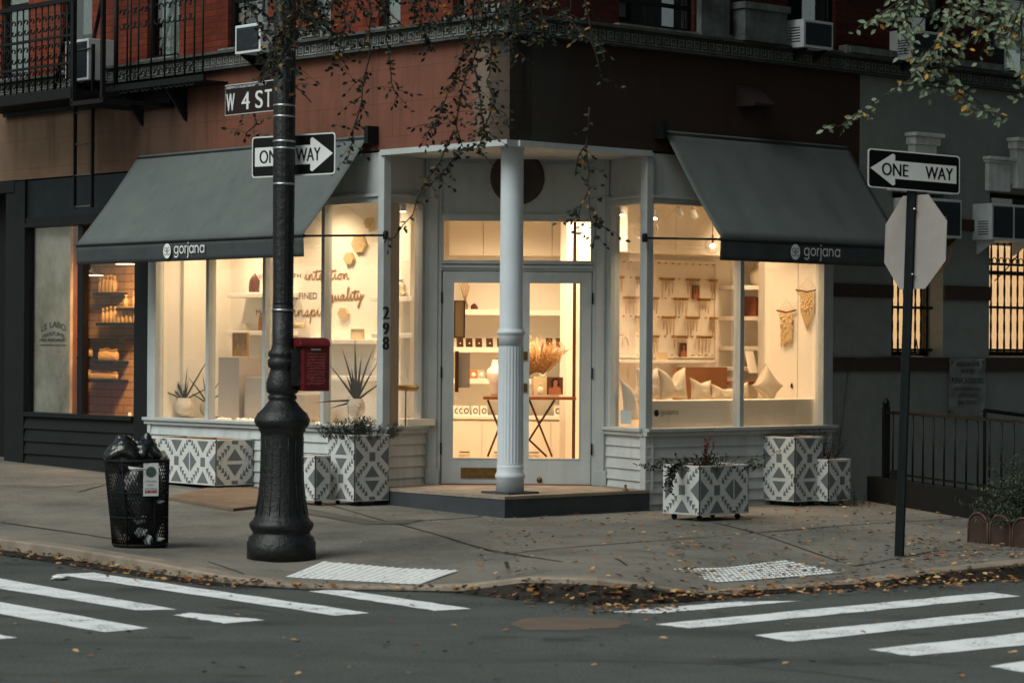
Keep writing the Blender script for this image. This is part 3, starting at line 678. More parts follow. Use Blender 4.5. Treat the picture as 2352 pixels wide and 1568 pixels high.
def door(x0, x1, g0, g1, hx, nm):
    A, B, z0, z1 = xD(x0), xD(x1), ZST + .012, zD(624); ga, gb, gz0, gz1 = xD(g0), xD(g1), zD(1052), zD(650)
    mb = MB(); mb.box(FD, A, ga, 0, .045, z0, z1); mb.box(FD, gb, B, 0, .045, z0, z1); mb.box(FD, ga, gb, 0, .045, z0, gz0); mb.box(FD, ga, gb, 0, .045, gz1, z1)
    d = mb.build('door', M_white, WB, label=nm)
    mb = MB(); w = .012
    for q in ((ga - w, gb + w, gz0 - w, gz0), (ga - w, gb + w, gz1, gz1 + w), (ga - w, ga, gz0, gz1), (gb, gb + w, gz0, gz1)): mb.box(FD, q[0], q[1], -.006, 0, q[2], q[3])
    mb.build('glazing_bead', M_white, d); pane(FD, ga, gb, gz0, gz1, .02, name='pane', parent=d)
    for y in (684, 856, 1030):
        f = xD(hx); MB().lathe(FD.p(f, -.012, zD(y) - .06), [(.009, 0), (.009, .12)], 8).build('hinge', M_black, d)
    return d
dl = door(1016, 1186.5, 1042, 1162, 1014, 'left leaf of the white glazed double door with a mail slot')
dr = door(1188.5, 1358, 1216, 1331, 1360, 'right leaf of the white glazed double door with two brass locks')
mb = MB(); mb.box(FD, xD(1060), xD(1160), -.012, 0, zD(1098), zD(1074)); mb.box(FD, xD(1066), xD(1154), -.02, -.012, zD(1093), zD(1080)); mb.build('mail_slot', M_brass, dl)
for y in (817, 890): mb = MB(); mb.box(FD, xD(1200), xD(1211), -.012, 0, zD(y + 10), zD(y - 10)); mb.lathe(FD.p(xD(1205.5), -.012, zD(y)), [(.014, 0), (.012, .02)], 12, axis=(0, -1, 0)); mb.build('lock', M_brass, dr)
MB().lathe(FD.p(xD(1241), 0, zD(1101)), [(.03, 0), (.03, .008), (.015, .012), (.012, .03)], 16, axis=(0, -1, 0)).build('door_stop', M_brass, dr)
MB().box(FD, xD(1013), xD(1360), -.05, .1, ZST, ZST + .012).build('threshold', M_wood, WB)
# step
tipz = -.06
poly = [C0 + V((-.02, -.13, 0)), FL.p(TP + .08, -.04, 0), V((XL0, Zd + .2, 0)), V((XR0, Zd + .2, 0)), FRt.p(TP + .02, -.04, 0)]
MB().slab(poly, -.15, ZST - .03).build('step_riser', M_step, WB)
cc = sum(poly, V((0, 0, 0))) / 5
MB().slab([cc + (p - cc) * 1.006 for p in poly], ZST - .03, ZST).build('step_tread', M_stept, WB)
# column
COLc = V((at(1171.5, 1128, 26.05).x, 26.05, 0)); FC = Fr(COLc, (1, 0)); sc_ = 26.05 / FP
mb = MB(); zc = lambda y: CAMZ + (803 - y) * sc_
prof = [(1128, 32), (1098, 32), (1096, 34.5), (1091, 35), (1087, 33.5), (1083, 31), (1072, 31), (1066, 30.5)]
P = [(h * sc_, zc(y)) for y, h in prof]
mb.lathe(COLc, P, 48)
mb.lathe(COLc, [(30.5 * sc_, zc(1066)), (30.5 * sc_, zc(1062), .0), (30.5 * sc_, zc(1058), .07), (29 * sc_, zc(800), .07), (28.5 * sc_, zc(794), .0)], 96, fl_n=24, cap=False)
mb.lathe(COLc, [(28.5 * sc_, zc(794)), (28.5 * sc_, zc(772)), (30 * sc_, zc(768)), (33 * sc_, zc(765)), (33 * sc_, zc(761)), (29 * sc_, zc(758)), (27.2 * sc_, zc(752)), (26 * sc_, zc(352)), (26.5 * sc_, zc(346)), (28.5 * sc_, zc(341)), (29 * sc_, zc(336)), (33 * sc_, zc(330)), (33 * sc_, ZB - .02)], 48)
colm = mb.build('column', M_col, WB, label='slender white fluted iron column at the entrance corner')
f = Fr(COLc, uL); w = .205
MB().box(f, -w, w, -w, w, ZST - .002, zc(1128) + .004).build('column_base', M_step, colm)
# ---- interior shell
tl_end, tr_end = TWL - .12, TWR - .1
ZCe, ZFl = 3.45, .2
SH = 2.5  # peg board wall
Zback = 30.6
tE = FL.t(942, 1.0, 700) # right end of the lettered wall
P1 = FL.p(tl_end, .1, 0); P2 = FL.p(tl_end, 1.0, 0); P3 = FL.p(tE, 1.0, 0); P4 = V((P3.x - .15, Zback, 0))
tPB = 3.15; Q1 = FRt.p(tPB, SH, 0); tRe = 7.6; Q2 = FRt.p(tRe, SH, 0); Q3 = FRt.p(tRe, 1.0, 0); Q4 = FRt.p(tr_end, 1.0, 0); Q5 = FRt.p(tr_end, .1, 0); Q0 = V((Q1.x, Zback, 0))
def wallseg(A, B, name='interior_wall', mt=None, z0=ZFl, z1=ZCe, th=.1, side=1):
    d = (B - A); L_ = d.length; f = Fr(A, d, V((-d.y, d.x, 0)) * side); return MB().box(f, -.0, L_, 0, th, z0, z1).build(name, mt or M_wall, WB)
wallseg(P1, P2, side=1 if True else -1, mt=M_wall); wallseg(P2, P3, side=1); wallseg(P3, P4, side=1); wallseg(P4, Q0, side=1); wallseg(Q0, Q1, side=1); wallseg(Q1, Q2, side=1); wallseg(Q2, Q3, side=1); wallseg(Q3, Q4, side=1); wallseg(Q4, Q5, side=1)
hull = [V((XR0 + .02, Zd + .13, 0)), V((XL0 - .02, Zd + .13, 0)), FL.p(TP + .1, .1, 0), FL.p(tl_end + .1, .1, 0), FL.p(tl_end + .1, 1.2, 0), P3 + V((-.3, .4, 0)), V((P4.x - .2, Zback + .2, 0)), V((Q2.x, Zback + 2.2, 0)), Q2 + V((.2, .2, 0)), FRt.p(tRe + .1, .9, 0), FRt.p(tr_end + .1, .9, 0), FRt.p(tr_end + .1, .1, 0), FRt.p(TP + .1, .1, 0)]
MB().slab(hull, ZCe, ZCe + .1).build('shop_ceiling', M_wall, WB); MB().slab(hull, ZFl - .06, ZFl).build('shop_floor', M_floor, WB)
# raised display beds behind the glass
MB().slab([FL.p(TP + .1, .09, 0), FL.p(tl_end, .09, 0), FL.p(tl_end, .99, 0), FL.p(tE + .9, .99, 0), FL.p(TP + .35, .45, 0)], ZFl, ZS - .02).build('display_bed', M_wall2, WB)
MB().slab([FRt.p(TP + .1, .09, 0), FRt.p(TP + .5, .62, 0), FRt.p(tr_end, .62, 0), FRt.p(tr_end, .09, 0)], ZFl, ZS - .02).build('display_bed', M_wall2, WB)
# frames of the interior corners seen at the left end: stepped pilasters
for x0, x1, d in ((362, 402, .25), (402, 442, .5)):
    pass
mb = MB(); mb.box(Fr(P1, nL, uL * -1), .25, .45, 0, .06, ZS, ZCe); mb.box(Fr(P1, nL, uL * -1), .62, .9, 0, .1, ZS, ZCe); mb.build('pilaster', M_wall, WB)
mb = MB(); t = FL.t(478, .95, 800); mb.box(FL, t - .25, t, .93, 1.0, ZS, ZCe)
mb = MB(); mb.box(FL, TP + .11, TP + .21, .09, .3, ZS, ZCe); mb.build('inner_post', mat('shaded taupe post', s8(176, 160, 138), .7, .05, 5), WB)
# lettering on the wall
FT = FL; lt = MB(); sc2 = MB()
def wtext(mbx, s_, x0, x1, yb, yt):
    a, z0 = FT.hit(x0, yb, .996); b, _ = FT.hit(x1, yb, .996); z1 = FT.z(x0, yt, .996)
    text(mbx, s_, FT.p(a, .996, z0), -FT.U, V((0, 0, 1)), a - b, z1 - z0)
wtext(lt, 'JEWELRY WITH', 590, 691, 643, 631); wtext(lt, 'DEFINED', 668, 728, 687, 673); wtext(lt, 'MADE TO', 588, 655, 724, 711)
wo = lt.build('wall_lettering', M_ink, WB, recalc=False)
def wcur(s_, x0, x1, yb, yt, pen=.016):
    a, z0 = FT.hit(x0, yb, .994); b, _ = FT.hit(x1, yb, .994); z1 = FT.z(x0, yt, .994)
    cursive(sc2, s_, FT.p(a, .994, z0), -FT.U, V((0, 0, 1)), a - b, z1 - z0, pen)
wcur('intention', 699, 802, 643, 630); wcur('quality', 755, 834, 690, 677, .02); wcur('inspire', 672, 762, 726, 712)
sc2.build('wall_script', M_ink2, WB, recalc=False)
# house number on the left corner post
HN = thing('house_number', at(877, 800, 27) , 'dark house number 298 fixed vertically to the post right of the left display window', 'house number')
fx = Fr(PL_ + V((0, -.05, 0)), (1, 0), (0, 1))
for ch, y0, y1 in (('2', 733, 704), ('9', 768, 741), ('8', 803, 773)):
    mb = MB(); a, z0 = fx.hit(871, y0, 0); b, _ = fx.hit(886, y0, 0); z1 = fx.z(878, y1, 0)
    f2 = Fr(FL.p(FL.t(886, -.05, 760), -.075, 0), -FL.U, FL.N)
    text(mb, ch, f2.p(0, 0, z0) , f2.U, V((0, 0, 1)), .085, z1 - z0, bold=.006); text(mb, ch, f2.p(0, -.014, z0), f2.U, V((0, 0, 1)), .085, z1 - z0, bold=.006)
    mb.build('digit', M_black, HN, recalc=False)

# ============================================================ unseen house block across the right hand street, added to shade the right front
OB = thing('sky_blocking_house', FRt.p(12, -20, 0), 'unseen house block across the right hand street, added to shade the right front', 'building')
FO = Fr(FRt.p(-4, -16.5, 0), uR, -nR)
ops = [(1.2 + 2.4 * i, 2.3 + 2.4 * i, 3.2 * j + 1.0, 3.2 * j + 2.9) for i in range(13) for j in range(1)]
MB().box(FO, 0, 34, 0, 9, -.2, 13).build('wall', M_corn, OB)
for j in range(4):
    mb = MB()
    for i in range(13): mb.box(FO, 1.2 + 2.5 * i, 2.2 + 2.5 * i, -.03, .0, 3.2 * j + .9, 3.2 * j + 2.7)
    mb.build('windows', M_void, OB)
mb = MB(); mb.box(FO, -.1, 34, -.35, 0, 12.6, 13.1); mb.build('cornice', M_corn, OB)
# ============================================================ dark perfume shopfront on the left
tA, tB = TWL + .005, FL.t(35, 0, 900)
PS = thing('perfume_shopfront', FL.p((tA + tB) / 2, 0, .15), 'dark blue black painted perfume shopfront left of the long grey awning', 'shopfront')
zs = FL.z(120, 948, 0); zt = FL.z(120, 520, 0); gb = .1
clap(FL, tA + .25, tB - .12, .05, zs - .05, name='clapboard', mt=M_dark, parent=PS, h=.155, prot=.03)
bev(MB().box(FL, tA, FL.t(312, 0, 800), -.03, .08, 0, ZF - .02).build('pilaster', M_dark, PS), .006); bev(MB().box(FL, FL.t(60, 0, 800), tB, -.035, .1, 0, ZF - .02).build('pilaster', M_dark, PS), .006)
mb = MB(); mb.box(FL, FL.t(312, 0, 800), FL.t(60, 0, 800), -.06, .1, zs - .05, zs); mb.build('sill', M_dark, PS)
mb = MB(); mb.box(FL, FL.t(312, 0, 800), FL.t(60, 0, 800), -.055, .08, zt, zt + .05); mb.box(FL, FL.t(312, 0, 800), FL.t(60, 0, 800), -.02, .06, zt + .05, zt + .12); mb.build('header_moulding', M_dark, PS)
MB().box(FL, FL.t(312, 0, 800), FL.t(60, 0, 800), .0, .06, zt + .12, ZF - .02).build('header_panel', M_blue, PS)
MB().box(FL, FL.t(190, 0, 800), FL.t(179, 0, 800), -.01, .08, zs, zt).build('mullion', M_dark, PS)
gp_ = glass('perfume shop glass', (1, 1, 1, 1), .6)
pane(FL, FL.t(312, 0, 800), FL.t(190, 0, 800), zs, zt, .04, gp_, 'window_pane', PS); pane(FL, FL.t(179, 0, 800), FL.t(60, 0, 800), zs, zt, .04, gp_, 'window_pane', PS)
# plastered screen behind the left pane, with the shop's lettering
n = NT('patchy lime plaster')
f = n.noise(1.6, 7, rough=.7, stretch=(1, 1, .8)); n.col(n.ramp(f, [(.3, s8(104, 102, 86)), (.45, s8(158, 156, 138)), (.6, s8(188, 188, 174)), (.75, s8(204, 204, 194))])); n.rgh(.8); n.bump(n.noise(8, 5), .004)
M_plas = n.m
MB().box(FL, FL.t(160, .12, 800), FL.t(55, .12, 800), .12, .16, zs, zt).build('plaster_screen', M_plas, PS)
lm = MB(); a, z0 = FL.hit(94, 763, .11); b, _ = FL.hit(150, 763, .11); text(lm, 'LE LABO', FL.p(a, .115, z0 + .0), -FL.U, V((0, 0, 1)), a - b, .075, bold=.004, arch=.06)
text(lm, 'PARFUMS', FL.p(a - .03, .115, z0 - .085), -FL.U, V((0, 0, 1)), a - b - .06, .05, bold=.003, arch=.045)
a, z0 = FL.hit(91, 785, .11); b, _ = FL.hit(151, 785, .11); text(lm, 'FINE PERFUMERY', FL.p(a, .115, z0), -FL.U, V((0, 0, 1)), a - b, .04, bold=.003); text(lm, 'GREENWICH VILLAGE', FL.p(a, .115, z0 - .05), -FL.U, V((0, 0, 1)), a - b, .022, bold=.002)
lm.build('window_lettering', mat('dark green lettering', s8(48, 56, 50), .6, .1, 10), PS, recalc=False)
M_tile = brick('amber lit wall tile', uL, s8(206, 176, 134), s8(196, 164, 120), s8(120, 84, 54), .30, .10, stain=False, gap=.005)
M_bronwn = mat('dark brown interior', s8(96, 52, 32), .7, .3, 3)
tq0, tq1 = tA + .08, tB + 1.5
MB().box(FL, tq0, tq1, 1.75, 1.85, ZFl, ZCe).build('tiled_wall', M_tile, PS)
mb = MB(); mb.box(FL, tq0 - .03, tq0 + .02, .1, 1.75, ZFl, ZCe); mb.box(FL, tq1, tq1 + .05, .5, 1.75, ZFl, ZCe); mb.box(FL, tq0, tB - .02, .09, 1.8, ZCe, ZCe + .06); mb.box(FL, tB - .02, tq1, .5, 1.8, ZCe, ZCe + .06); mb.box(FL, tB - .02, tq1, .46, .5, ZFl, ZCe); mb.build('side_wall', M_bronwn, PS)
mb = MB(); mb.box(FL, tq0, tB - .1, .09, 1.8, ZFl - .05, zs - .35); mb.box(FL, tB - .1, tq1, .5, 1.8, ZFl - .05, zs - .35); mb.build('plinth_floor', M_bronwn, PS)
mb = MB(); mb.box(FL, FL.t(176, .3, 800), FL.t(161, .3, 800), .2, .3, zs - .3, zt); mb.build('inner_post', M_bronwn, PS)
mb = MB(); mb.box(FL, tq0, tq0 + 1.9, 1.55, 1.74, 1.52, 1.72); mb.build('wooden_rail', mat('red brown rail', s8(120, 50, 30), .5, .2, 6), PS)
def bottle(mb, c, h, r):
    mb.lathe(c, [(r, 0), (r, h * .62), (r * .45, h * .72), (r * .4, h * .8), (r * .55, h * .8), (r * .55, h)], 8)
M_bot = mat('cream labelled bottles', s8(226, 200, 150), .4, .3, 30)
SHN = ['topmost dark perfume shop shelf', 'short dark perfume shop shelf by the pillar', 'long dark perfume shop shelf', '', 'dark perfume shop shelf left of the mullion', 'middle perfume shop shelf of white boxes', 'lowest dark perfume shop shelf']
for k, (x0, x1, y, nb, bh, lab) in enumerate([(213, 256, 672, 5, .22, 'topmost dark shelf with tall bottles on the tiled perfume shop wall'), (265, 310, 707, 2, .2, 'short dark shelf with two jars near the pillar on the perfume shop wall'), (219, 312, 741, 10, .2, 'long dark shelf with a full row of bottles on the perfume shop wall'), (165, 272, 776, 0, 0, 'empty dark shelf on the red rail of the perfume shop wall'), (164, 200, 818, 5, .13, 'dark shelf of small boxes left of the mullion in the perfume shop'), (215, 258, 828, 7, .16, 'dark shelf with white boxed bottles in the middle of the perfume shop wall'), (190, 258, 870, 14, .11, 'lowest dark shelf with a close row of small bottles in the perfume shop')]):
    d = 1.5; a, z = FL.hit(x0, y, d); b, _ = FL.hit(x1, y, d); S_ = thing('wall_shelf', FL.p((a + b) / 2, d, z), lab, 'shelf', 'shelves in the perfume shop')
    MB().box(FL, b, a, d, 1.748, z - .04, z).build('board', M_black, S_)
    for i in range(nb):
        t = b + (a - b) * (i + .6) / (nb + .2)
        o = MB(); bottle(o, FL.p(t, d + .08, z + .001), bh * U(.85, 1.1), .035 if nb < 10 else .024); o.build('bottle', M_bot, label='cream bottle standing on the ' + SHN[k], cat='bottle', group='bottles on the ' + SHN[k])
for x, y, lab in ((214, 632, 'white shade pendant lamp beside the mullion in the perfume shop'), (288, 606, 'white shade pendant lamp by the pillar in the perfume shop, half under the awning')):
    d = .8; t, z = FL.hit(x, y, d); L_ = thing('pendant_lamp', FL.p(t, d, z), lab, 'pendant lamp', 'pendant lamps in the perfume shop')
    MB().lathe(FL.p(t, d, z), [(.15, 0), (.15, .012), (.05, .06), (.02, .09)], 20).build('lamp_shade', M_black, L_); MB().lathe(FL.p(t, d, z - .006), [(.12, 0), (.12, .005)], 16).build('bulb', emit('perfume lamp glow', (1, .62, .28, 1), 9), L_); MB().tube([FL.p(t, d, z + .09), FL.p(t, d, ZCe)], .006).build('cord', M_black, L_)
o = MB(); c = FL.p(*([FL.t(298, .5, 940), .5, zs - .34])); o.lathe(c, [(.05, 0), (.07, .1), (.07, .28), (.02, .3), (.02, .36)], 14); o.build('ceramic_jar', M_acw, label='white jar at the window bottom of the perfume shop next to the pillar', cat='jar')
# dark doorway beyond
DW = thing('neighbour_doorway', FL.p(tB + 1.4, 0, .2), 'black recessed doorway at the left edge beyond the perfume shop', 'doorway')
MB().box(FL, tB, tB + 3.8, .35, .45, 0, ZF).build('door_wall', M_void, DW); mb = MB(); mb.box(FL, tB + .02, tB + .22, -.02, .35, .1, ZF - .12); mb.box(FL, tB, tB + 3.8, -.04, .35, ZF - .15, ZF); mb.build('door_surround', M_dark, DW)
# ============================================================ awnings
def awning(F, xw0, yw0, xw1, yw1, d, yf, left, lab, brk_x, logo):
    ta, za = F.hit(xw0, yw0, 0); tb, zb = F.hit(xw1, yw1, 0)  # ta: near the entrance
    zw = (za + zb) / 2; zf = yf; A = thing('awning', F.p((ta + tb) / 2, 0, zw), lab, 'awning', 'grey shop awnings')
    K, Lm = 40, 12; vs = []
    for i in range(K + 1):
        t = ta + (tb - ta) * i / K
        for j in range(Lm + 1):
            v = j / Lm; sag = .035 * math.sin(math.pi * v) + .008 * math.sin(i * .9) * v * (1 - v) * 3
            vs.append(F.p(t, -.05 - (d - .05) * v, zw - (zw - zf) * v - sag))
    mb = MB(); fs = [(i * (Lm + 1) + j, (i + 1) * (Lm + 1) + j, (i + 1) * (Lm + 1) + j + 1, i * (Lm + 1) + j + 1) for i in range(K) for j in range(Lm)]
    mb.add(vs, fs, True); c = mb.build('canopy', M_awn, A); so_ = c.modifiers.new('thick', 'SOLIDIFY'); so_.thickness = .006
    vs = []; K = 60; H = .205
    for i in range(K + 1):
        t = ta + (tb - ta) * i / K
        for j in range(5): vs.append(F.p(t, -d + .006 * math.sin(i * .8) * j / 4 + .012 * j / 4, zf - .02 - H * j / 4))
    mb = MB(); mb.add(vs, [(i * 5 + j, (i + 1) * 5 + j, (i + 1) * 5 + j + 1, i * 5 + j + 1) for i in range(K) for j in range(4)], True); v_ = mb.build('valance', mat('darker awning valance', s8(64, 70, 71), .9, .2, 4, .001, 200), A); so_ = v_.modifiers.new('thick', 'SOLIDIFY'); so_.thickness = .004
    mb = MB(); mb.tube([F.p(ta, -d + .01, zf - .012), F.p(tb, -d + .01, zf - .012)], .02, 8); mb.build('front_bar', M_dark, A)
    mb = MB(); mb.tube([F.p(ta - .06, -.05, zw - .05), F.p(tb, -.05, zw - .05)], .04, 12); mb.build('roller', M_dark, A)
    mb = MB(); mb.box(F, ta - .11, ta - .05, -.15, 0, zw - .09, zw + .09); mb.build('end_cap', M_iron, A)
    bx_ = F.t(brk_x, -.05, 533)
    mb = MB(); mb.tube([F.p(ta + .05, -d + .02, zf - .012), F.p(bx_, -.055, zf + .012)], .012, 8); mb.build('side_arm', M_dark, A)
    mb = MB(); mb.lathe(F.p(bx_, -.05, zf - .03), [(.025, 0), (.03, .02), (.03, .07), (.02, .09)], 10); mb.build('arm_bracket', M_iron, A)
    for s_ in (.2, .8):
        t = ta + (tb - ta) * s_; MB().tube([F.p(t, -.04, zw - .12), F.p(t + .35 * (1 if s_ < .5 else -1), -d * .5, (zw + zf) / 2 - .1), F.p(t, -d + .03, zf - .02)], .014, 6).build('folding_arm', M_dark, A)
    # badge and word
    x0, x1, yb = logo; Zs = 1; mb = MB()
    ux = -F.U if left else F.U
    t0, z0 = F.hit(x0, yb, -d - .012); t1, _ = F.hit(x1, yb, -d - .012); W_ = abs(t1 - t0)
    O = F.p(t0, -d - .014, z0); k = .105
    # badge = disc with two mirrored loops
    bc = (W_ * .085, k * .42); r = W_ * .095
    mb.add([O + ux * (bc[0] + r * math.cos(a)) + V((0, 0, bc[1] + .082 * math.sin(a))) for a in [i * math.pi / 12 for i in range(24)]], [tuple(range(24))])
    x = W_ * .26; tmp = MB(); wd = word_mark(tmp, V((0, 0, 0)), V((1, 0, 0)), V((0, 0, 1)), 1.0)
    sx = (W_ - x) / wd
    mb.add([O + ux * (x + p.x * sx) + V((0, 0, .012 + p.z * .082)) for p in tmp.v], tmp.f)
    lg = mb.build('shop_name', M_logo, A, recalc=False)
    mb = MB(); O2 = O - F.N * .002
    for sx2 in (-1, 1):
        cx_ = bc[0] + sx2 * r * .38
        for q in (arc(cx_, bc[1] + .018, r * .28, .022, 0, 360, 14), [(cx_ + sx2 * -r * .28, bc[1] + .03), (cx_ - sx2 * r * .28, bc[1] - .025)] + arc(cx_, bc[1] - .025, r * .28, .018, 180 if sx2 > 0 else 0, 360 if sx2 > 0 else -180, 8)):
            ribbon(mb, q, .007, O2, ux, V((0, 0, 1)))
    mb.build('badge_loops', mat('awning dark line', s8(60, 66, 68), .8, .1, 9), lg, recalc=False)
    return A
awning(FL, 855, 300, 328, 370, .90, 2.815, True, 'long grey awning over the left display window, white shop name on its valance', 886, (376, 469, 586))
awning(FRt, 1517, 297, 1938, 341, .87, 2.80, False, 'darker grey awning over the right display window beside the one way sign', 1481, (1817, 1929, 588))
# ============================================================ window air conditioners
def ac(F, x0, y0, x1, y1, out, lab, split=False, brand=None, fr=.03):
    a, za = F.hit(x0, (y0 + y1) / 2, -out); b, zb_ = F.hit(x1, (y0 + y1) / 2, -out); a, b = min(a, b), max(a, b); xm = (x0 + x1) / 2
    z0, z1 = F.z(xm, y1, -out), F.z(xm, y0, -out)
    A = thing('air_conditioner', F.p((a + b) / 2, -out / 2, z0), lab, 'air conditioner', 'window air conditioners')
    bev(MB().box(F, a, b, -out, .16, z0, z1).build('case', M_acw, A), .006)
    mb = MB(); segs = [(a + fr, b - fr)] if not split else [(a + fr, (a + b) / 2 - .02), ((a + b) / 2 + .02, b - fr)]
    for p, q in segs:
        mb.box(F, p, q, -out - .004, -out + .002, z0 + fr, z1 - fr)
        z = z0 + fr + .02
        while z < z1 - fr - .02: mb.box(F, p + .01, q - .01, -out - .009, -out - .004, z, z + .009); z += .022
    mb.build('grille', M_acd, A)
    mb = MB()
    for k in range(6): z = z0 + .06 + k * .03; mb.box(F, a - .003 if F is FL else a - .003, a + .003, -out + .05, -out + .2, z, z + .012)
    if F is FRt: mb.build('side_vent', M_acd, A)
    if brand: mb = MB(); text(mb, brand, F.p((a + b) / 2 - .02 if F is FRt else b, -out - .012, (z0 + z1) / 2), F.U if F is FRt else -F.U, V((0, 0, 1)), .16, .022, bold=.001); mb.build('lettering', M_logo, A, recalc=False)
    for t in (a + .08, b - .08): mb = MB(); mb.prism(Fr(F.p(t, 0, 0), F.N * -1, F.U), [(0, z0), (0, z0 - .16), (.02, z0 - .16), (out * .9, z0 - .012), (out * .9, z0)], 0, .02); mb.build('bracket', M_acw if F is FRt and x0 > 2100 else M_iron, A)
    return A
ac(FL, 598, 56, 540, 122, .3, 'air conditioner with dark grille in the upper window just left of the lamppost')
ac(FL, 203, 92, 150, 186, .34, 'white air conditioner behind the fire escape railing')
ac(FRt, 1846, 48, 1914, 112, .3, 'air conditioner in the brick wall window above the right awning')
ac(FRt, 2094, 72, 2164, 140, .3, 'air conditioner half hidden by the yellowing leaves at the top right')
ac(FRt, 2098, 456, 2209, 545, .28, 'air conditioner behind the octagonal sign on the grey wall', brand='FRIEDRICH')
ac(FRt, 2278, 470, 2378, 553, .28, 'white air conditioner with two grilles over the barred window at the right edge', split=True)
# ============================================================ grey neighbour
GB = thing('grey_building', FRt.p(TWR, 0, 0), 'dark grey stuccoed ground floor right of the shop with pale window lintels', 'building')
def zr(x, y, d=0): return FRt.z(x, y, d)
w1 = (FRt.t(2048, 0, 700), FRt.t(2166, 0, 700), zr(2060, 818), zr(2060, 440)); w2 = (FRt.t(2272, 0, 700), FRt.t(2405, 0, 700), zr(2290, 818), zr(2290, 440))
tg0 = TWR + .005
wall_open(FRt, tg0, TRB, -.5, ZF, [w1, w2], M_gsto, 'stucco_wall', GB)
MB().box(FRt, TRG, TRB, 0, .3, ZF, ZC0).build('stucco_band', M_gsto, GB)
def ledge(x0, x1, y0, y1, out=.04, t0=None, t1=None):
    a, b = (t0 if t0 is not None else FRt.t(x0, 0, 700)), (t1 if t1 is not None else FRt.t(x1, 0, 700)); return MB().box(FRt, a, b, -out, .0, zr(x0, y1), zr(x0, y0)).build('ledge', M_ledge, GB)
ledge(1960, 2100, 820, 852, t0=tg0, t1=TRB); ledge(1960, 2048, 652, 682, .03, t0=tg0, t1=w1[0]); ledge(2190, 2270, 656, 688, .03, t0=w1[1], t1=w2[0]); ledge(2215, 2270, 504, 530, .03, t0=w1[1], t1=w2[0])
M_lit = emit('lamp lit blind', (1, .60, .27, 1), .75)
for (a, b, z0, z1), lab, xs0 in ((w1, 'barred window behind the octagonal sign', 2048), (w2, 'barred window at the right edge', 2272)):
    mb = MB(); dd = .26
    for q in ((a, a + .05, z0, z1), (b - .05, b, z0, z1), (a, b, z0, z0 + .06), (a, b, z1 - .05, z1), (a, b, (z0 + z1) / 2, (z0 + z1) / 2 + .05)): mb.box(FRt, q[0] + .001, q[1] - .001, dd - .04, dd + .02, q[2] + .001, q[3] - .001)
    W_ = mb.build('window', M_black, GB, label=lab); MB().box(FRt, a + .05, b - .05, dd, dd + .005, z0 + .05, z1 - .05).build('pane', M_glass, W_)
    MB().box(FRt, a - .1, b + .1, dd + .08, dd + .09, z0, zr(xs0 + 30, 560)).build('lit_blind', M_lit, W_); MB().box(FRt, a, b, dd + .05, dd + .07, zr(xs0 + 30, 560), z1).build('dark_blind', M_void, W_)
    mb = MB(); nb = 8; zt_ = zr(xs0 + 30, 556)
    for i in range(nb):
        t = a + .05 + (b - a - .1) * (i + .5) / nb; P = []; rs = []
        k = 36
        for j in range(k + 1): P.append(FRt.p(t, .16, z0 + .03 + (zt_ - z0) * j / k)); rs.append(.009 + .006 * abs(math.sin(j * .55)))
        mb.tube(P, rs, 5)
    for zz in (z0 + .06, z0 + (zt_ - z0) * .42, z0 + (zt_ - z0) * .8): mb.box(FRt, a, b, .15, .17, zz, zz + .03)
    for i in range(nb):
        t = a + .05 + (b - a - .1) * (i + 1) / nb; zz = z0 + (zt_ - z0) * .84; mb.tube([FRt.p(t + .04 * math.cos(q), .16, zz + .04 * math.sin(q)) for q in [j * math.pi / 6 for j in range(13)]], .006, 4)
    mb.build('grille', M_iron, W_)
    # pale lintel with end blocks and tall keystone
    mb = MB(); A_, B_ = a - .1, b + .1; zl = z1 + .0; zh = zr(xs0 + 10, 352) if xs0 < 2100 else zr(2290, 362); m_ = (a + b) / 2
    for q0, q1 in ((A_, A_ + .42), (B_ - .42, B_)):
        mb.box(FRt, q0, q1, -.06, .0, zl, zh - .07); mb.box(FRt, q0 - .03, q1 + .03, -.09, 0, zh - .07, zh - .04); mb.box(FRt, q0 - .05, q1 + .05, -.12, 0, zh - .04, zh)
    mb.box(FRt, A_ + .42, B_ - .42, -.05, 0, zl + .1, zh - .07); mb.box(FRt, A_ + .42, B_ - .42, -.09, 0, zh - .05, zh - .002)
    mb.prism(FRt, [(m_ - .17, zl + .05), (m_ + .17, zl + .05), (m_ + .2, zh + .11), (m_ - .2, zh + .11)], -.11, 0)
    mb.box(FRt, m_ - .23, m_ + .23, -.14, 0, zh + .11, zh + .2); mb.box(FRt, m_ - .26, m_ + .26, -.18, 0, zh + .2, zh + .245)
    bev(mb.build('lintel', M_stone, GB), .008)
# cables
mb = MB(); P = [FRt.p(FRt.t(1915, -.03, 1120), -.03, zr(1915, 1120)), FRt.p(FRt.t(1952, -.03, 825), -.03, zr(1952, 822)), FRt.p(FRt.t(2070, -.05, 820), -.05, zr(2070, 818, -.05)), FRt.p(FRt.t(2112, -.05, 815), -.03, zr(2112, 812)), FRt.p(FRt.t(2128, -.05, 780), .1, zr(2128, 780))]
mb.tube(P, .009, 5); mb.build('wall_cable', mat('grey cable', s8(96, 96, 92), .7, .1, 9), label='thin grey cable running down the dark stucco wall beside the shop', cat='cable')
mb = MB(); P = [FRt.p(FRt.t(x, -.15, y), -.15, zr(x, y, -.15)) for x, y in ((2186, 545), (2184, 580), (2176, 605), (2158, 625), (2135, 640))]; mb.tube([P[0] + V((0, 0, .03))] + P, [.035, .02, .008, .007, .007, .007], 6); mb.build('drip_hose', mat('amber hose', s8(180, 130, 70), .5, .2, 9), label='amber drip hose curling under the air conditioner behind the octagonal sign', cat='hose')
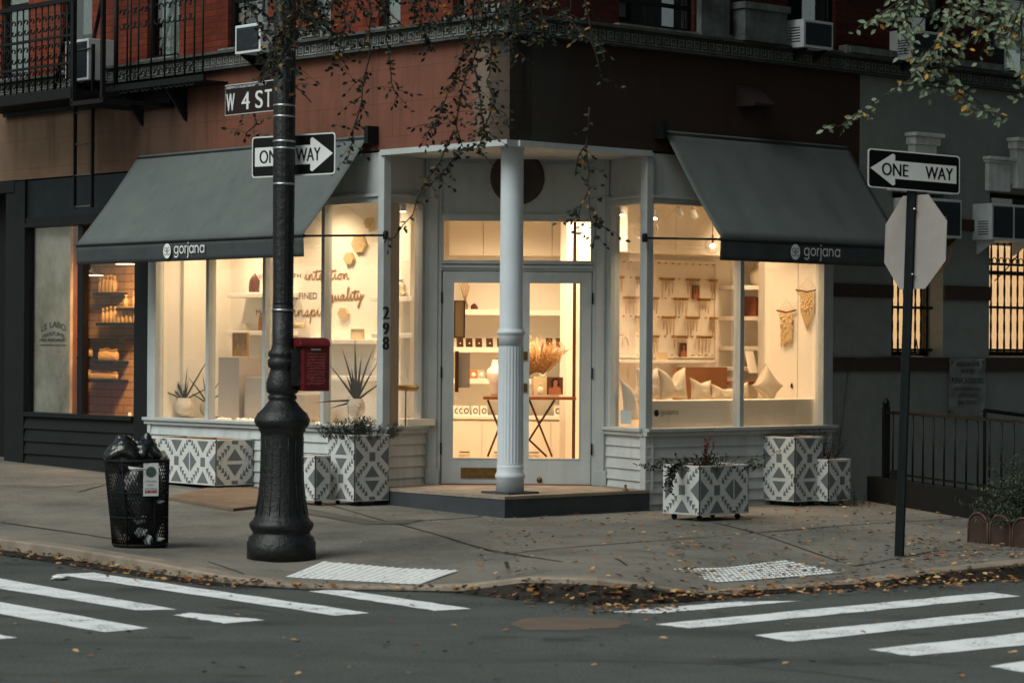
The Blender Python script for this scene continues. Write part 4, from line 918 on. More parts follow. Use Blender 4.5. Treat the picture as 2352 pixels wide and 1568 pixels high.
mb = MB(); P = [FRt.p(FRt.t(x, -.1, y), -.1, zr(x, y, -.1)) for x, y in ((2352, 555), (2335, 590), (2310, 620), (2285, 645))]; mb.tube(P, .007, 5); mb.build('power_cord', M_black, label='black cord hanging in front of the barred window at the right edge', cat='cord')
# acrylic with painted glare sign
a, z0 = FRt.hit(2181, 955, -.06); b, _ = FRt.hit(2263, 955, -.06); z1 = zr(2181, 822, -.06)
S_ = thing('wall_sign', FRt.p((a + b) / 2, -.06, z0), 'clear plastic sign with blurred grey lettering on the stucco between the barred windows', 'sign')
n = NT('acrylic with painted glare'); n.col(n.ramp(n.noise(5, 4), [(.35, s8(110, 114, 114)), (.7, s8(196, 202, 202))])); n.rgh(.2); n.b.inputs['Alpha'].default_value = .42; n.b.inputs['Specular IOR Level'].default_value = .8; ga = n.m; MB().box(FRt, a, b, -.06, -.054, z0, z1).build('plate', ga, S_)  # pale patches in the plate colour stand for lamp glare
mb = MB()
for s_, f0, f1, y0, y1 in (('ABSOLUTE', .18, .82, .86, .93), ('WATER', .3, .7, .73, .81), ('PURIFICATION INC', .05, .95, .56, .66), ('SALES AND SERVICE', .15, .85, .44, .49), ('COOLERS', .25, .75, .32, .38), ('FILTERS', .25, .75, .2, .26)): text(mb, s_, FRt.p(a + (b - a) * f0, -.065, z0 + (z1 - z0) * y0), FRt.U, V((0, 0, 1)), (b - a) * (f1 - f0), (z1 - z0) * (y1 - y0))
mb.build('lettering', mat('faded grey print', s8(44, 46, 46), .7, .3, 9), S_, recalc=False)
mb = MB()
for q in ((a + .05, z0 + .05), (b - .05, z0 + .05), (a + .05, z1 - .05), (b - .05, z1 - .05)): mb.tube([FRt.p(q[0], -.07, q[1]), FRt.p(q[0], 0, q[1])], .008)
mb.build('standoff', M_iron, S_)
# ============================================================ iron railing in front of the areaway
A, B = gnd(2003, 1150), gnd(2224, 1188); FE = Fr(A, B - A); LE = (B - A).length * 1.9
RA = thing('areaway_railing', A, 'black iron railing with a gate post on a low base before the grey wall', 'railing')
zt_ = FE.z(2100, 950, 0); zb_ = FE.z(2100, 1096, 0)
MB().box(FE, .0, LE, -.06, .1, -.3, zb_ - .05).build('base', M_void, RA)
mb = MB(); t = FE.t(2047, 0, 1000); st = (FE.t(2093, 0, 1000) - FE.t(2070, 0, 1000))
while t < LE: mb.tube([FE.p(t, .02, zb_ - .06), FE.p(t, .02, zt_)], .011, 5); t += st
mb.build('pickets', M_black, RA)
mb = MB(); tp = FE.t(2032, 0, 1000); mb.box(FE, tp - .02, LE, 0, .04, zt_ - .02, zt_ + .01); mb.box(FE, tp, LE, .005, .035, zb_, zb_ + .02); mb.build('rails', M_black, RA)
mb = MB(); mb.box(FE, tp - .035, tp + .035, -.02, .05, -.2, zt_ + .06); mb.lathe(FE.p(tp, .015, zt_ + .06), [(.03, 0), (.045, .03), (.03, .07), (0, .09)], 8); mb.build('gate_post', M_black, RA)
t = FE.t(2058, 0, 1080); mb = MB(); mb.box(FE, t - .09, t + .07, -.03, .03, FE.z(2058, 1103), FE.z(2058, 1078)); mb.build('lock_box', M_iron, RA)
mb = MB(); P = [FRt.p(FRt.t(2262, -.5, 940), -.5, zr(2262, 942, -.5)), FRt.p(FRt.t(2420, -.5, 960), -.5, zr(2420, 962, -.5))]; mb.tube(P, .025); mb.tube([P[1], P[1] - V((0, 0, 1.1))], .02); mb.tube([P[0], P[0] - V((0, 0, 1.1))], .02); mb.build('handrail', M_iron, label='black handrail sloping right below the clear wall sign', cat='handrail')
# ============================================================ fire escape
FS = thing('fire_escape', FL.p(7, 0, 4.6), 'black iron fire escape with scrolled railing and drop ladder at the upper left', 'fire escape')
d = -.95; zp = (FL.z(0, 236, d) + FL.z(161, 208, d)) / 2
t0, t1 = FL.t(168, d, 200), FL.t(-140, d, 200)
mb = MB(); mb.box(FL, t0, t1, d - .03, d + .03, zp - .07, zp + .05); mb.box(FL, t0, t1, -.05, 0, zp - .05, zp + .05)
s = t0
while s < t1: mb.box(FL, s, s + .035, d, -.05, zp - .01, zp + .03); s += .085
mb.build('platform', M_iron, FS)
zr1 = FL.z(80, 15, d)
mb = MB(); t = t0
while t < t1: mb.tube([FL.p(t, d, zp + .04), FL.p(t, d, zr1)], .012, 5); t += .135
mb.build('bars', M_iron, FS)
mb = MB(); mb.box(FL, t0, t1, d - .025, d + .025, zr1 - .02, zr1 + .03)
for k in (.32, .62): z = zp + (zr1 - zp) * k; mb.box(FL, t0, t1, d - .015, d + .015, z - .015, z + .015)
mb.build('rails', M_iron, FS)
def scroll(mb, F, t, z, d, r, s1=1, s2=1):
    P = []
    for i in range(20):
        a = i / 19 * 4.2; rr = r * (1 - .17 * a); P.append(F.p(t + s1 * (rr * math.cos(a) - r * .1), d, z + s2 * (rr * math.sin(a))))
    mb.tube(P, .009, 4)
mb = MB(); t = t0 + .07
while t < t1:
    for k in (.2, .47, .78): z = zp + (zr1 - zp) * k; scroll(mb, FL, t, z + .05, d, .05); scroll(mb, FL, t, z - .05, d, .05, -1, -1)
    t += .135
mb.build('scrolls', M_iron, FS)
# ladder well and hanging ladder
mb = MB(); wa, wb = FL.t(240, d, 200), FL.t(165, d, 200); zw0 = FL.z(200, 236, d)
for x, r in ((168, .03), (236, .02)): t = FL.t(x, d, 100); mb.box(FL, t - r, t + r, d - .02, d + .03, zw0, 7)
mb.box(FL, wa, wb, d - .02, d + .02, zw0 - .02, zw0 + .03); mb.box(FL, wa, wa + .03, d, 0, zw0 - .02, zw0 + .03); mb.box(FL, wb - .03, wb, d, 0, zw0 - .02, zw0 + .03); mb.box(FL, wa, wb, -.06, 0, zw0, zw0 + .3); mb.build('ladder_well', M_iron, FS)
mb = MB(); d2 = -.35; zl0 = FL.z(190, 478, d2)
la, lb = FL.t(212, d2, 400), FL.t(172, d2, 400)
for t in (la, lb): mb.box(FL, t - .012, t + .012, d2 - .02, d2 + .02, zl0, 5.2)
mb.build('ladder_rails', M_iron, FS)
mb = MB(); z = zl0 + .02
while z < 5.2: mb.tube([FL.p(la, d2, z), FL.p(lb, d2, z)], .011, 5); z += .37
mb.build('ladder_rungs', mat('worn iron rung', s8(70, 76, 76), .5, .3, 9), FS)
# stair upwards
mb = MB(); P0 = FL.p(FL.t(120, -.6, 200), -.6, zp); P1_ = FL.p(FL.t(212, -.6, 0) - .1, -.6, zp + 2.6)
mb.tube([P0, P1_], .025, 5); mb.tube([P0 + nL * .4, P1_ + nL * .4], .025, 5); mb.build('stair_strings', M_iron, FS)
# second balcony guard close to the wall
BG = thing('window_guard', FL.p(5.5, -.3, 4.7), 'black scrolled balcony guard across the pale curtained upper window', 'balcony guard')
dg = -.32; ga0, ga1 = FL.t(470, dg, 160), FL.t(245, dg, 180); zg = FL.z(350, 192, dg)
mb = MB(); mb.box(FL, ga0, ga1, dg - .02, dg + .02, zg - .04, zg + .03); mb.box(FL, ga0, ga1, dg, 0, zg - .05, zg - .03); mb.box(FL, ga0, ga1, dg - .02, dg + .02, zg + 1.25, zg + 1.29); mb.build('frame', M_iron, BG)
mb = MB()
for x in (266, 292, 300, 318, 347, 378, 402, 424, 446, 466): t = FL.t(x, dg, 100); mb.tube([FL.p(t, dg, zg), FL.p(t, dg, zg + 1.27)], .012 if x != 266 else .03, 5)
mb.build('bars', M_iron, BG)
mb = MB()
for x in (285, 310, 335, 365, 390, 413, 437):
    t = FL.t(x, dg, 80)
    for k in (.78, .04): scroll(mb, FL, t + .04, zg + k + .07, dg, .06); scroll(mb, FL, t - .04, zg + k + .07, dg, .06, -1, 1); scroll(mb, FL, t + .04, zg + k - .07, dg, .06, 1, -1); scroll(mb, FL, t - .04, zg + k - .07, dg, .06, -1, -1)
mb.build('scrolls', M_iron, BG)
for x in (330, 430):
    t = FL.t(x, 0, 300); mb = MB(); mb.prism(Fr(FL.p(t, 0, 0), FL.N * -1, FL.U), [(0, zg - .04), (-dg, zg - .04), (.02, zg - .42), (0, zg - .42)], 0, .03); mb.build('bracket', M_iron, BG)
# ============================================================ lamppost
base = gnd(646, 1283); ZL = base.y; sL = ZL / FP; gL = base.z
def lz(y): # height at the post axis for picture row y
    return (CAM + ray(646, y) * (ZL / ray(646, y).y)).z
LX = at(646, 1283, ZL).x; LP = V((LX, ZL, 0))
LM = thing('lamp_post', V((LX, ZL, gL)), 'tall black cast iron lamppost with bulbous fluted base at the curb', 'street lamp')
prof = [(1290, 79), (1243, 79), (1240, 76), (1232, 75), (1226, 66), (1220, 66), (1214, 71), (1206, 74), (1199, 73), (1193, 66), (1186, 62), (1170, 58), (1140, 54), (1100, 50), (1040, 48.5), (1000, 49), (992, 50), (988, 54), (982, 54), (978, 60), (968, 64), (962, 64), (956, 60), (950, 58), (940, 47), (932, 40), (924, 34), (919, 30), (915, 33), (909, 33), (905, 29.5), (900, 36), (890, 37.5), (878, 37), (862, 32), (852, 29), (846, 28), (842, 33), (834, 34.5), (826, 34), (822, 29), (816, 34), (808, 33), (802, 27), (790, 24.5), (700, 23.8)]
prof = [(h * sL, lz(y)) for y, h in prof]; prof[0] = (prof[0][0], gL - .02)
MB().lathe(LP, prof, 64).build('base', M_lamp, LM)
# vertical ribs on the tapering lower shaft
mb = MB()
for k in range(16):
    a = k * math.pi / 8; e_ = V((math.cos(a), math.sin(a), 0)); P = [LP + e_ * h * sL + V((0, 0, lz(y))) for y, h in ((1182, 61), (1140, 54), (1100, 50), (1040, 48.5), (1002, 49))]; mb.tube(P, .004, 5)
mb.build('ribs', M_lamp, LM)
MB().lathe(LP, [(23.8 * sL, lz(700)), (23.6 * sL, lz(695), .03), (25.4 * sL, lz(400), .02), (25.4 * sL, 6.8, .02)], 64, fl_n=16).build('pole', M_lamp, LM)
# crook and lantern above the picture
P = [LP + V((0, 0, 6.7))] + [LP + V((-.75 + .75 * math.cos(a), 0, 7.6 + .9 * math.sin(a))) for a in [i * math.pi / 10 for i in range(11)]] + [LP + V((-1.5, 0, 7.35))]
MB().tube(P, .05, 8).build('crook', M_lamp, LM); MB().lathe(LP + V((-1.5, 0, 6.95)), [(.02, 0), (.2, .08), (.25, .2), (.12, .36), (.05, .42)], 20).build('lantern', M_lamp, LM)
for y in (243, 268, 325, 341, 423, 712): MB().lathe(LP, [(25.4 * sL + .003, lz(y + 2.2)), (25.4 * sL + .003, lz(y - 2.2))], 32).build('strap', M_strap, LM)
# signs on it
def sign_plate(P, Ud, w, h, th=.004, rnd=.02):
    f = Fr(P, Ud); pts = []
    for cx_, cz_, a0 in ((w / 2 - rnd, h / 2 - rnd, 0), (-w / 2 + rnd, h / 2 - rnd, 90), (-w / 2 + rnd, -h / 2 + rnd, 180), (w / 2 - rnd, -h / 2 + rnd, 270)):
        for i in range(5): a = math.radians(a0 + 90 * i / 4); pts.append((cx_ + rnd * math.cos(a), P[2] + cz_ + rnd * math.sin(a)))
    return f, pts
def oneway(C, Ud, w, h, right, lab, vflip=1, tilt=0):
    Tg = thing('one_way_sign', C, lab, 'traffic sign', 'one way signs')
    f = Fr(C, Ud); u = f.U if f.U.x > 0 else -f.U; f = Fr(C, u); f.N = f.N if f.N.y > 0 else -f.N
    zt = lambda t, z: z + t * tilt
    def rr(w_, h_, r, d0, d1, mt, nm, par):
        pts = []
        for cx_, cz_, a0 in ((w_ / 2 - r, h_ / 2 - r, 0), (-w_ / 2 + r, h_ / 2 - r, 90), (-w_ / 2 + r, -h_ / 2 + r, 180), (w_ / 2 - r, -h_ / 2 + r, 270)):
            for i in range(6): a = math.radians(a0 + 90 * i / 5); x = cx_ + r * math.cos(a); pts.append((x, zt(x, C[2] + cz_ + r * math.sin(a))))
        return MB().prism(f, pts, d0, d1).build(nm, mt, par)
    rr(w, h, .03, 0, .003, M_signw, 'plate', Tg); rr(w - .022, h - .022, .024, -.0015, -.0005, M_signb, 'black_face', Tg)
    k = 1 if right else -1
    A = [(k * -.46 * w, -.23 * h), (k * -.46 * w, .23 * h), (k * .21 * w, .23 * h), (k * .21 * w, .38 * h), (k * .235 * w, .41 * h), (k * .475 * w, 0), (k * .235 * w, -.41 * h), (k * .21 * w, -.38 * h), (k * .21 * w, -.23 * h)]
    if not right: A = [(x if x < 0 or True else x, z) for x, z in A]
    MB().prism(f, [(x, zt(x, C[2] + z)) for x, z in A], -.003, -.0022).build('arrow', M_signw, Tg)
    mb = MB(); x0 = -.33 * w if right else -.33 * w
    for s_, a, b in ((('ONE', -.40, -.12), ('WAY', .04, .33)) if right else (('ONE', -.35, -.07), ('WAY', .12, .42))):
        O = f.p(a * w, -.0042, zt(a * w, C[2] - .16 * h)); text(mb, s_, O, f.U + V((0, 0, tilt)), V((0, 0, 1)), (b - a) * w, .32 * h, bold=.003)
    text(mb, 'DO NOT REMOVE', f.p(.2 * w, -.0042, zt(.2 * w, C[2] - .44 * h)), f.U, V((0, 0, 1)), .2 * w, .03 * h)
    mb.build('lettering', M_signb, Tg, recalc=False); return Tg
Zs = ZL + .13
Pc = at(673, 357, Zs)
OW1 = oneway(Pc, (math.cos(math.radians(38)), -math.sin(math.radians(38)), 0), .93, .34, True, 'black and white one way sign with a right arrow strapped behind the lamppost')
# street name sign
C = at(566, 226, ZL + .35); f = Fr(C, (.6717, -.7408, 0)); f.N = V((.7408, .6717, 0)); Wd, Hd = .60, .255
NS = thing('street_name_sign', C, 'brown W 4 ST street name sign left of the lamppost', 'street sign')
MB().box(f, -Wd / 2, Wd / 2 + .1, 0, .004, C[2] - Hd / 2, C[2] + Hd / 2).build('plate', M_signw, NS); MB().box(f, -Wd / 2 + .006, Wd / 2 + .09, -.002, -.0006, C[2] - Hd / 2 + .006, C[2] + Hd / 2 - .006).build('face', M_brown, NS)
MB().box(f, -Wd / 2 + .006, Wd / 2 + .09, -.003, -.0022, C[2] + Hd / 2 - .045, C[2] + Hd / 2 - .008).build('top_strip', M_signb, NS)
mb = MB(); text(mb, 'GREENWICH VILLAGE HISTORIC DISTRICT', f.p(-Wd / 2 + .02, -.004, C[2] + Hd / 2 - .035), f.U, V((0, 0, 1)), Wd - .04, .02, bold=.0008)
for s_, a, b in (('W', -.46, -.25), ('4', -.10, .10), ('S', .22, .40), ('T', .44, .6)): text(mb, s_, f.p(a * Wd, -.004, C[2] - Hd / 2 + .035), f.U, V((0, 0, 1)), (b - a) * Wd * .9, .145, bold=.004)
mb.build('lettering', M_signw, NS, recalc=False)
mb = MB(); mb.box(f, Wd / 2 + .05, Wd / 2 + .3, .0, .02, C[2] - .05, C[2] + .05); mb.build('bracket', M_iron, NS)
# red alarm box on the post
RB = thing('red_box', at(712, 835, ZL), 'red enamelled call box covered in scratched writing, mounted on the lamppost', 'call box')
Cb = at(712, 835, ZL); fb = Fr((Cb.x, ZL - .02, 0), (.93, .36)); sb = ZL / FP
z0, z1 = lz(897), lz(790); xa, xb = -.135, .13
mb = MB(); mb.box(fb, xa + .04, xb, -.13, .14, z0, z1); bev(mb.build('case', M_red, RB), .008)
mb = MB(); P = [(.155 * math.cos(a), z1 + .055 * math.sin(a)) for a in [i * math.pi / 8 for i in range(9)]]
f3 = Fr(fb.p((xa + xb) / 2, 0, 0), fb.N * -1, fb.U); mb.prism(f3, P + [(-.155, z1 - .02), (.155, z1 - .02)], -.125, .13); bev(mb.build('lid', M_red, RB), .006)
mb = MB(); mb.box(fb, xa + .06, xb - .02, -.134, -.13, z0 + .03, z1 - .06); mb.build('door', mat('worn red door', s8(80, 22, 25), .5, .5, 20), RB); mb = MB(); mb.box(fb, -.03, .05, -.14, -.13, z1 - .05, z1 - .035); mb.build('handle', M_strap, RB)
mb = MB(); zz = z1 - .08
while zz > z0 + .05:
    x = xa + .075
    while x < xb - .045:
        l = U(.008, .02); k = [(x, zz + U(-.004, .004)), (x + l * .5, zz + U(0, .014)), (x + l, zz + U(-.008, .006))]; ribbon(mb, [(a, b) for a, b in k], .0022, fb.p(0, -.1355, 0), fb.U, V((0, 0, 1))); x += l * U(1.0, 1.6)
    zz -= .024
mb.build('scratches', M_scr, RB, recalc=False)
mb = MB(); mb.box(fb, xa - .03, xa + .05, -.06, .06, z0 + .04, z1 - .04); mb.build('mount', M_lamp, RB)
# ============================================================ right pole with stop sign back and one way sign
bp = gnd(2066, 1277); ZP = bp.y; tp_ = at(2095, 440, ZP)
SP = thing('stop_sign', bp, 'octagonal sign seen from its bare metal back on a leaning dark green post', 'traffic sign')
ax = (tp_ - bp).normalized(); hw = 11.2 * ZP / FP
def along(z): return bp + ax * ((z - bp.z) / ax.z)
f = Fr((0, 0), (1, 0), (0, 1))
mb = MB(); z_ = [bp.z - .05, tp_.z + .25]
for d0, d1, a, b in ((0, .006, -hw, -hw * .45), (0, .006, hw * .45, hw), (.02, .026, -hw * .55, hw * .55)):
    P = []
    for z in z_:
        c = along(z)
        P += [c + V((a, -d1 + .02, 0)), c + V((b, -d1 + .02, 0)), c + V((b, -d0 + .02, 0)), c + V((a, -d0 + .02, 0))]
    mb.hexa(P)
for s_ in (-1, 1):
    P = []
    for z in z_:
        c = along(z); a = s_ * hw * .5; P += [c + V((a - .003, -.008, 0)), c + V((a + .003, -.008, 0)), c + V((a + .003, .022, 0)), c + V((a - .003, .022, 0))]
    mb.hexa(P)
mb.build('post', mat('dark green post', s8(24, 31, 32), .5, .25, 9, .001, 50), SP)
# octagon, folded very slightly about its middle
yc = 556; oc = at(2097, yc, ZP + .04); hh = 108 * ZP / FP
import itertools
oct_ = [(hh * 1.0 * math.cos(math.radians(22.5 + 45 * k)) / math.cos(math.radians(22.5)), hh * math.sin(math.radians(22.5 + 45 * k)) / math.cos(math.radians(22.5))) for k in range(8)]
ang = math.radians(59); 
def half(sg, da):
    u = V((math.cos(ang + da) * 1, -math.sin(ang + da) * -1 * 1, 0)); u = V((math.cos(ang + da), -math.sin(ang + da), 0))
    nn_ = V((-u.y, u.x, 0)); pts = [p for p in oct_ if p[0] * sg > 0]; pts.sort(key=lambda p: math.atan2(p[1], p[0] * sg))
    pts = [(0, -hh)] + pts + [(0, hh)]; out = []
    for dd in (0, .003): out += [oc + u * x + V((0, 0, z)) + ax * 0 + V((ax.x / ax.z * z, 0, 0)) + nn_ * dd for x, z in pts]
    n_ = len(pts); mb = MB(); mb.add(out, [tuple(range(n_)), tuple(range(2 * n_ - 1, n_ - 1, -1))] + [(i, (i + 1) % n_, n_ + (i + 1) % n_, n_ + i) for i in range(n_)]); return mb
a_ = half(-1, .05); b_ = half(1, -.07)
pl_ = MB(); pl_.add(a_.v, a_.f); pl_.add(b_.v, b_.f); pl_.build('octagon_plate', M_alu, SP)
mb = MB()
for y in (480, 630): mb.tube([at(2098 - (y - 556) * .03, y, ZP - .03), at(2098 - (y - 556) * .03, y, ZP + .05)], .01, 6)
mb.build('bolts', M_strap, SP)
OW2 = oneway(at(2100, 394, ZP - .03), (math.cos(math.radians(26)), math.sin(math.radians(26)), 0), .93, .325, False, tilt=-.035, lab= 'one way sign with a left arrow on top of the right hand post')
mb = MB(); q = at(2100, 394, ZP - .034); mb.tube([q + V((-.03, 0, -.16)), q + V((-.035, 0, .165))], .003, 4); 
# ============================================================ wire litter basket
bc = gnd(322, 1254); ZB_ = bc.y; s_ = ZB_ / FP; r0, r1 = 61 * s_, 72 * s_; H = (1258 - 1066) * s_
TB = thing('litter_basket', bc, 'black wire mesh litter basket with a white notice plate, overfull, near the curb', 'litter basket')
mb = MB(); lean = V((-.035, 0, 0))
def rp(a, k, dr=0): r = r0 + (r1 - r0) * k ** 1.3 + dr; return bc + V((math.cos(a) * r, math.sin(a) * r, .02 + H * k)) + lean * k
for sg in (-1, 1):
    for i in range(56):
        a0 = i * 2 * math.pi / 56; mb.tube([rp(a0 + sg * k * 1.3, k) for k in [j / 7 for j in range(8)]], .0032, 3)
mb.build('mesh', M_iron, TB)
mb = MB()
for k, r in ((0, .012), (.33, .009), (.62, .007), (1, .014)): mb.tube([rp(2 * math.pi * j / 28, k) for j in range(29)], r, 5)
mb.build('hoops', M_iron, TB)
mb = MB()
for i in range(6): a = -1.9 + i * math.pi / 3; mb.tube([rp(a, k, .005) for k in (0, .3, .6, 1)], .008, 4)
mb.build('ribs', M_iron, TB)
MB().lathe(bc + V((0, 0, .0)), [(r0, 0), (r0, .03)], 24).build('bottom', M_iron, TB)
# notice plate
a = math.atan2(-1, .62); c = rp(a, .62, .02); u = V((-math.sin(a), math.cos(a), 0)); f = Fr(c, u); f.N = V((-math.cos(a), -math.sin(a), 0)); w_, zb1, zt1 = 17.5 * s_, bc.z + H * .62, bc.z + H * 1.01
f = Fr((c.x - .0, c.y, 0), (.93, .36)); f.N = V((-.36, .93, 0))
MB().box(f, -w_, w_, 0, .004, zb1, zt1).build('notice_plate', M_signw, TB)
mb = MB(); mb.lathe(f.p(0, -.001, zt1 - .075), [(.0, 0), (.045, 0), (.045, .001)], 20, axis=-f.N); 
for k, t_ in enumerate(('LITTER BASKET', 'ONLY', 'NO HOUSEHOLD', 'TRASH')): text(mb, t_, f.p(-w_ + .012 + (.02 if k % 2 else 0), -.002, zt1 - .16 - k * .03), f.U, V((0, 0, 1)), 2 * w_ - .024 - (.04 if k % 2 else 0), .015)
mb.build('notice_print', mat('green grey print', s8(70, 90, 84), .7, .2, 9), TB, recalc=False)
mb = MB(); text(mb, '$100 FINE', f.p(-w_ + .012, -.002, zb1 + .02), f.U, V((0, 0, 1)), 2 * w_ - .024, .03, bold=.0015); mb.build('fine_print', mat('red print', s8(170, 60, 60), .7, .1, 9), TB, recalc=False)
def blob(c, sc, n=26, m_=18, amp=.18, fr=2.3, seed=0, peaks=()):
    rnd = random.Random(seed); ph = [rnd.uniform(0, 6.28) for _ in range(12)]
    mb = MB(); vs = []; fs = []
    for i in range(m_ + 1):
        th = math.pi * i / m_
        for k in range(n):
            a = 2 * math.pi * k / n; d = V((math.sin(th) * math.cos(a), math.sin(th) * math.sin(a), math.cos(th)))
            r = 1 + amp * (math.sin(fr * 3 * d.x + ph[0]) * math.cos(fr * 2.4 * d.z + ph[1]) + .7 * abs(math.sin(fr * 4 * d.y + fr * 3 * d.z + ph[2])) + .5 * abs(math.sin(fr * 7 * d.x - fr * 5 * d.z + ph[3])) - .6)
            r += sum(h * math.exp(-(d - V(pd).normalized()).length ** 2 / w2) for pd, h, w2 in peaks)
            vs.append(V(c) + V((d.x * sc[0], d.y * sc[1], d.z * sc[2])) * r)
    for i in range(m_):
        for k in range(n): j = (k + 1) % n; fs.append((i * n + k, i * n + j, (i + 1) * n + j, (i + 1) * n + k))
    mb.add(vs, fs, True); return mb
top = bc + V((lean.x, 0, H))
blob(at(287, 1046, ZB_), (.16, .16, .15), seed=3, amp=.13, fr=1.3, n=40, m_=28, peaks=(((-.3, 0, 1), .2, .06),)).build('garbage_bag', M_bag, label='shiny black garbage bag heaped on the left of the litter basket', cat='garbage bag')
blob(at(332, 1040, ZB_ + .05), (.125, .14, .13), seed=8, amp=.14, fr=1.2, n=40, m_=28, peaks=(((.15, 0, 1), .45, .05), ((1, 0, -.1), .3, .1))).build('garbage_bag', M_bag, label='pointed black garbage bag tied up on the right of the litter basket', cat='garbage bag')
blob(bc + V((0, 0, H * .53)) + lean * .5, (r1 * .86, r1 * .86, H * .5), seed=5, amp=.05).build('garbage_bag', M_bag, label='large black liner bag filling the upper inside of the wire basket', cat='garbage bag')
blob(at(362, 1052, ZB_ + .1), (.07, .06, .06), seed=21, amp=.2).build('paper_bag', mat('stained paper bag', s8(196, 176, 156), .8, .3, 9, .004, 30), label='crumpled pale paper bag sticking out behind the notice plate of the basket', cat='paper bag')
o = MB(); q = at(316, 1076, ZB_ - .29); o.add([q + V((-.08, 0, .02)), q + V((.08, 0, .0)), q + V((.07, .01, -.012)), q + V((-.03, .01, -.02)), q + V((-.07, .0, -.004)), q + V((.0, -.02, .004))], [(0, 5, 4), (0, 1, 5), (1, 2, 5), (2, 3, 5), (3, 4, 5)]); o.build('cup_lid', M_signw, label='white plastic scrap caught on the front of the wire basket', cat='scrap')
for k, (x, y, rr_, lab) in enumerate([(287, 1180, .05, 'left crumpled paper scrap halfway down inside the wire basket'), (322, 1192, .065, 'wide white paper scrap in the middle inside the wire basket'), (364, 1152, .045, 'small pale paper scrap below the notice plate inside the basket'), (340, 1240, .06, 'grey paper cup crushed at the bottom of the wire basket'), (325, 1222, .065, 'bright white paper leaning low inside the wire basket'), (362, 1238, .05, 'grey scrap at the bottom right inside the wire basket'), (290, 1236, .05, 'brownish scrap at the bottom left inside the wire basket')]):
    q = at(x, y, ZB_); q = at(x, y, ZB_ - math.sqrt(max(0, (r0 * .93) ** 2 - (q.x - bc.x) ** 2))); blob(q, (rr_ * (.5 + .25 * (k % 3)), .01, rr_ * (.75 - .2 * (k % 3))), seed=30 + k, amp=.25, fr=1.6, n=24, m_=14).build('paper_scrap', M_paper if k != 6 else M_plate, label=lab, cat='paper scrap', group='litter inside the basket')
# scraps on the street
for x, y, lab in ((138, 1331, 'white paper scrap lying on the asphalt beside the upper left crosswalk stripe'), (272, 1294, 'small pale scrap in the leaves of the left gutter')):
    p = onz(x, y, RZ); o = blob(p + V((0, 0, .02)), (.06, .05, .02), seed=x, amp=.3, n=16, m_=8); o.build('paper_scrap', M_signw, label=lab, cat='paper scrap')
# little iron stub on the step
q = FRt.p(FRt.t(1443, -.02, 1122), .02, 0); q.z = ZST; mb = MB(); mb.lathe(q, [(.03, 0), (.03, .01), (.012, .015), (.012, .05), (.016, .055), (.012, .06)], 10); mb.build('door_stop', M_brass, label='small brass stub standing on the right end of the entrance step', cat='door stop')
# ============================================================ planters
def clip(poly, u0, u1, v0, v1):
    for ax_, lim, sg in ((0, u0, 1), (0, u1, -1), (1, v0, 1), (1, v1, -1)):
        out = []
        for i in range(len(poly)):
            a, b = poly[i], poly[(i + 1) % len(poly)]; fa, fb = sg * (a[ax_] - lim), sg * (b[ax_] - lim)
            if fa >= 0: out.append(a)
            if fa * fb < 0: t = fa / (fa - fb); out.append((a[0] + (b[0] - a[0]) * t, a[1] + (b[1] - a[1]) * t))
        poly = out
        if len(poly) < 3: return []
    return poly
CELL = [[(-.085, -.1), (.085, -.1), (.085, .1), (-.085, .1)], [(-.21, .46), (.21, .46), (0, .2)], [(-.21, -.46), (.21, -.46), (0, -.2)], [(-.48, .22), (-.48, -.22), (-.24, 0)], [(.48, .22), (.48, -.22), (.24, 0)]]
for sx in (-1, 1):
    for sy in (-1, 1):
        for k in range(5):
            q = .13 + k * .075; CELL.append([(sx * q, sy * q), (sx * (q + .1), sy * (q + .0)), (sx * (q + .03), sy * (q + .125))])
def pattern(mb, F, t0, w, z0, h, cell, off, d, mg=.012):
    """tile motif over a face of width w and height h; off shifts it by part of a cell"""
    for i in range(-1, int(w / cell) + 2):
        for j in range(-1, int(h / cell) + 2):
            for p in CELL:
                q = clip([(x * cell + (i + .5) * cell, y * cell + (j + .5 + off) * cell) for x, y in p], mg, w - mg, mg, h - mg)
                if q: mb.prism(F, [(t0 + a, z0 + b) for a, b in q], d - .0022, d - .0006)
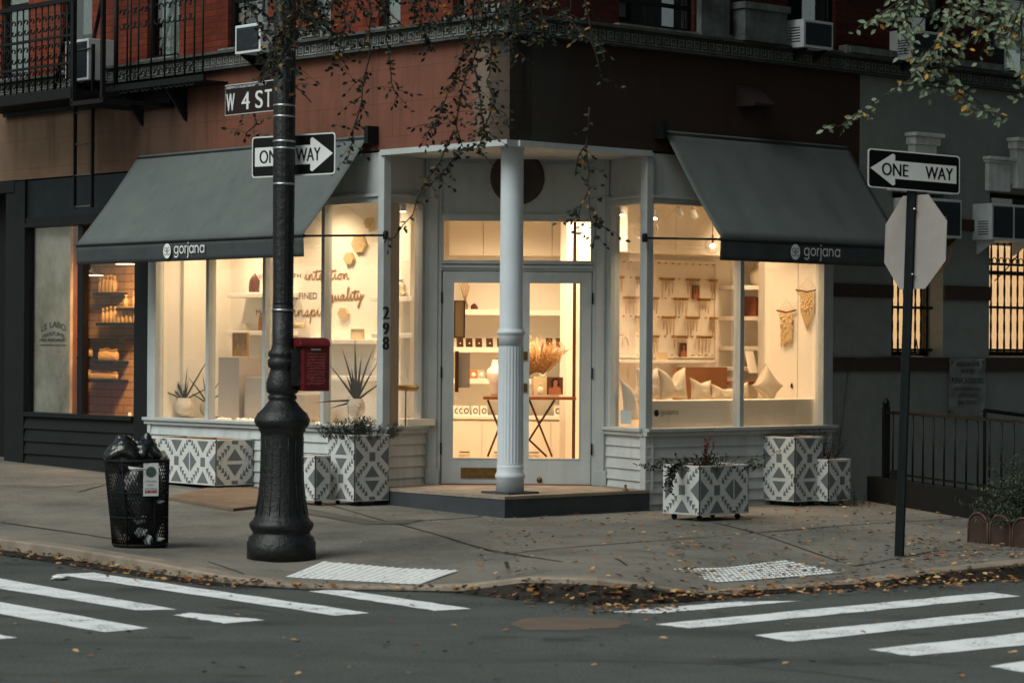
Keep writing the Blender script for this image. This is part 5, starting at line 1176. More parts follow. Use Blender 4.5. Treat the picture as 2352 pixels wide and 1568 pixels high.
def planter(px, py, wl_, wr, h, lab, cell=.45, offl=0, offr=0, lift=.05, soil=True, ang=0, divider=False, cellr=None):
    """near corner at the picture point; wl_ runs back to the left street, wr to the right one"""
    c = gnd(px, py + 9); z0 = gz(c) + lift; rot = Matrix.Rotation(ang, 3, 'Z'); a, b = rot @ uL, rot @ uR
    P = thing('planter', V((c.x, c.y, gz(c))), lab, 'planter', 'patterned planters')
    fl = Fr(c, a, rot @ nL); fr_ = Fr(c, b, rot @ nR); th = .022
    mb = MB(); mb.box(fl, 0, wl_, 0, th, z0, z0 + h); mb.box(fr_, th, wr, 0, th, z0, z0 + h)
    f3 = Fr(c + b * wr, a, rot @ nL); mb.box(f3, 0, wl_, -th, 0, z0, z0 + h); f4 = Fr(c + a * wl_, b, rot @ nR); mb.box(f4, th, wr - th, -th, 0, z0, z0 + h)
    mb.slab([c + a * th + b * th, c + a * (wl_ - th) + b * th, c + a * (wl_ - th) + b * (wr - th), c + a * th + b * (wr - th)], z0, z0 + .03); bev(mb.build('box', M_plw, P), .003)
    if divider: mb = MB(); mb.box(Fr(c + a * wl_ * .52, b, rot @ nR), th, wr - th, 0, th, z0 + .03, z0 + h); mb.build('divider', M_plwood, P)
    mb = MB(); zt = z0 + h
    for F, L_ in ((fl, wl_), (fr_, wr)): mb.box(F, .0 + th, L_ - th, th, th + .012, z0 + .1, zt - .004)
    mb.box(f3, th, wl_ - th, -th - .012, -th, z0 + .1, zt - .004); mb.box(f4, th, wr - th, -th - .012, -th, z0 + .1, zt - .004); mb.build('lining', M_plwood, P)
    mb = MB(); pattern(mb, fl, 0, wl_, z0, h, cell, offl, 0); pattern(mb, fr_, 0, wr, z0, h, cellr or cell, offr, 0); mb.build('pattern', M_plg, P, recalc=False)
    mb = MB()
    for F in (fl,): mb.box(F, -.002, .010, -.003, .004, z0, zt)
    mb.build('corner_joint', M_joint, P)
    if soil: MB().slab([c + a * th + b * th, c + a * (wl_ - th) + b * th, c + a * (wl_ - th) + b * (wr - th), c + a * th + b * (wr - th)], z0 + h - (.06 if soil is True else soil), z0 + h - (.05 if soil is True else soil - .01)).build('soil', M_soil, P)
    for u, v in ((.08, .08), (wl_ - .08, .08), (.08, wr - .08), (wl_ - .08, wr - .08)):
        q = c + a * u + b * v; MB().lathe(V((q.x, q.y, gz(c))) + V((0, -.018, lift * .5)), [(lift * .48, 0), (lift * .48, .035)], 14, axis=(0, 1, 0)).build('wheel', M_black, P)
    return c, a, b, zt, P
pA = planter(496, 1117, 1.25, .50, .50, 'long empty patterned planter with two compartments below the left display window', .50, 0, .5, soil=.3, divider=True)
pB = planter(640, 1113, .42, .42, .34, 'low patterned planter half hidden behind the lamppost base', .34, 0, 0, soil=.2, ang=.25)
pC = planter(724, 1152.5, .42, .20, .46, 'short patterned planter wedged between the lamppost and the tall planter', .46, 0, 0)
pD = planter(814.5, 1154, .455, .455, .68, 'tall patterned planter with a dark rosemary bush left of the entrance step', .455, 0, .5)
pE = planter(1607, 1189, .50, .70, .48, 'wide patterned planter with trailing reddish plants right of the entrance', .48, 0, 0, lift=.06)
pF = planter(1826, 1154, .48, .45, .69, 'tall empty patterned planter at the right end of the clapboard wall', .46, .5, .5, soil=.3)
pG = planter(1903, 1153, .42, .37, .45, 'small patterned planter right of the tall one by the grey wall', .44, 0, 0, soil=.1)
# ============================================================ plants
def sprig(mb, p, d, L, nl, ls, lw, st=.003, droop=0, up=None):
    P = [V(p)]; d = V(d).normalized()
    for i in range(6): d = (d + V((U(-.12, .12), U(-.12, .12), U(-.1, .1) - droop))).normalized(); P.append(P[-1] + d * L / 6)
    mb.cur = 0; mb.tube(P, [st * (1 - .12 * i) for i in range(7)], 4)
    for k in range(nl):
        f = (k + 1) / nl * 5.9; i = int(f); q = P[i].lerp(P[min(i + 1, 6)], f - i); dd = (P[min(i + 1, 6)] - P[max(i - 1, 0)]).normalized()
        s = dd.cross(V((U(-1, 1), U(-1, 1), U(-1, 1)))).normalized(); mb.cur = 1 if R() < .8 or len(mb.f) == 0 else 2
        mb.leaf(q, dd * .5 + s, V((U(-1, 1), U(-1, 1), 1)), ls * U(.7, 1.2), lw * U(.7, 1.2))
    return P
def bush(name, c, n_, L, spread, ls, lw, mats, label, cat, nl=14, droop=.02, group=None, top=1.0):
    mb = MB()
    for i in range(n_): a = U(0, 6.283); s = U(0, spread); sprig(mb, V(c) + V((math.cos(a) * s * .4, math.sin(a) * s * .4, 0)), (math.cos(a) * s, math.sin(a) * s, top), L * U(.6, 1.15), nl, ls, lw, droop=droop)
    return mb.build(name, mats, recalc=False, label=label, cat=cat, group=group)
M_ros = mat('rosemary green', s8(36, 48, 42), .7, .4, 9)
c, a, b, zt, P_ = pD; q = c + a * .22 + b * .22; bush('rosemary_bush', (q.x, q.y, zt - .05), 120, .22, .9, .035, .008, [M_bark, M_ros, M_ros], 'dark bushy rosemary growing in the tall planter left of the step', 'plant', nl=26)
mb = MB(); sprig(mb, V((q.x - .1, q.y, zt - .03)), (-.12, 0, 1), .42, 34, .03, .006); sprig(mb, V((q.x - .04, q.y, zt - .03)), (.1, 0, 1), .36, 34, .03, .006); mb.build('rosemary_sprig', [M_bark, M_ros, M_ros], recalc=False, label='taller pair of rosemary stems rising against the lit window glass', cat='plant')
c, a, b, zt, P_ = pE; q = c + a * .25 + b * .35
M_hea = mat('reddish foliage', s8(104, 62, 50), .8, .4, 9)
bush('ground_cover_plant', (q.x, q.y, zt - .06), 60, .17, 1.6, .03, .02, [M_bark, M_ros, M_ros], 'low dark green plants filling the wide planter right of the entrance', 'plant', nl=12, droop=.08)
mb = MB(); 
for k in range(5): sprig(mb, V((q.x - .02, q.y - .1, zt - .05)), (U(-.25, .35), 0, 1), .30 if k else .42, 30, .03, .018)
mb.build('reddish_shrub', [M_bark, M_hea, M_hea], recalc=False, label='small upright reddish shrub standing in the wide planter', cat='plant')
mb = MB()
for k in range(3): sprig(mb, V((q.x + .28, q.y + .1, zt - .05)), (1, .2, .32 + .08 * k), .5 - .1 * k, 34, .03, .018)
mb.build('trailing_stem', [M_bark, M_lfg2, M_ros], recalc=False, label='pale green stems leaning right out of the wide planter over the clapboard', cat='plant')
mb = MB()
for k in range(12):
    p = c + a * U(.02, .3) + V((0, 0, zt)); sprig(mb, V((c.x + a.x * .25 + U(-.05, .05) - nL.x * .02, c.y + a.y * .25 + U(-.04, .04) - nL.y * .03, zt + .01)), (-.5 + U(-.2, .2), -.6, .2), U(.25, .42), 16, .035, .026, droop=.42)
mb.build('ivy', [M_bark, M_ros, M_ros], recalc=False, label='dark ivy hanging down the left face of the wide planter', cat='plant')
c, a, b, zt, P_ = pG; q = c + a * .25 + b * .15; bush('yew_bush', (q.x - .05, q.y + .1, zt - .06), 90, .34, .6, .03, .008, [M_bark, M_ros, M_ros], 'dark bush behind the small planter at the end of the clapboard wall', 'plant', nl=26)
bush('weed', (c.x + .28, c.y + .05, gz(c)), 14, .14, .7, .03, .008, [M_bark, M_ros, M_ros], 'small weed growing at the foot of the small right planter', 'plant', nl=14)
# scalloped tree pit edging and shrub at the right edge
A = gnd(2222, 1243); B = gnd(2400, 1264); f = Fr(A, B - A); LE2 = (B - A).length; z0 = A.z - .02
TPt = thing('tree_pit_edging', A, 'low brown scalloped edging round the shrub bed at the right edge', 'garden edging')
st = (gnd(2272, 1249) - A).length; H = .26; n_ = int(LE2 / st) + 3
M_edge = mat('brown terracotta edging', s8(62, 47, 42), .75, .3, 6, .002, 50)
def scal(F, k, lip):
    t = k * st; r = st * .47; pts = [(t + st / 2 - r, z0 - .05), (t + st / 2 + r, z0 - .05)] + [(t + st / 2 + r * math.cos(x), z0 + H - r * .55 + r * .75 * math.sin(x)) for x in [j * math.pi / 10 for j in range(11)]]
    o = MB(); o.prism(F, pts, 0, .05); bev(o.build('scallop', M_edge, TPt), .006)
    P = [F.p(p[0], -.005, p[1]) for p in [(t + st / 2 + (r - .008) * math.cos(x), z0 + H - r * .55 + (r * .75 - .008) * math.sin(x)) for x in [j * math.pi / 10 for j in range(11)]]]
    MB().tube([F.p(t + st / 2 + r - .008, -.005, z0)] + P + [F.p(t + st / 2 - r + .008, -.005, z0)], .009, 5).build('rim', mat('worn edging rim', s8(104, 80, 70), .6, .3, 9), TPt)
for k in range(n_): scal(f, k, 1)
f2 = Fr(A, uR, -nR if False else nR); 
for k in range(6): scal(Fr(A, (f.N * 1), f.U), k, 1)
MB().slab([A + f.N * .06 + f.U * .05, A + f.U * n_ * st, A + f.U * n_ * st + f.N * 1.4, A + f.N * 1.4 + f.U * .05], z0, z0 + .1).build('soil', M_soil, TPt)
mb = MB(); cS = A + f.U * .62 + f.N * .5 + V((0, 0, .2))
for i in range(560):
    a = U(0, 6.283); e_ = U(-.1, 1.45); d = V((math.cos(a) * math.cos(e_), math.sin(a) * math.cos(e_), math.sin(e_))); sprig(mb, cS + V((d.x * 1.5, d.y, d.z)) * U(.08, .36), d + V((0, 0, .1)), U(.22, .42), 20, .035, .012, st=.004)
mb.build('shrub', [M_bark, mat('grey green shrub leaves', s8(62, 76, 62), .6, .5, 5), M_lfg2], recalc=False, label='spreading grey green shrub in the scalloped bed at the right edge', cat='shrub')
# ============================================================ trees whose twigs hang into the picture
def chain(mb, pts, Z, leaf_n, ls, yellow=.12, jit=12, sub=.35, dz=.5):
    """a hanging twig through picture points at distance Z, with leaves on side shoots"""
    P = [at(x, y, Z + U(-dz, dz) * .3) for x, y in pts]; P2 = []
    for i in range(len(P) - 1):
        k = max(2, int((P[i + 1] - P[i]).length / .1))
        for j in range(k): P2.append(P[i].lerp(P[i + 1], j / k) + V((U(-.012, .012), U(-.02, .02), U(-.01, .01))))
    P2.append(P[-1]); mb.cur = 0; mb.tube(P2, [.007 * (1 - .8 * i / len(P2)) + .0018 for i in range(len(P2))], 4)
    for k in range(leaf_n):
        i = int(U(0, len(P2) - 1)); p = P2[i].lerp(P2[i + 1], R())
        a = U(0, 6.28)
        if R() < sub:
            e = p + V((math.cos(a) * U(.05, .22), U(-.15, .15), U(-.16, .05))); mb.cur = 0; mb.tube([p, (p + e) / 2 + V((0, 0, .015)), e], [.003, .0025, .0015], 3); p0 = p; p = e
            for m_ in range(2): mb.cur = 2 if R() < yellow else 1; qq = p0.lerp(e, .4 + .3 * m_); mb.leaf(qq, V((U(-1, 1), U(-1, 1), U(-1, .2))), V((U(-1, 1), -1, U(-1, 1))), ls * U(.7, 1.1), ls * .5)
        mb.cur = 2 if R() < yellow else 1
        mb.leaf(p, V((math.cos(a), U(-.6, .6), U(-1.2, .3))), V((U(-1, 1), -1, U(-.5, 1))), ls * U(.7, 1.25), ls * U(.42, .6))
M_lfgd = mat('dusky dark leaves', s8(34, 44, 36), .55, .4, 6); M_lfyd = mat('dusky ochre leaves', s8(128, 92, 44), .6, .3, 6)
T1 = thing('street_tree', V((-5.5, 20, RZ)), 'tree with drooping dark leafy twigs hanging before the middle of the facade', 'tree')
mb = MB()
Z1 = 22.6
hang = [([(850, -30), (848, 130), (835, 200), (822, 260), (806, 330), (797, 372)], 62, .12), ([(885, -20), (888, 60), (893, 140), (900, 190), (915, 222)], 46, .1), ([(1095, -20), (1080, 80), (1050, 160), (1030, 215), (1008, 268), (980, 306)], 110, .14),
        ([(1110, 0), (1105, 90), (1060, 200), (1045, 290), (1062, 330), (1020, 395), (985, 430)], 110, .12), ([(1040, 300), (1010, 370), (965, 440), (950, 490), (905, 545), (888, 549)], 26, .1), ([(1140, -10), (1128, 120), (1120, 190), (1140, 250), (1158, 260)], 60, .15), ([(1090, 150), (1110, 290), (1118, 330), (1060, 345)], 60, .12), ([(1130, 240), (1105, 320), (1098, 345), (1140, 390)], 24, .12),
        ([(1352, 250), (1348, 330), (1352, 400), (1352, 480), (1365, 520), (1363, 560)], 30, .12), ([(1350, 330), (1330, 360), (1322, 405)], 12, .2), ([(1355, 430), (1335, 470), (1330, 510)], 12, .2), ([(1360, 480), (1380, 520), (1400, 528)], 12, .1),
        ([(800, -20), (790, 60), (775, 120), (768, 150)], 40, .1), ([(700, -20), (690, 60), (640, 120), (590, 180)], 46, .14), ([(640, 150), (600, 200), (575, 240), (560, 262)], 18, .05), ([(670, 190), (690, 210), (715, 236)], 8, .0), ([(590, 280), (575, 300), (565, 310)], 8, 0),
        ([(560, -10), (600, 60), (640, 130)], 40, .12), ([(700, 0), (740, 50), (780, 90), (850, 100)], 60, .12), ([(960, -20), (970, 60), (1000, 120)], 60, .14), ([(1200, -20), (1190, 50), (1170, 120)], 70, .1), ([(1260, -30), (1300, 40), (1350, 90), (1390, 120)], 60, .16), ([(1340, -20), (1360, 90), (1385, 190)], 30, .2), ([(1240, -10), (1250, 60), (1235, 96)], 50, .14)]
for pts, n_, y in hang: chain(mb, pts, Z1 + U(-.4, .4), int(n_ * .85), .054, y)
for k in range(26): x = U(650, 1330); chain(mb, [(x, -60), (x + U(-30, 30), U(-10, 30)), (x + U(-50, 50), U(30, 110 - abs(x - 1120) * .08))], Z1 + U(-.8, .8), 20, .054, .1)
for k in range(14): x = U(590, 690); chain(mb, [(x, -60), (x + U(-20, 20), 30), (646 + U(-50, 40), U(80, 190))], ZL - .35 + U(-.1, .1), 20, .054, .1)
mb.build('hanging_twigs', [M_bark, M_lfgd, M_lfyd], T1, recalc=False, kind='stuff')
mb = MB(); J = V((-5.5, 20, RZ)); mb.tube([J, J + V((.1, 0, 2)), J + V((.3, .2, 4)), J + V((.9, .8, 5.6))], [.24, .19, .17, .14], 12); mb.build('trunk', M_bark, T1)
mb = MB()
for q in ([(-4.6, 20.8, 5.4), (-3, 21.8, 6.2), (-1, 22.4, 6.3), (1.2, 22.6, 6.1)], [(-4.6, 20.8, 5.4), (-4, 20.6, 6.8), (-2.4, 20.5, 7.6)], [(-4.6, 20.8, 5.4), (-5.4, 20, 7), (-6.5, 19, 8)]): mb.tube([V(p) for p in q], [.13, .09, .05, .03][:len(q)], 8)
mb.build('limb', M_bark, T1)
T2 = thing('street_tree', V((5.9, 18.5, RZ)), 'tree with yellowing grey green twigs hanging over the right upper windows', 'tree'); mb = MB(); Z2 = 20.6
M_lg3 = mat('pale grey green leaves', s8(112, 126, 104), .55, .4, 6)  # grey green leaf colour of the right tree
for pts, n_, y in [([(2240, -20), (2150, 120), (2110, 170), (2040, 215), (1990, 245), (1925, 292)], 62, .25), ([(2300, -30), (2240, 80), (2180, 150), (2120, 180)], 80, .22), ([(2200, -30), (2170, 60), (2150, 120), (2170, 170), (2230, 220), (2285, 268)], 110, .22), ([(2110, 195), (2180, 205), (2240, 240), (2300, 280)], 40, .25), ([(2360, 0), (2340, 80), (2345, 150), (2350, 190)], 60, .25), ([(2100, -30), (2060, 20), (2030, 35), (2000, 45)], 30, .35), ([(2060, 10), (2010, 40), (1985, 55)], 18, .1), ([(2280, -20), (2300, 60), (2310, 110)], 80, .25), ([(2150, 100), (2120, 140), (2100, 165)], 40, .3)]: chain(mb, pts, Z2 + U(-.3, .3), int(n_ * .7), .062, y * .4)
for k in range(13): x = U(2070, 2360); chain(mb, [(x, -60), (x + U(-30, 30), U(0, 40)), (x + U(-40, 40), U(40, 130))], Z2 + U(-.6, .6), 16, .064, .06)
mb.build('hanging_twigs', [M_bark, M_lg3, M_lfy], T2, recalc=False, kind='stuff')
mb = MB(); J = V((5.9, 18.5, RZ)); mb.tube([J, J + V((0, 0, 2)), J + V((-.2, .2, 4)), J + V((-.5, .8, 5.4))], [.2, .16, .14, .12], 12); mb.build('trunk', M_bark, T2)
mb = MB()
for q in ([(5.4, 19.3, 5.2), (4.8, 20.2, 5.7), (4.2, 20.6, 5.6)], [(5.4, 19.3, 5.2), (4.6, 19.6, 6.6), (3, 20, 7.4)]): mb.tube([V(p) for p in q], [.1, .06, .03][:len(q)], 8)
mb.build('limb', M_bark, T2)
mb = MB(); cw = FRt.p(3.4, -3.9, 9.2)  # unseen crown, placed and thickened to shade the right street front
for i in range(13000):
    a = U(0, 6.283); e_ = math.asin(U(-1, 1)); r = R() ** .4; p = cw + V((math.cos(a) * math.cos(e_) * 5.2 * r, math.sin(a) * math.cos(e_) * 5.2 * r, math.sin(e_) * 2.4 * r))
    mb.cur = 1 if R() < .9 else 2; mb.leaf(p, (U(-1, 1), U(-1, 1), U(-1, .4)), (U(-1, 1), U(-1, 1), 1), U(.16, .26), .12)
mb.build('shading_crown', [M_bark, M_lg3, M_lfy], T2, recalc=False, kind='stuff')
mb = MB()
for q in ([(5.4, 19.3, 5.2), (5.6, 20.5, 7.2), (6.0, 22.5, 9.2)], [(5.6, 20.5, 7.2), (4.2, 22.8, 8.8), (3.6, 25, 9.8)], [(5.6, 20.5, 7.2), (7.6, 23.6, 8.6), (8.6, 25.6, 9.4)]): mb.tube([V(p) for p in q], [.12, .09, .04], 8)
mb.build('limb', M_bark, T2)
# ============================================================ fallen leaves
mb = MB()
def fallen(p, big=1):
    a = U(0, 6.28); mb.cur = 0 if R() < .45 else (1 if R() < .55 else 2); L = U(.035, .075) * big
    mb.leaf(p + V((0, 0, U(.004, .02))), V((math.cos(a), math.sin(a), U(-.15, .3))), V((U(-.5, .5), U(-.5, .5), 1)), L, L * U(.35, .6))
# gutter drift
for i in range(1, len(gp) - 2):
    a, b = gp[i], gp[i + 1]; xa = gut[i - 1][0]; dens = 100 if 300 < xa < 560 else 60 if xa < 300 else 35 if xa < 1150 else 130 if xa < 1700 else 130
    k = int((b - a).length * dens)
    w_ = .06 if 560 < xa < 1150 else .16 if xa < 1700 else .3
    for j in range(k): p = a.lerp(b, R()); n_ = inn(i); dd = abs(random.gauss(0, w_)); q = p - n_ * dd; hq = (.75 if xa > 1150 else .25) * (gh[i] + gh[i + 1]) / 2 * max(0, 1 - dd / .2); fallen(V((q.x, q.y, RZ + hq + U(0, .03))))
for i in range(1000): # strewn on the right pavement, thinning to the left
    x = 2352 - (R() ** 1.3) * 1250; y = U(1160, 1345); 
    if x < 1500 and R() < .35: continue
    p = gnd(x, y); fallen(p, .95)
for i in range(260): p = gnd(U(2060, 2352), U(1235, 1310)); fallen(p, .9)
for i in range(60): p = gnd(U(900, 1500), U(1170, 1200)); fallen(p, .7)
for i in range(50): p = gnd(U(0, 1250), U(1150, 1340)); fallen(p, .7)
for i in range(110): p = onz(U(-50, 2400), U(1370, 1568), RZ); fallen(p, .8)
for i in range(160): p = onz(random.gauss(1440, 70), random.gauss(1400, 9), RZ); fallen(p, .8)
for i in range(60): p = gnd(U(1560, 1930), U(1290, 1340)); fallen(p + V((0, 0, .008)), .8)
mb.build('fallen_leaves', [M_lfo, M_lfd, M_lft], recalc=False, kind='stuff', label='brown and yellow autumn leaves scattered over the gutter and sidewalk', cat='leaves')
# dark damp debris under the leaves in the gutter
mb = MB(); vs = []
for i in range(1, len(gp) - 1):
    xa = gut[min(i, len(gut)) - 1][0]; w_ = .04 if 640 < xa < 1150 else .15 if 1150 < xa < 1700 else .12
    hh_ = gh[i] * (.75 if xa > 1150 else .25)
    vs += [gp[i] + V((0, 0, hh_)) + inn(i) * -.004, gp[i] - inn(i) * w_ * U(.7, 1.2) + V((0, 0, .003))]
mb.add(vs, [(2 * i, 2 * i + 2, 2 * i + 3, 2 * i + 1) for i in range(len(vs) // 2 - 1)]); mb.build('gutter_debris', mat('damp leaf litter', s8(46, 42, 37), .9, .5, 14, .01, 40), recalc=False, kind='structure')
# ============================================================ inside the shop
def shelf(F, x0, x1, y, d0, d1, lab, th=.05, group='white wall shelves in the shop', mt=None):
    a, z = F.hit(x0, y, d0); b, _ = F.hit(x1, y, d0); a, b = min(a, b), max(a, b)
    o = bev(MB().box(F, a, b, d0, d1, z - th, z).build('wall_shelf', mt or M_shelfm, label=lab, cat='shelf', group=group), .004); return z
dS0, dS1 = .72, .998
shelf(FL, 522, 640, 674, dS0, dS1, 'upper left shelf on the lettered wall carrying the brown crystal'); shelf(FL, 517, 640, 760, dS0, dS1, 'lower left shelf on the lettered wall carrying the pale crystal')
shelf(FL, 672, 820, 779, dS0, dS1, 'shelf behind the snake plant with cards on it'); shelf(FL, 752, 865, 862, dS0, dS1, 'lowest shelf behind the snake plant with white display blocks')
shelf(FL, 852, 946, 682, dS0, dS1, 'upper shelf with a woven vase seen through the narrow left window'); shelf(FL, 852, 946, 765, dS0, dS1, 'lower shelf seen through the narrow left window')
def stone(x, y0, y1, hw, F, d, mt, lab, cat='crystal', seed=1):
    t, z = F.hit(x, y1, d); z2 = F.z(x, y0, d); h = z2 - z; w = hw * .0052; f = Fr(F.p(t, d, 0), F.U); mb = MB(); rnd = random.Random(seed); n = 9
    P = [[V((math.cos(6.283 * i / n) * w * r_ * rnd.uniform(.85, 1.1), math.sin(6.283 * i / n) * w * .7 * r_, z + h * k)) + F.p(t, d, 0) for i in range(n)] for k, r_ in ((0, .95), (.3, 1), (.6, .85), (.82, .5))]; P2 = [p for r in P for p in r] + [F.p(t, d, z2) + V((w * .1, 0, 0))]
    fs = [(k * n + i, k * n + (i + 1) % n, (k + 1) * n + (i + 1) % n, (k + 1) * n + i) for k in range(3) for i in range(n)] + [(3 * n + i, 3 * n + (i + 1) % n, 4 * n) for i in range(n)] + [tuple(range(n))[::-1]]
    mb.add(P2, fs); return mb.build('crystal', mt, label=lab, cat=cat)
stone(584, 627, 671, 14, FL, .84, M_amber, 'large brown pointed crystal on the upper left shelf')
stone(566, 741, 759, 9, FL, .86, mat('pale crystal', s8(226, 218, 196), .4, .2, 20), 'small pale crystal on the lower left shelf', seed=4)
stone(598, 715, 759, 5, FL, .86, mat('orange agate', s8(190, 110, 50), .3, .4, 20), 'orange agate stone on the lower left shelf beside the mullion', seed=6)
stone(905, 925, 948, 9, FL, .5, mat('amber rock', s8(190, 120, 60), .4, .4, 20), 'amber rock on the cabinet in the narrow left window', seed=7)
# leaning card frame
def panel_on(F, x0, y0, x1, y1, d, th, nm, mt, lab, cat, fm=None, fw=.012, group=None, tilt=0):
    a, z0 = F.hit(x0, y1, d); b, _ = F.hit(x1, y1, d); a, b = min(a, b), max(a, b); z1 = F.z((x0 + x1) / 2, y0, d)
    T_ = thing(nm, F.p((a + b) / 2, d, z0), lab, cat, group)
    def bx2(a, b, c, e, d0, d1): dd = lambda z: tilt * (z - z0); return MB().hexa([F.p(a, d0 + dd(c), c), F.p(b, d0 + dd(c), c), F.p(b, d1 + dd(c), c), F.p(a, d1 + dd(c), c), F.p(a, d0 + dd(e), e), F.p(b, d0 + dd(e), e), F.p(b, d1 + dd(e), e), F.p(a, d1 + dd(e), e)])
    if fm:
        m_ = MB(); q = bx2(a, b, z0, z0 + fw, 0, 0); 
        for (p, r, s, u) in ((a, b, z0, z0 + fw), (a, b, z1 - fw, z1), (a, a + fw, z0 + fw, z1 - fw), (b - fw, b, z0 + fw, z1 - fw)): k = bx2(p, r, s, u, d, d + th); m_.add(k.v, k.f)
        m_.build('frame', fm, T_); bx2(a + fw, b - fw, z0 + fw, z1 - fw, d + th * .4, d + th * .9).build('picture', mt, T_)
    else: bx2(a, b, z0, z1, d, d + th).build('panel', mt, T_)
    return T_, a, b, z0, z1
n = NT('smoky marbled print'); n.col(n.ramp(n.noise(9, 5, rough=.8), [(.35, s8(110, 84, 60)), (.6, s8(176, 146, 104)), (.8, s8(206, 180, 140))])); n.rgh(.6); M_marb = n.m
panel_on(FL, 533, 764, 567, 818, .55, .03, 'picture_frame', M_marb, 'small gold framed marbled picture on top of the tall taupe plinth', 'picture frame', M_gold)
for x0, x1, y, lab in ((502, 549, 820, 'tall taupe display plinth in the left window'), (562, 605, 866, 'lower taupe display plinth beside the tall one, left of the lamppost'), (655, 700, 905, 'low taupe display plinth right of the lamppost')):
    a, z = FL.hit(x0, y, .45); b, _ = FL.hit(x1, y, .45); MB().box(FL, b, a, .45, .45 + (a - b) * .8, ZS - .02, z).build('display_plinth', M_taupe, label=lab, cat='plinth', group='taupe plinths in the left window')
for x, y, r, lab in ((823, 560, 21, 'largest woven hexagon on the lettered wall'), (800, 593, 14.5, 'small woven hexagon just below the largest one'), (787, 720, 14.5, 'woven hexagon below the script word quality'), (846, 512, 13, 'highest woven hexagon near the inner post')):
    t, z = FL.hit(x, y, .97); rr_ = r * .0051; MB().prism(FL, [(t + rr_ * math.cos(k * math.pi / 3) * 1.25, z + rr_ * math.sin(k * math.pi / 3)) for k in range(6)], .965, .995).build('woven_hexagon', M_hex, label=lab, cat='wall ornament', group='woven hexagons')
t, z = FL.hit(686, 760, .85); MB().tube([FL.p(t - .08, .85, z + .06), FL.p(t + .1, .85, z + .06)], .033, 14).build('bolster', M_hex, label='small straw coloured roll on a stand right of the lamppost', cat='bolster')
panel_on(FL, 805, 755, 834, 779, .82, .02, 'picture_frame', mat('pale print', s8(214, 196, 160), .6, .2, 30), 'small pale framed print on the shelf above the snake plant', 'picture frame', M_hex, .008)
for x, y, lab in ((720, 777, 'left white ring dish on the shelf above the snake plant'), (745, 777, 'middle white ring dish on the shelf above the snake plant'), (775, 777, 'right white ring dish on the shelf above the snake plant')): t, z = FL.hit(x, y, .82); MB().lathe(FL.p(t, .82, z), [(.03, 0), (.045, .02), (.04, .02), (.0, .008)], 12).build('ring_dish', M_shelfm, label=lab, cat='dish', group='ring dishes')
# potted blades
def blades(mb, c, L):
    for dx, dz, ln, w, curl in L:
        d = V((dx, U(-.35, .35), dz)).normalized(); s = d.cross(V((0, 1, 0))).normalized(); P = []; K = 8
        for i in range(K + 1): f = i / K; P.append(c + d * ln * f + V((curl * f * f * ln, 0, -abs(curl) * .5 * f * f * ln)))
        vs = []
        for i, p in enumerate(P): ww = w * (1 - (i / K) ** 1.6) * (.7 + .3 * min(1, i / 2)) + .0008; vs += [p - s * ww, p + V((0, -.012 * ww / w, 0)), p + s * ww, p + V((0, .012 * ww / w, 0))]
        fs = [(4 * i + k, 4 * i + (k + 1) % 4, 4 * i + 4 + (k + 1) % 4, 4 * i + 4 + k) for i in range(K) for k in range(4)]
        mb.add(vs, fs, True)
def potplant(x, y, F, d, r, h, L, lab, pot=None, leaf=None):
    t, z = F.hit(x, y, d); T_ = thing('potted_plant', F.p(t, d, z), lab, 'potted plant')
    MB().lathe(F.p(t, d, z), [(r * .55, 0), (r * .9, h * .2), (r, h * .5), (r * .9, h * .82), (r * .72, h * .93), (r * .75, h), (r * .62, h), (r * .6, h * .85), (0, h * .85)], 24).build('pot', pot or M_pot, T_)
    mb = MB(); blades(mb, F.p(t, d, z + h * .85), L); mb.build('leaves', leaf or M_leafA, T_); return T_
potplant(423, 953, FL, .35, .112, .2, [(-.75, .75, .60, .010, -.05), (-.4, .9, .55, .011, -.05), (-.12, 1, .44, .010, 0), (.08, 1, .4, .010, 0), (.5, .9, .62, .012, .03), (.85, .5, .42, .009, .06), (-.9, .5, .4, .009, -.1), (.2, .9, .26, .011, 0), (-.3, .8, .28, .012, 0)], 'spiky aloe in a round ribbed pot at the left end of the left window', leaf=M_leafD)
potplant(476, 953, FL, .62, .09, .16, [(-.5, .9, .42, .011, -.1), (-.2, 1, .36, .011, 0), (.4, .9, .36, .011, .1), (.7, .6, .28, .01, .1), (.1, .9, .26, .01, 0), (-.7, .5, .3, .01, -.1)], 'second spiky plant in a dark pot behind the first mullion', pot=M_taupe, leaf=M_leafD)
potplant(818, 956, FL, .28, .10, .19, [(-.05, 1, .72, .017, 0), (-.22, 1, .60, .015, -.05), (.25, 1, .62, .014, .06), (-.5, .8, .5, .014, -.06), (.42, .85, .52, .013, .04), (.1, 1, .5, .018, 0), (-.15, 1, .36, .022, 0), (-.8, .1, .34, .015, -.35), (-.5, -.1, .28, .014, -.3), (.65, .6, .36, .014, .1), (-.35, .9, .3, .02, 0), (.25, .9, .3, .018, 0)], 'tall snake plant in a ribbed pot above the rosemary planter')
# white pebbles on the display bed
for k in range(26):
    x = U(490, 735); t, z = FL.hit(x, 955, U(.12, .4)); d = U(.1, .4); b_ = blob(FL.p(t, d, ZS - .005), (.03, .03, .02), seed=100 + k, amp=.3, n=9, m_=6); b_.build('pebble', M_shelfm, label='white quartz pebble on the bed of the left display window', cat='pebble', group='white pebbles in the left window')
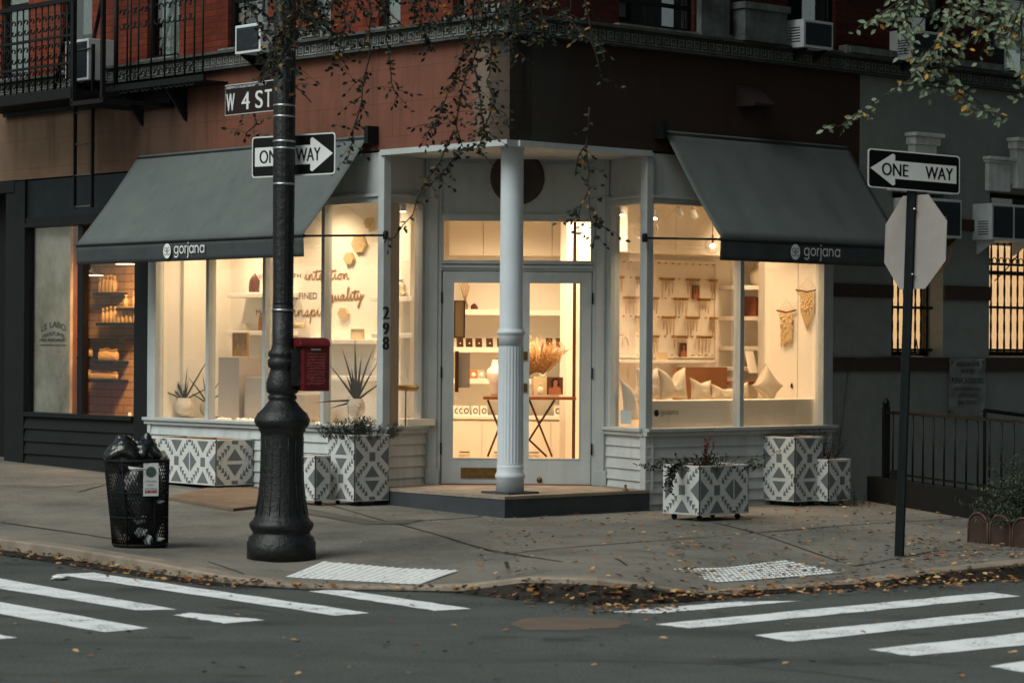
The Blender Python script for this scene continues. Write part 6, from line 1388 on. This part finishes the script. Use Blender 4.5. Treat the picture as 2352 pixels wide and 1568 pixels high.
# narrow left window: vase and jewellery stand
t, z = FL.hit(912, 681, .85); MB().lathe(FL.p(t, .85, z), [(.05, 0), (.09, .04), (.1, .1), (.085, .15), (.06, .17), (.075, .185), (.06, .185), (.05, .16)], 20).build('vase', M_pot, label='ribbed pale vase on the shelf seen in the narrow left window', cat='vase')
T_ = thing('jewelry_stand', FL.p(FL.t(932, .35, 900), .35, ZS), 'slim T shaped stand draped with bracelets in the narrow left window', 'jewelry stand'); t = FL.t(932, .35, 900)
zz = FL.z(932, 889, .35); MB().tube([FL.p(t, .35, ZS), FL.p(t, .35, zz)], .006).build('stem', M_bronz, T_); MB().tube([FL.p(t - .19, .35, zz), FL.p(t + .19, .35, zz)], .018, 10).build('bar', M_gold, T_)
mb = MB()
for k in range(16): q = t - .17 + k * .0226; mb.tube([FL.p(q, .35 + .026 * math.cos(a), zz - .008 + .03 * math.sin(a)) for a in [j * math.pi / 5 for j in range(11)]], .004, 4)
mb.build('bracelets', M_gold, T_)
MB().box(FL, TP + .1, FL.t(905, .4, 950) + .05, .42, .8, ZS, ZS + .07).build('tray', M_wall2, label='cream tray at the bottom of the narrow left window', cat='tray')
# ---- back wall behind the door
FB = Fr((0, Zback), (1, 0), (0, 1))
sh = []
for y, lab in ((711, 'top white shelf on the back wall seen through the door'), (797, 'second white shelf on the back wall seen through the door'), (869, 'third white shelf on the back wall seen through the door')):
    sh.append(shelf(FB, 1028, 1345, y, -.36, -.002, lab, th=.06, group='white shelves on the back wall'))
T_ = thing('cabinet', FB.p(0, -.4, ZFl), 'cream cabinet under the white shelves seen through the door', 'cabinet')
za = FB.z(1180, 955, -.5); xa, xb = FB.t(1025, -.5), FB.t(1350, -.5)
bev(MB().box(FB, xa, xb, -.5, -.002, ZFl + .02, za - .045).build('body', M_wall2, T_), .004); bev(MB().box(FB, xa, xb, -.53, -.002, za - .04, za).build('top', M_shelfm, T_), .004)
mb = MB(); e = [xa + .02 + (xb - xa - .04) * k / 4 for k in range(5)]
for p, q in zip(e[:-1], e[1:]): mb.box(FB, p + .004, q - .004, -.515, -.501, ZFl + .1, za - .06)
mb.build('doors', M_wall2, T_)
for p, q in zip(e[:-1], e[1:]): m_ = (p + q) / 2; MB().tube([FB.p(m_ - .06, -.535, za - .42), FB.p(m_ + .06, -.535, za - .42)], .007).build('handle', M_bronz, T_)
# upper wall cabinets over the shelves
mb = MB(); zc_ = FB.z(1180, 586, -.4); 
for k in range(4): mb.box(FB, e[k] + .003, e[k + 1] - .003, -.38, -.002, zc_, 3.44)
mb.build('wall_cabinet', M_wall2, label='row of cream upper cabinets seen through the transom window', cat='cabinet')
k = 0
for x in (1057, 1078, 1100, 1125, 1150, 1262, 1285, 1308):
    t, z = FB.hit(x, 797, -.25); T_ = thing('jewelry_card', FB.p(t, -.25, z), 'brown jewelry box card with a bright stud on the second back shelf', 'jewelry card', 'brown cards on the second back shelf')
    f = Fr(FB.p(t, -.25, 0), (1, .25)); MB().prism(f, [(-.035, z), (.04, z), (.035, z + .105), (-.04, z + .105)], 0, .03).build('card', M_bronz, T_); MB().ball(f.p(0, -.006, z + .045), .009, 8, 6).build('stud', M_shelfm, T_)
for x, y, wide in ((1088, 869, 0), (1106, 869, 0), (1247, 869, 0), (1300, 869, 0)):
    t, z = FB.hit(x, y, -.25); c_ = mat('orange card', s8(206, 130, 80), .6, .1, 9) if x in (1088, 1300) else mat('grey card', s8(190, 186, 170), .6, .1, 9)
    T_ = thing('watch_card', FB.p(t, -.25, z), {1088: 'orange card with a white disc left on the third back shelf', 1106: 'grey card with a white disc beside the left orange one', 1247: 'grey card with a white disc right of the pampas bouquet', 1300: 'orange card with a white disc near the brown upright'}[x], 'jewelry card')
    f = Fr(FB.p(t, -.25, 0), (1, .1)); MB().prism(f, [(-.045, z), (.045, z), (.04, z + .1), (-.05, z + .1)], 0, .02).build('card', c_, T_); MB().lathe(f.p(-.002, 0, z + .045), [(0, .004), (.026, .004), (.026, 0)], 16, axis=-f.N).build('disc', M_shelfm, T_)
for x, lab in ((1050, 'first ring card from the left on the back cabinet'), (1060, 'second ring card from the left on the back cabinet'), (1071, 'third ring card from the left on the back cabinet'), (1092, 'fourth ring card from the left on the back cabinet'), (1112, 'fifth ring card from the left on the back cabinet'), (1281, 'left ring card of the pair right of the table leg'), (1298, 'right ring card of the pair right of the table leg')):
    t, z = FB.hit(x, 955, -.4); T_ = thing('ring_card', FB.p(t, -.4, z), lab, 'jewelry card', 'white ring cards on the back cabinet'); f = Fr(FB.p(t, -.4, 0), (1, .2))
    MB().prism(f, [(-.04, z), (.04, z), (.034, z + .12), (-.046, z + .12)], 0, .015).build('card', M_shelfm, T_)
    MB().tube([f.p(.024 * math.cos(a), -.004, z + .06 + .028 * math.sin(a)) for a in [j * math.pi / 8 for j in range(17)]], .005, 4).build('ring', M_bronz, T_)
stone(1089, 696, 710, 9, FB, -.2, M_amber, 'rough brown rock on the top back shelf', seed=12)
def straw(F, x, y, d, h, lab, n_=16, sp=.25, vase=True):
    t, z = F.hit(x, y, d); T_ = thing('grass_vase', F.p(t, d, z), lab, 'vase of grass'); MB().lathe(F.p(t, d, z), [(.03, 0), (.04, .04), (.02, .09), (.025, .1)], 12).build('vase', M_marb, T_)
    mb = MB()
    for i in range(n_): mb.tube([F.p(t, d, z + .08), F.p(t + U(-sp, sp) * h * .5, d, z + h * .6), F.p(t + U(-sp, sp) * h * 1.4, d, z + h)], [.002, .003, .001], 3)
    mb.build('grass', M_pamp, T_)
straw(FB, 1068, 710, -.2, .42, 'small vase of dry grass at the left of the top back shelf'); straw(FB, 1300, 712, -.2, .42, 'small vase of dry grass at the right of the top back shelf')
# wooden upright of the door side and screens
t = at(1319, 800, 29.0); MB().box(Fr((t.x, 29.0), (1, 0), (0, 1)), -.018, .018, 0, .05, ZFl, 3.44).build('wood_upright', M_bronz, label='brown wooden upright inside the right door leaf', cat='upright')
t = at(1054, 800, 28.5); panel_on(Fr((0, 28.5), (1, .35)), 1043, 690, 1068, 776, 0, .03, 'wall_mirror', mat('taupe mirror', s8(190, 168, 130), .3, .1, 9), 'bronze framed mirror behind the left edge of the left door glass', 'mirror', M_bronz)
panel_on(Fr((0, 28.4), (1, .1)), 1052, 810, 1079, 890, 0, .03, 'menu_board', M_taupe, 'taupe board below the mirror behind the left door glass', 'board'); panel_on(Fr((0, 28.38), (1, .1)), 1045, 806, 1053, 900, 0, .04, 'board_stand', M_bronz, 'narrow bronze upright beside the taupe board', 'stand')
# bust
q = at(1136, 908, 29.3); T_ = MB(); T_.lathe(q, [(.04, 0), (.05, .03), (.06, .14), (.10, .24), (.085, .29), (.04, .33), (.034, .39), (.036, .4), (0, .4)], 24); T_.build('necklace_bust', M_shelfm, label='white necklace bust beside the column seen through the left door leaf', cat='bust')
# table with crossed legs
TB2 = thing('side_table', at(1215, 1046, 29.1), 'brown narrow table on crossed metal legs seen through the right door leaf', 'table')
a, b = at(1110, 910, 29.1), at(1322, 912, 29.1); f = Fr((a.x, 29.1), (1, .02)); MB().box(f, 0, b.x - a.x, -.2, .25, a.z - .03, a.z).build('tabletop', M_wood, TB2)
for p, q, dy in (((1216, 918), (1268, 1048), 0), ((1274, 918), (1214, 1012), .15), ((1214, 1008), (1256, 1048), .2), ((1120, 918), (1172, 1048), 0), ((1172, 918), (1120, 1048), .15)): MB().tube([at(p[0], p[1], 29.1 + dy), V((at(q[0], q[1], 29.1 + dy).x, 29.1 + dy, max(ZFl, at(q[0], q[1], 29.1 + dy).z)))], .012, 6).build('leg', M_bronz, TB2)
q = at(1233, 906, 29.15); T_ = thing('pampas_bouquet', q, 'big orange tan pampas bouquet in a clear vase on the table', 'bouquet'); MB().lathe(q, [(.045, 0), (.06, .02), (.06, .18), (.05, .2)], 16).build('vase', mat('frosted vase', s8(220, 206, 178), .2, .1, 9), T_)
mb = MB()
for i in range(240):
    a = U(-1.0, .75); l = U(.28, .56); d = V((math.sin(a), U(-.4, .4), math.cos(a))); p0 = q + V((0, 0, .15)); m_ = p0 + d * l * .75; e = p0 + d * l + V((0, 0, -.05)); mb.tube([p0 + d * .1, m_, e], [.002, .006, .001], 3)
    for j in range(7): g = p0.lerp(e, U(.4, 1)); mb.tube([g, g + V((U(-.05, .05), U(-.03, .03), U(-.01, .06)))], [.003, .001], 3)
mb.build('plumes', M_pamp, T_)
def portrait(F, x0, y0, x1, y1, d, lab, bgc=None, flip=1, cat='photo'):
    T_, a, b, z0, z1 = panel_on(F, x0, y0, x1, y1, d, .012, 'photo_print', bgc or mat('brown photo ground', s8(96, 60, 44), .5, .2, 9), lab, cat)
    w, h = b - a, z1 - z0; X = lambda u: a + w * u; Y = lambda v: z0 + h * v
    mb = MB(); mb.prism(F, [(X(.1), Y(0)), (X(.12), Y(.35)), (X(.32), Y(.45)), (X(.42), Y(.5)), (X(.42), Y(.6)), (X(.62), Y(.6)), (X(.62), Y(.48)), (X(.85), Y(.38)), (X(.92), Y(0))], d - .002, d - .0005)
    mb.prism(F, [(X(.52 + .15 * math.cos(k * math.pi / 6)), Y(.72 + .17 * math.sin(k * math.pi / 6))) for k in range(12)], d - .003, d - .0021); mb.build('figure', M_skin, T_)
    mb = MB(); mb.prism(F, [(X(.3), Y(.35)), (X(.25), Y(.75)), (X(.4), Y(.95)), (X(.62), Y(.96)), (X(.75), Y(.8)), (X(.8), Y(.5)), (X(.68), Y(.55)), (X(.66), Y(.8)), (X(.5), Y(.86)), (X(.4), Y(.72)), (X(.42), Y(.5))], d - .004, d - .0031); mb.build('hair', M_hair, T_)
F29 = Fr((0, 29.0), (1, 0), (0, 1)); portrait(F29, 1256, 866, 1293, 906, 0, 'printed portrait of a dark haired woman standing on the table')
panel_on(F29, 1226, 866, 1256, 906, .03, .012, 'card_stand', mat('cream card', s8(220, 200, 164), .7, .05, 9), 'cream card standing left of the portrait on the table', 'card')
q = at(1241, 905, 28.98); MB().lathe(q, [(.025, 0), (.03, .01), (.03, .07), (.012, .085), (.012, .11), (.018, .115), (.0, .12)], 14).build('pump_bottle', mat('clear bottle', s8(210, 200, 180), .2, .1, 9), label='small clear pump bottle in front of the pampas vase', cat='bottle')
# ---- right window: peg board wall
FP_ = FRt; dP = SH - .03
a, zt_ = FP_.hit(1405, 598, dP); b, zb_ = FP_.hit(1641, 822, dP); PB = thing('peg_board', FP_.p((a + b) / 2, dP, zb_), 'white peg board hung with rows of necklaces behind the right window', 'peg board')
mb = MB(); mb.box(FP_, a, b, dP, dP + .028, zb_, zt_); mb.build('board', M_wall2, PB); mb = MB(); mb.box(FP_, b - .01, b + .03, dP - .02, dP + .028, zb_, zt_); mb.box(FP_, a, b, dP - .02, dP + .028, zt_, zt_ + .03); mb.build('frame', M_wall2, PB)
shelf(FP_, 1400, 1641, 826, dP - .18, dP - .001, 'long white ledge under the peg board', th=.035, group='ledges')
# upper cabinets
zc_ = FP_.z(1550, 582, dP - .35); mb = MB(); t = a - .1
for k in range(5): mb.box(FP_, t + .004, t + .80 - .004, dP - .35, dP + .028, zc_, 3.44); t += .80
mb.build('wall_cabinet', M_wall2, label='row of tall cream upper cabinets over the peg board', cat='cabinet')
step_ = (b - a) / 15; mbp = MB()
rows_ = [605, 640, 685, 728, 772, 815]; grp = {1: [(1412, 1424), (1455, 1475), (1512, 1543), (1571, 1600), (1625, 1650)], 2: [(1428, 1462), (1488, 1506), (1543, 1575), (1598, 1625)], 3: [(1455, 1475), (1516, 1546), (1572, 1598), (1628, 1652)], 4: [(1412, 1422), (1488, 1508), (1540, 1574), (1596, 1628)]}
for r_, y in enumerate(rows_):
    for i in range(15):
        t = a + step_ * (i + .6); z = FP_.z(1540, y, dP) ; mbp.tube([FP_.p(t, dP - .03, z), FP_.p(t, dP, z)], .007, 6)
mbp.build('pegs', M_gold, PB, label='brass pegs in rows')
for r_, gs in grp.items():
    for g, (x0, x1) in enumerate(gs):
        t0, t1 = FP_.t(x0, dP, 700), FP_.t(x1, dP, 700)
        if t1 > b: t1 = b - .02
        z = FP_.z(1540, rows_[r_], dP); nn = 3 + (x1 - x0 > 22)
        hk = MB(); hk.box(FP_, t0, t1, dP - .07, dP - .058, z, z + .009)
        for i in range(nn): q = t0 + (t1 - t0) * (i + .5) / nn; hk.box(FP_, q - .009, q + .009, dP - .07, dP - .01, z - .022, z + .01)
        hk.build('hanger', M_gold, PB)
        ch = MB()
        for i in range(nn):
            q = t0 + (t1 - t0) * (i + .5) / nn; L_ = U(.12, .25); ch.tube([FP_.p(q - .014, dP - .045, z - .03), FP_.p(q - .008, dP - .04, z - L_ * .7), FP_.p(q, dP - .04, z - L_), FP_.p(q + .008, dP - .04, z - L_ * .7), FP_.p(q + .014, dP - .045, z - .03)], .0028, 4); ch.ball(FP_.p(q, dP - .04, z - L_), .008, 6, 4)
        ch.build('necklaces', M_gold, PB)
portrait(FP_, 1591, 655, 1607, 686, dP - .03, 'small portrait photo pinned on the upper right of the peg board'); portrait(FP_, 1562, 787, 1578, 819, dP - .05, 'small portrait photo standing low on the peg board')
panel_on(FP_, 1509, 809, 1534, 826, dP - .12, .01, 'price_card', mat('cream card', s8(220, 200, 164), .7, .05, 9), 'small cream card lying on the ledge under the peg board', 'card')
T_, a2, b2, z02, z12 = panel_on(FP_, 1420, 770, 1450, 820, dP - .14, .015, 'necklace_display', M_shelfm, 'white L shaped necklace display at the left end of the ledge', 'display')
MB().tube([FP_.p((a2 + b2) / 2 + .05 * math.sin(k), dP - .145, z12 - .02 - .1 * (1 - math.cos(k)) ) for k in [-1.57 + j * .314 for j in range(11)]], .003, 4).build('necklace', M_gold, T_)
# shelf niche to the right of the mullion
FN_ = FRt
for y, lab in ((655, 'top niche shelf with a pale jug at the right of the mullion'), (726, 'niche shelf with dark books'), (795, 'low niche shelf with a jewelry tree'), (842, 'lowest niche shelf by the counter')): shelf(FN_, 1700, 1790, y, SH - .35, SH - .002, lab, th=.05, group='niche shelves')
t, z = FN_.hit(1742, 655, SH - .2); MB().lathe(FN_.p(t, SH - .2, z), [(.07, 0), (.1, .04), (.11, .12), (.09, .2), (.05, .22), (.05, .25), (.07, .26)], 18).build('jug', M_pot, label='pale round jug on the top niche shelf', cat='jug')
for k in range(4):
    t, z = FN_.hit(1733 + k * 5.5, 726, SH - .3); MB().box(FN_, t, t + .032, SH - .3, SH - .12, z, z + .24 - .012 * k).build('book', [M_wood, M_bronz, M_black, M_wood][k], label=['leftmost brown book upright on the niche shelf', 'bronze book second from the left on the niche shelf', 'black book third from the left on the niche shelf', 'rightmost brown book upright on the niche shelf'][k], cat='book', group='books on the niche shelf')
panel_on(FN_, 1725, 806, 1741, 856, 1.35, .03, 'display_stand', M_shelfm, 'slanted white display stand in the niche behind the cushions', 'display stand', tilt=.3)
# end wall with macrame
FEn = Fr(FRt.p(tr_end, .1, 0), nR, uR)
def macrame(x0, x1, y0, yb, lab, k_):
    d = -.03; a, z0 = FEn.hit(x0, y0, d); b, _ = FEn.hit(x1, y0, d); a, b = min(a, b), max(a, b); zb = FEn.z((x0 + x1) / 2, yb, d); T_ = thing('macrame_hanging', FEn.p((a + b) / 2, d, zb), lab, 'macrame wall hanging', 'macrame hangings')
    MB().tube([FEn.p(a - .02, d, z0 + .02), FEn.p((a + b) / 2, d, z0 - .01), FEn.p(b + .02, d, z0 + .015)], [.009, .013, .011], 6).build('driftwood_bar', M_stick, T_)
    mb = MB(); n_ = 13; w0 = (b - a) * .18
    for i in range(n_):
        u = a + w0 + (b - a - 2 * w0) * i / (n_ - 1); L_ = (z0 - zb) * (.55 + .45 * (1 - abs(i - n_ // 2) / (n_ // 2)) if k_ else U(.75, 1)); P = []; 
        for j in range(13): f = j / 12; P.append(FEn.p(u + .014 * math.sin(j * 1.7 + i * 3.1) * (f < .7), d - .004 * (j % 2), z0 - L_ * f))
        mb.tube(P, [.009] * 9 + [.006] * 4, 4)
    for i in range(9): mb.ball(FEn.p(U(a + w0, b - w0), d - .008, z0 - (z0 - zb) * U(.1, .5)), .016, 6, 4)
    mb.build('cords', M_mac, T_); MB().tube([FEn.p(a, d, z0 + .02), FEn.p((a + b) / 2, d, z0 + .14), FEn.p(b, d, z0 + .01)], .003, 4).build('string', M_mac, T_)
macrame(1788, 1826, 716, 800, 'lower macrame hanging on a driftwood bar on the right end wall', 0); macrame(1832, 1878, 669, 760, 'upper longer macrame hanging nearest the right window post', 1)
MB().box(FEn, .30, .306, -.004, 0, ZS, ZCe).build('panel_seam', M_taupe, WB)
# counter and wooden desk front
a, z = FRt.hit(1551, 843, 1.9); b, _ = FRt.hit(1668, 843, 1.9); T_ = thing('counter', FRt.p((a + b) / 2, 1.9, ZFl), 'oak fronted counter behind the cushions in the right window', 'counter'); MB().box(FRt, a, b, 1.88, 1.94, ZFl, z).build('front_panel', M_wood2, T_)
MB().box(FRt, b + .002, b + 1.1, 1.86, 2.2, z - .2, z - .16).build('worktop', M_wood2, T_); MB().box(FRt, a, b + 1.1, 1.95, 2.25, ZFl, z - .21).build('body', M_wall2, T_); MB().box(FRt, b + .002, b + 1.0, 1.87, 1.876, z - .155, z - .0).build('glass_screen', M_glass, T_)
panel_on(FRt, 1672, 866, 1690, 880, 1.95, .12, 'jewelry_tray', M_shelfm, 'white tray on the counter right of the oak front', 'tray')
# display cushion bench sign
a, z0 = FRt.hit(1493, 975, .16); b, _ = FRt.hit(1874, 966, .16); z1 = FRt.z(1600, 918, .16); BS = thing('bench_sign', FRt.p((a + b) / 2, .16, ZS), 'long cream display board with the dark shop name low in the right window', 'display board')
bev(MB().box(FRt, a, b, .16, .3, ZS - .01, z1).build('board', mat('cream board', s8(244, 236, 220), .8, .04, 5), BS), .012)
mb = MB(); O = FRt.p(FRt.t(1503, .155, 950), .157, FRt.z(1503, 955, .157)); W_ = FRt.t(1558, .155, 950) - FRt.t(1503, .155, 950); k = W_ / 7.6
mb.add([O + FRt.U * (W_ * .1 + W_ * .1 * math.cos(i * math.pi / 12)) + V((0, 0, .03 + .036 * math.sin(i * math.pi / 12))) for i in range(24)], [tuple(range(24))])
tmp = MB(); wd = word_mark(tmp, V((0, 0, 0)), V((1, 0, 0)), V((0, 0, 1)), 1.0); sx = W_ * .73 / wd; mb.add([O + FRt.U * (W_ * .27 + p.x * sx) + V((0, 0, .012 + p.z * .036)) for p in tmp.v], tmp.f); mb.build('shop_name', M_black, BS, recalc=False)
T_ = thing('dark_box', FRt.p(b + .05, .2, ZS), 'black box with brass studs at the right end of the display board', 'box'); b2 = FRt.t(1889, .2, 930); MB().box(FRt, b + .006, b2, .18, .45, ZS, FRt.z(1880, 904, .2)).build('box', M_black, T_)
for k in range(3): MB().ball(FRt.p((b + b2) / 2, .178, ZS + .06 + k * .08), .009, 6, 5).build('stud', M_gold, T_)
# notice card low in the narrow right window
o = panel_on(FRR, 1425, 942, 1449, 972, .03, .003, 'window_notice', mat('pale blue grey notice', s8(176, 186, 186), .6, .1, 9), 'small pale printed notice taped low in the narrow right window', 'notice')
# cushions
def cushion(x, y, w, h, F, d, lab, yaw=0, notch=.0, diamond=False, piping=False, lean=.25, roll=0):
    t, z = F.hit(x, y, d); c = F.p(t, d, z); N_ = 18; vs = []; f = Fr(c, Matrix.Rotation(yaw, 3, 'Z') @ F.U); th = min(w, h) * .21
    def pos(u, v, s):
        e = max(0, (1 - abs(u) ** 2.6)) ** .5 * max(0, (1 - abs(v) ** 2.6)) ** .5
        x_ = u * w / 2 * (1 - .20 * (1 - v * v) * abs(u)); z_ = v * h / 2 * (1 - .20 * (1 - u * u) * abs(v))
        if notch: z_ -= notch * h * math.exp(-(u / .38) ** 2) * max(0, (v + .6) / 1.6); e *= 1 + .35 * math.exp(-((abs(u) - .5) / .3) ** 2) - .35 * math.exp(-(u / .22) ** 2) * (v > 0)
        e *= 1 + .05 * math.sin(7 * u + 3 * v + x)
        if diamond: x2 = (x_ - z_) * .7071; z2 = (x_ + z_) * .7071; x_, z_ = x2, z2
        if roll: x_, z_ = x_ * math.cos(roll) - z_ * math.sin(roll), x_ * math.sin(roll) + z_ * math.cos(roll)
        zz = z_ + (h / 2 if not diamond else h * .46); return f.p(x_, s * th * e + lean * zz * .5, z + zz)
    for s in (-1, 1):
        for i in range(N_ + 1):
            for j in range(N_ + 1): vs.append(pos(-1 + 2 * i / N_, -1 + 2 * j / N_, s))
    M_ = (N_ + 1) ** 2; fs = [(k * M_ + i * (N_ + 1) + j, k * M_ + (i + 1) * (N_ + 1) + j, k * M_ + (i + 1) * (N_ + 1) + j + 1, k * M_ + i * (N_ + 1) + j + 1) for k in (0, 1) for i in range(N_) for j in range(N_)]
    T_ = thing('cushion', c, lab, 'cushion', 'cream cushions in the right window'); MB().add(vs, fs, True).build('cover', M_pill, T_, weld=True)
    E = [pos(-1 + 2 * i / N_, -1, 0) for i in range(N_)] + [pos(1, -1 + 2 * i / N_, 0) for i in range(N_)] + [pos(1 - 2 * i / N_, 1, 0) for i in range(N_)] + [pos(-1, 1 - 2 * i / N_, 0) for i in range(N_ + 1)]
    MB().tube(E, .006 if not piping else .011, 4).build('piping', M_pillb if piping else M_pill, T_)
cushion(1462, 972, .36, .46, FRt, .64, 'largest cream cushion with a deep notch in the narrow right window', notch=.34, yaw=-.1)
cushion(1492, 920, .34, .36, FRt, .62, 'cream cushion half hidden behind the right corner post', notch=.2)
cushion(1547, 920, .46, .36, FRt, .62, 'notched cream cushion above the shop name on the display board', notch=.42)
cushion(1612, 921, .33, .24, FRt, .70, 'small cream cushion leaning right beside the notched one', notch=.1, roll=-.08)
cushion(1662, 922, .40, .17, FRt, .78, 'flat cream cushion lying low left of the mullion', notch=.1, roll=-.15)
cushion(1705, 922, .24, .22, FRt, .80, 'small cream cushion just behind the mullion', notch=.0)
cushion(1766, 920, .36, .36, FRt, .55, 'big cream cushion standing on its corner right of the mullion', diamond=True)
cushion(1832, 920, .30, .34, FRt, .55, 'navy edged cream cushion at the right end of the right window', diamond=True, piping=True, yaw=.5)
cushion(1784, 905, .28, .30, FRt, .80, 'pale cushion peeking up behind the two standing on their corners', diamond=True)
# pendants and track lights
def globe(x, y, rpx, F, d, lab, lit=True):
    t, z = F.hit(x, y, d); c = F.p(t, d, z); r = rpx * c.y / FP; T_ = thing('pendant_lamp', c, lab, 'pendant lamp', 'clear globe pendants')
    MB().ball(c, r, 28, 18).build('globe', glass('clear globe', (.99, .99, .99, 1), .35), T_); MB().ball(c + V((0, 0, -r * .1)), .028, 12, 8).build('bulb', emit('bulb glow', (1, .78, .5, 1), 25), T_)
    MB().tube([c + V((0, 0, 0)), c + V((0, 0, r + .02))], .012, 8).build('socket', M_bronz, T_); MB().tube([c + V((0, 0, r)), V((c.x, c.y, ZCe))], .004, 5).build('cord', M_black, T_)
globe(1483, 525, 30, FRt, 1.2, 'large clear globe pendant half behind the right corner post'); globe(1637, 563, 20, FRt, 1.5, 'small clear globe pendant beside the edge of the right awning')
T_ = thing('track_light', FRt.p(3.8, 1.0, 3.3), 'white ceiling track with spotlights behind the top of the right window', 'track light')
M_spot = emit('spot glow', (1, .82, .58, 1), 22); zt_ = 3.33
MB().box(FRt, 2.6, 5.4, 1.38, 1.42, zt_, zt_ + .03).build('track', M_wall2, T_)
for x, y, dx in ((1430, 486, -.1), (1504, 494, -.1), (1560, 488, .1), (1594, 492, .1), (1645, 492, -.1)):
    t, z = FRt.hit(x, y, 1.4); c = FRt.p(t, 1.4, z); ax_ = (FRt.U * dx * 3 - FRt.N * .3 + V((0, 0, -.8))).normalized(); sp = MB().lathe(c - ax_ * .05, [(.035, 0), (.035, .1), (.03, .1), (.028, .09), (0, .09)], 16, axis=ax_).build('spot_head', M_acw, T_); MB().lathe(c + ax_ * .043, [(.026, 0), (.026, .004)], 14, axis=ax_).build('lens', M_spot, sp); MB().tube([c - ax_ * .03, V((c.x, c.y, zt_))], .008).build('stem', M_acw, sp)
T_ = thing('ceiling_spot', FL.p(2.6, .5, 3.3), 'white ceiling spotlight at the top of the narrow left window', 'spotlight'); t, z = FL.hit(926, 486, .4); c = FL.p(t, .4, z); MB().lathe(c, [(.03, 0), (.035, .1), (.0, .1)], 14).build('spot_head', M_acw, T_); MB().lathe(c - V((0, 0, .003)), [(.025, 0), (.025, .004)], 12).build('lens', M_spot, T_)
# ============================================================ light
w = bpy.data.worlds.new('World'); SC.world = w; w.use_nodes = True; nt = w.node_tree; nt.nodes.clear()
o = nt.nodes.new('ShaderNodeOutputWorld'); bg = nt.nodes.new('ShaderNodeBackground'); sky = nt.nodes.new('ShaderNodeTexSky'); hs = nt.nodes.new('ShaderNodeHueSaturation')
sky.sky_type = 'NISHITA'; sky.sun_disc = False; sky.sun_elevation = math.radians(45)
sd = -nL # towards the sun: square to the left street front
az = math.atan2(sd.x, sd.y); sky.sun_rotation = az
sky.air_density = 1.2; sky.dust_density = 3; sky.ozone_density = 1
hs.inputs['Saturation'].default_value = .5
nt.links.new(sky.outputs[0], hs.inputs['Color']); tn = nt.nodes.new('ShaderNodeMix'); tn.data_type = 'RGBA'; tn.blend_type = 'MULTIPLY'; tn.inputs[0].default_value = 1; tn.inputs[7].default_value = (.97, 1.04, .97, 1); nt.links.new(hs.outputs[0], tn.inputs[6]); nt.links.new(tn.outputs[2], bg.inputs[0]); nt.links.new(bg.outputs[0], o.inputs[0]); bg.inputs[1].default_value = .05
sun = bpy.data.lights.new('sun', 'SUN'); sun.energy = 1.5; sun.angle = math.radians(40); sun.color = (.97, 1, .95)
so = bpy.data.objects.new('sun', sun); COL.objects.link(so)
e = math.radians(45); dr_ = V((sd.x * math.cos(e), sd.y * math.cos(e), math.sin(e))); so.rotation_euler = dr_.to_track_quat('Z', 'Y').to_euler(); so.location = (0, 10, 20)
def area(P, tgt, size, energy, col=(1, .70, .41), sy=None):
    l = bpy.data.lights.new('shop_area_light', 'AREA'); l.energy = energy; l.size = size; l.color = col; l.spread = math.radians(115)
    if sy: l.shape = 'RECTANGLE'; l.size_y = sy
    ob = bpy.data.objects.new('shop_area_light', l); COL.objects.link(ob); ob.location = P
    ob.rotation_euler = (V(tgt) - V(P)).to_track_quat('-Z', 'Y').to_euler(); return ob
K = .72
for t, d in ((2.7, .45), (3.9, .45), (5.3, .45)):
    P = FL.p(t, d, 3.4); area(P, FL.p(t, d + .25, 0), .35, 30 * K)
area(V((-.1, 28.7, 3.4)), V((-.1, 29.6, .5)), .6, 60 * K)
area(V((.9, 29.4, 3.4)), V((.9, 29.6, .5)), .5, 30 * K)
for t in (2.6, 4.0): P = FRt.p(t, .11, 3.12); area(P, FRt.p(t, .3, .5), .12, 16 * K)  # lamps added behind the header to brighten the display board front
for t, d in ((3.0, .9), (4.1, .9), (5.6, 1.7)):
    P = FRt.p(t, d, 3.42); area(P, FRt.p(t, d + .45, 0), .4, 24 * K, col=(1, .66, .36))
l = area(FL.p(tA + 1.2, .5, 3.3), FL.p(tA + 1.6, 1.6, 1.4), .5, 170, (1, .52, .2)); l.name = 'perfume_lamp'
area(FL.p(tA + 3.0, .6, 3.3), FL.p(tA + 2.6, .2, 1.0), .4, 10, (1, .62, .32))
SC.view_settings.view_transform = 'Standard'; SC.view_settings.look = 'None'; SC.view_settings.exposure = .56
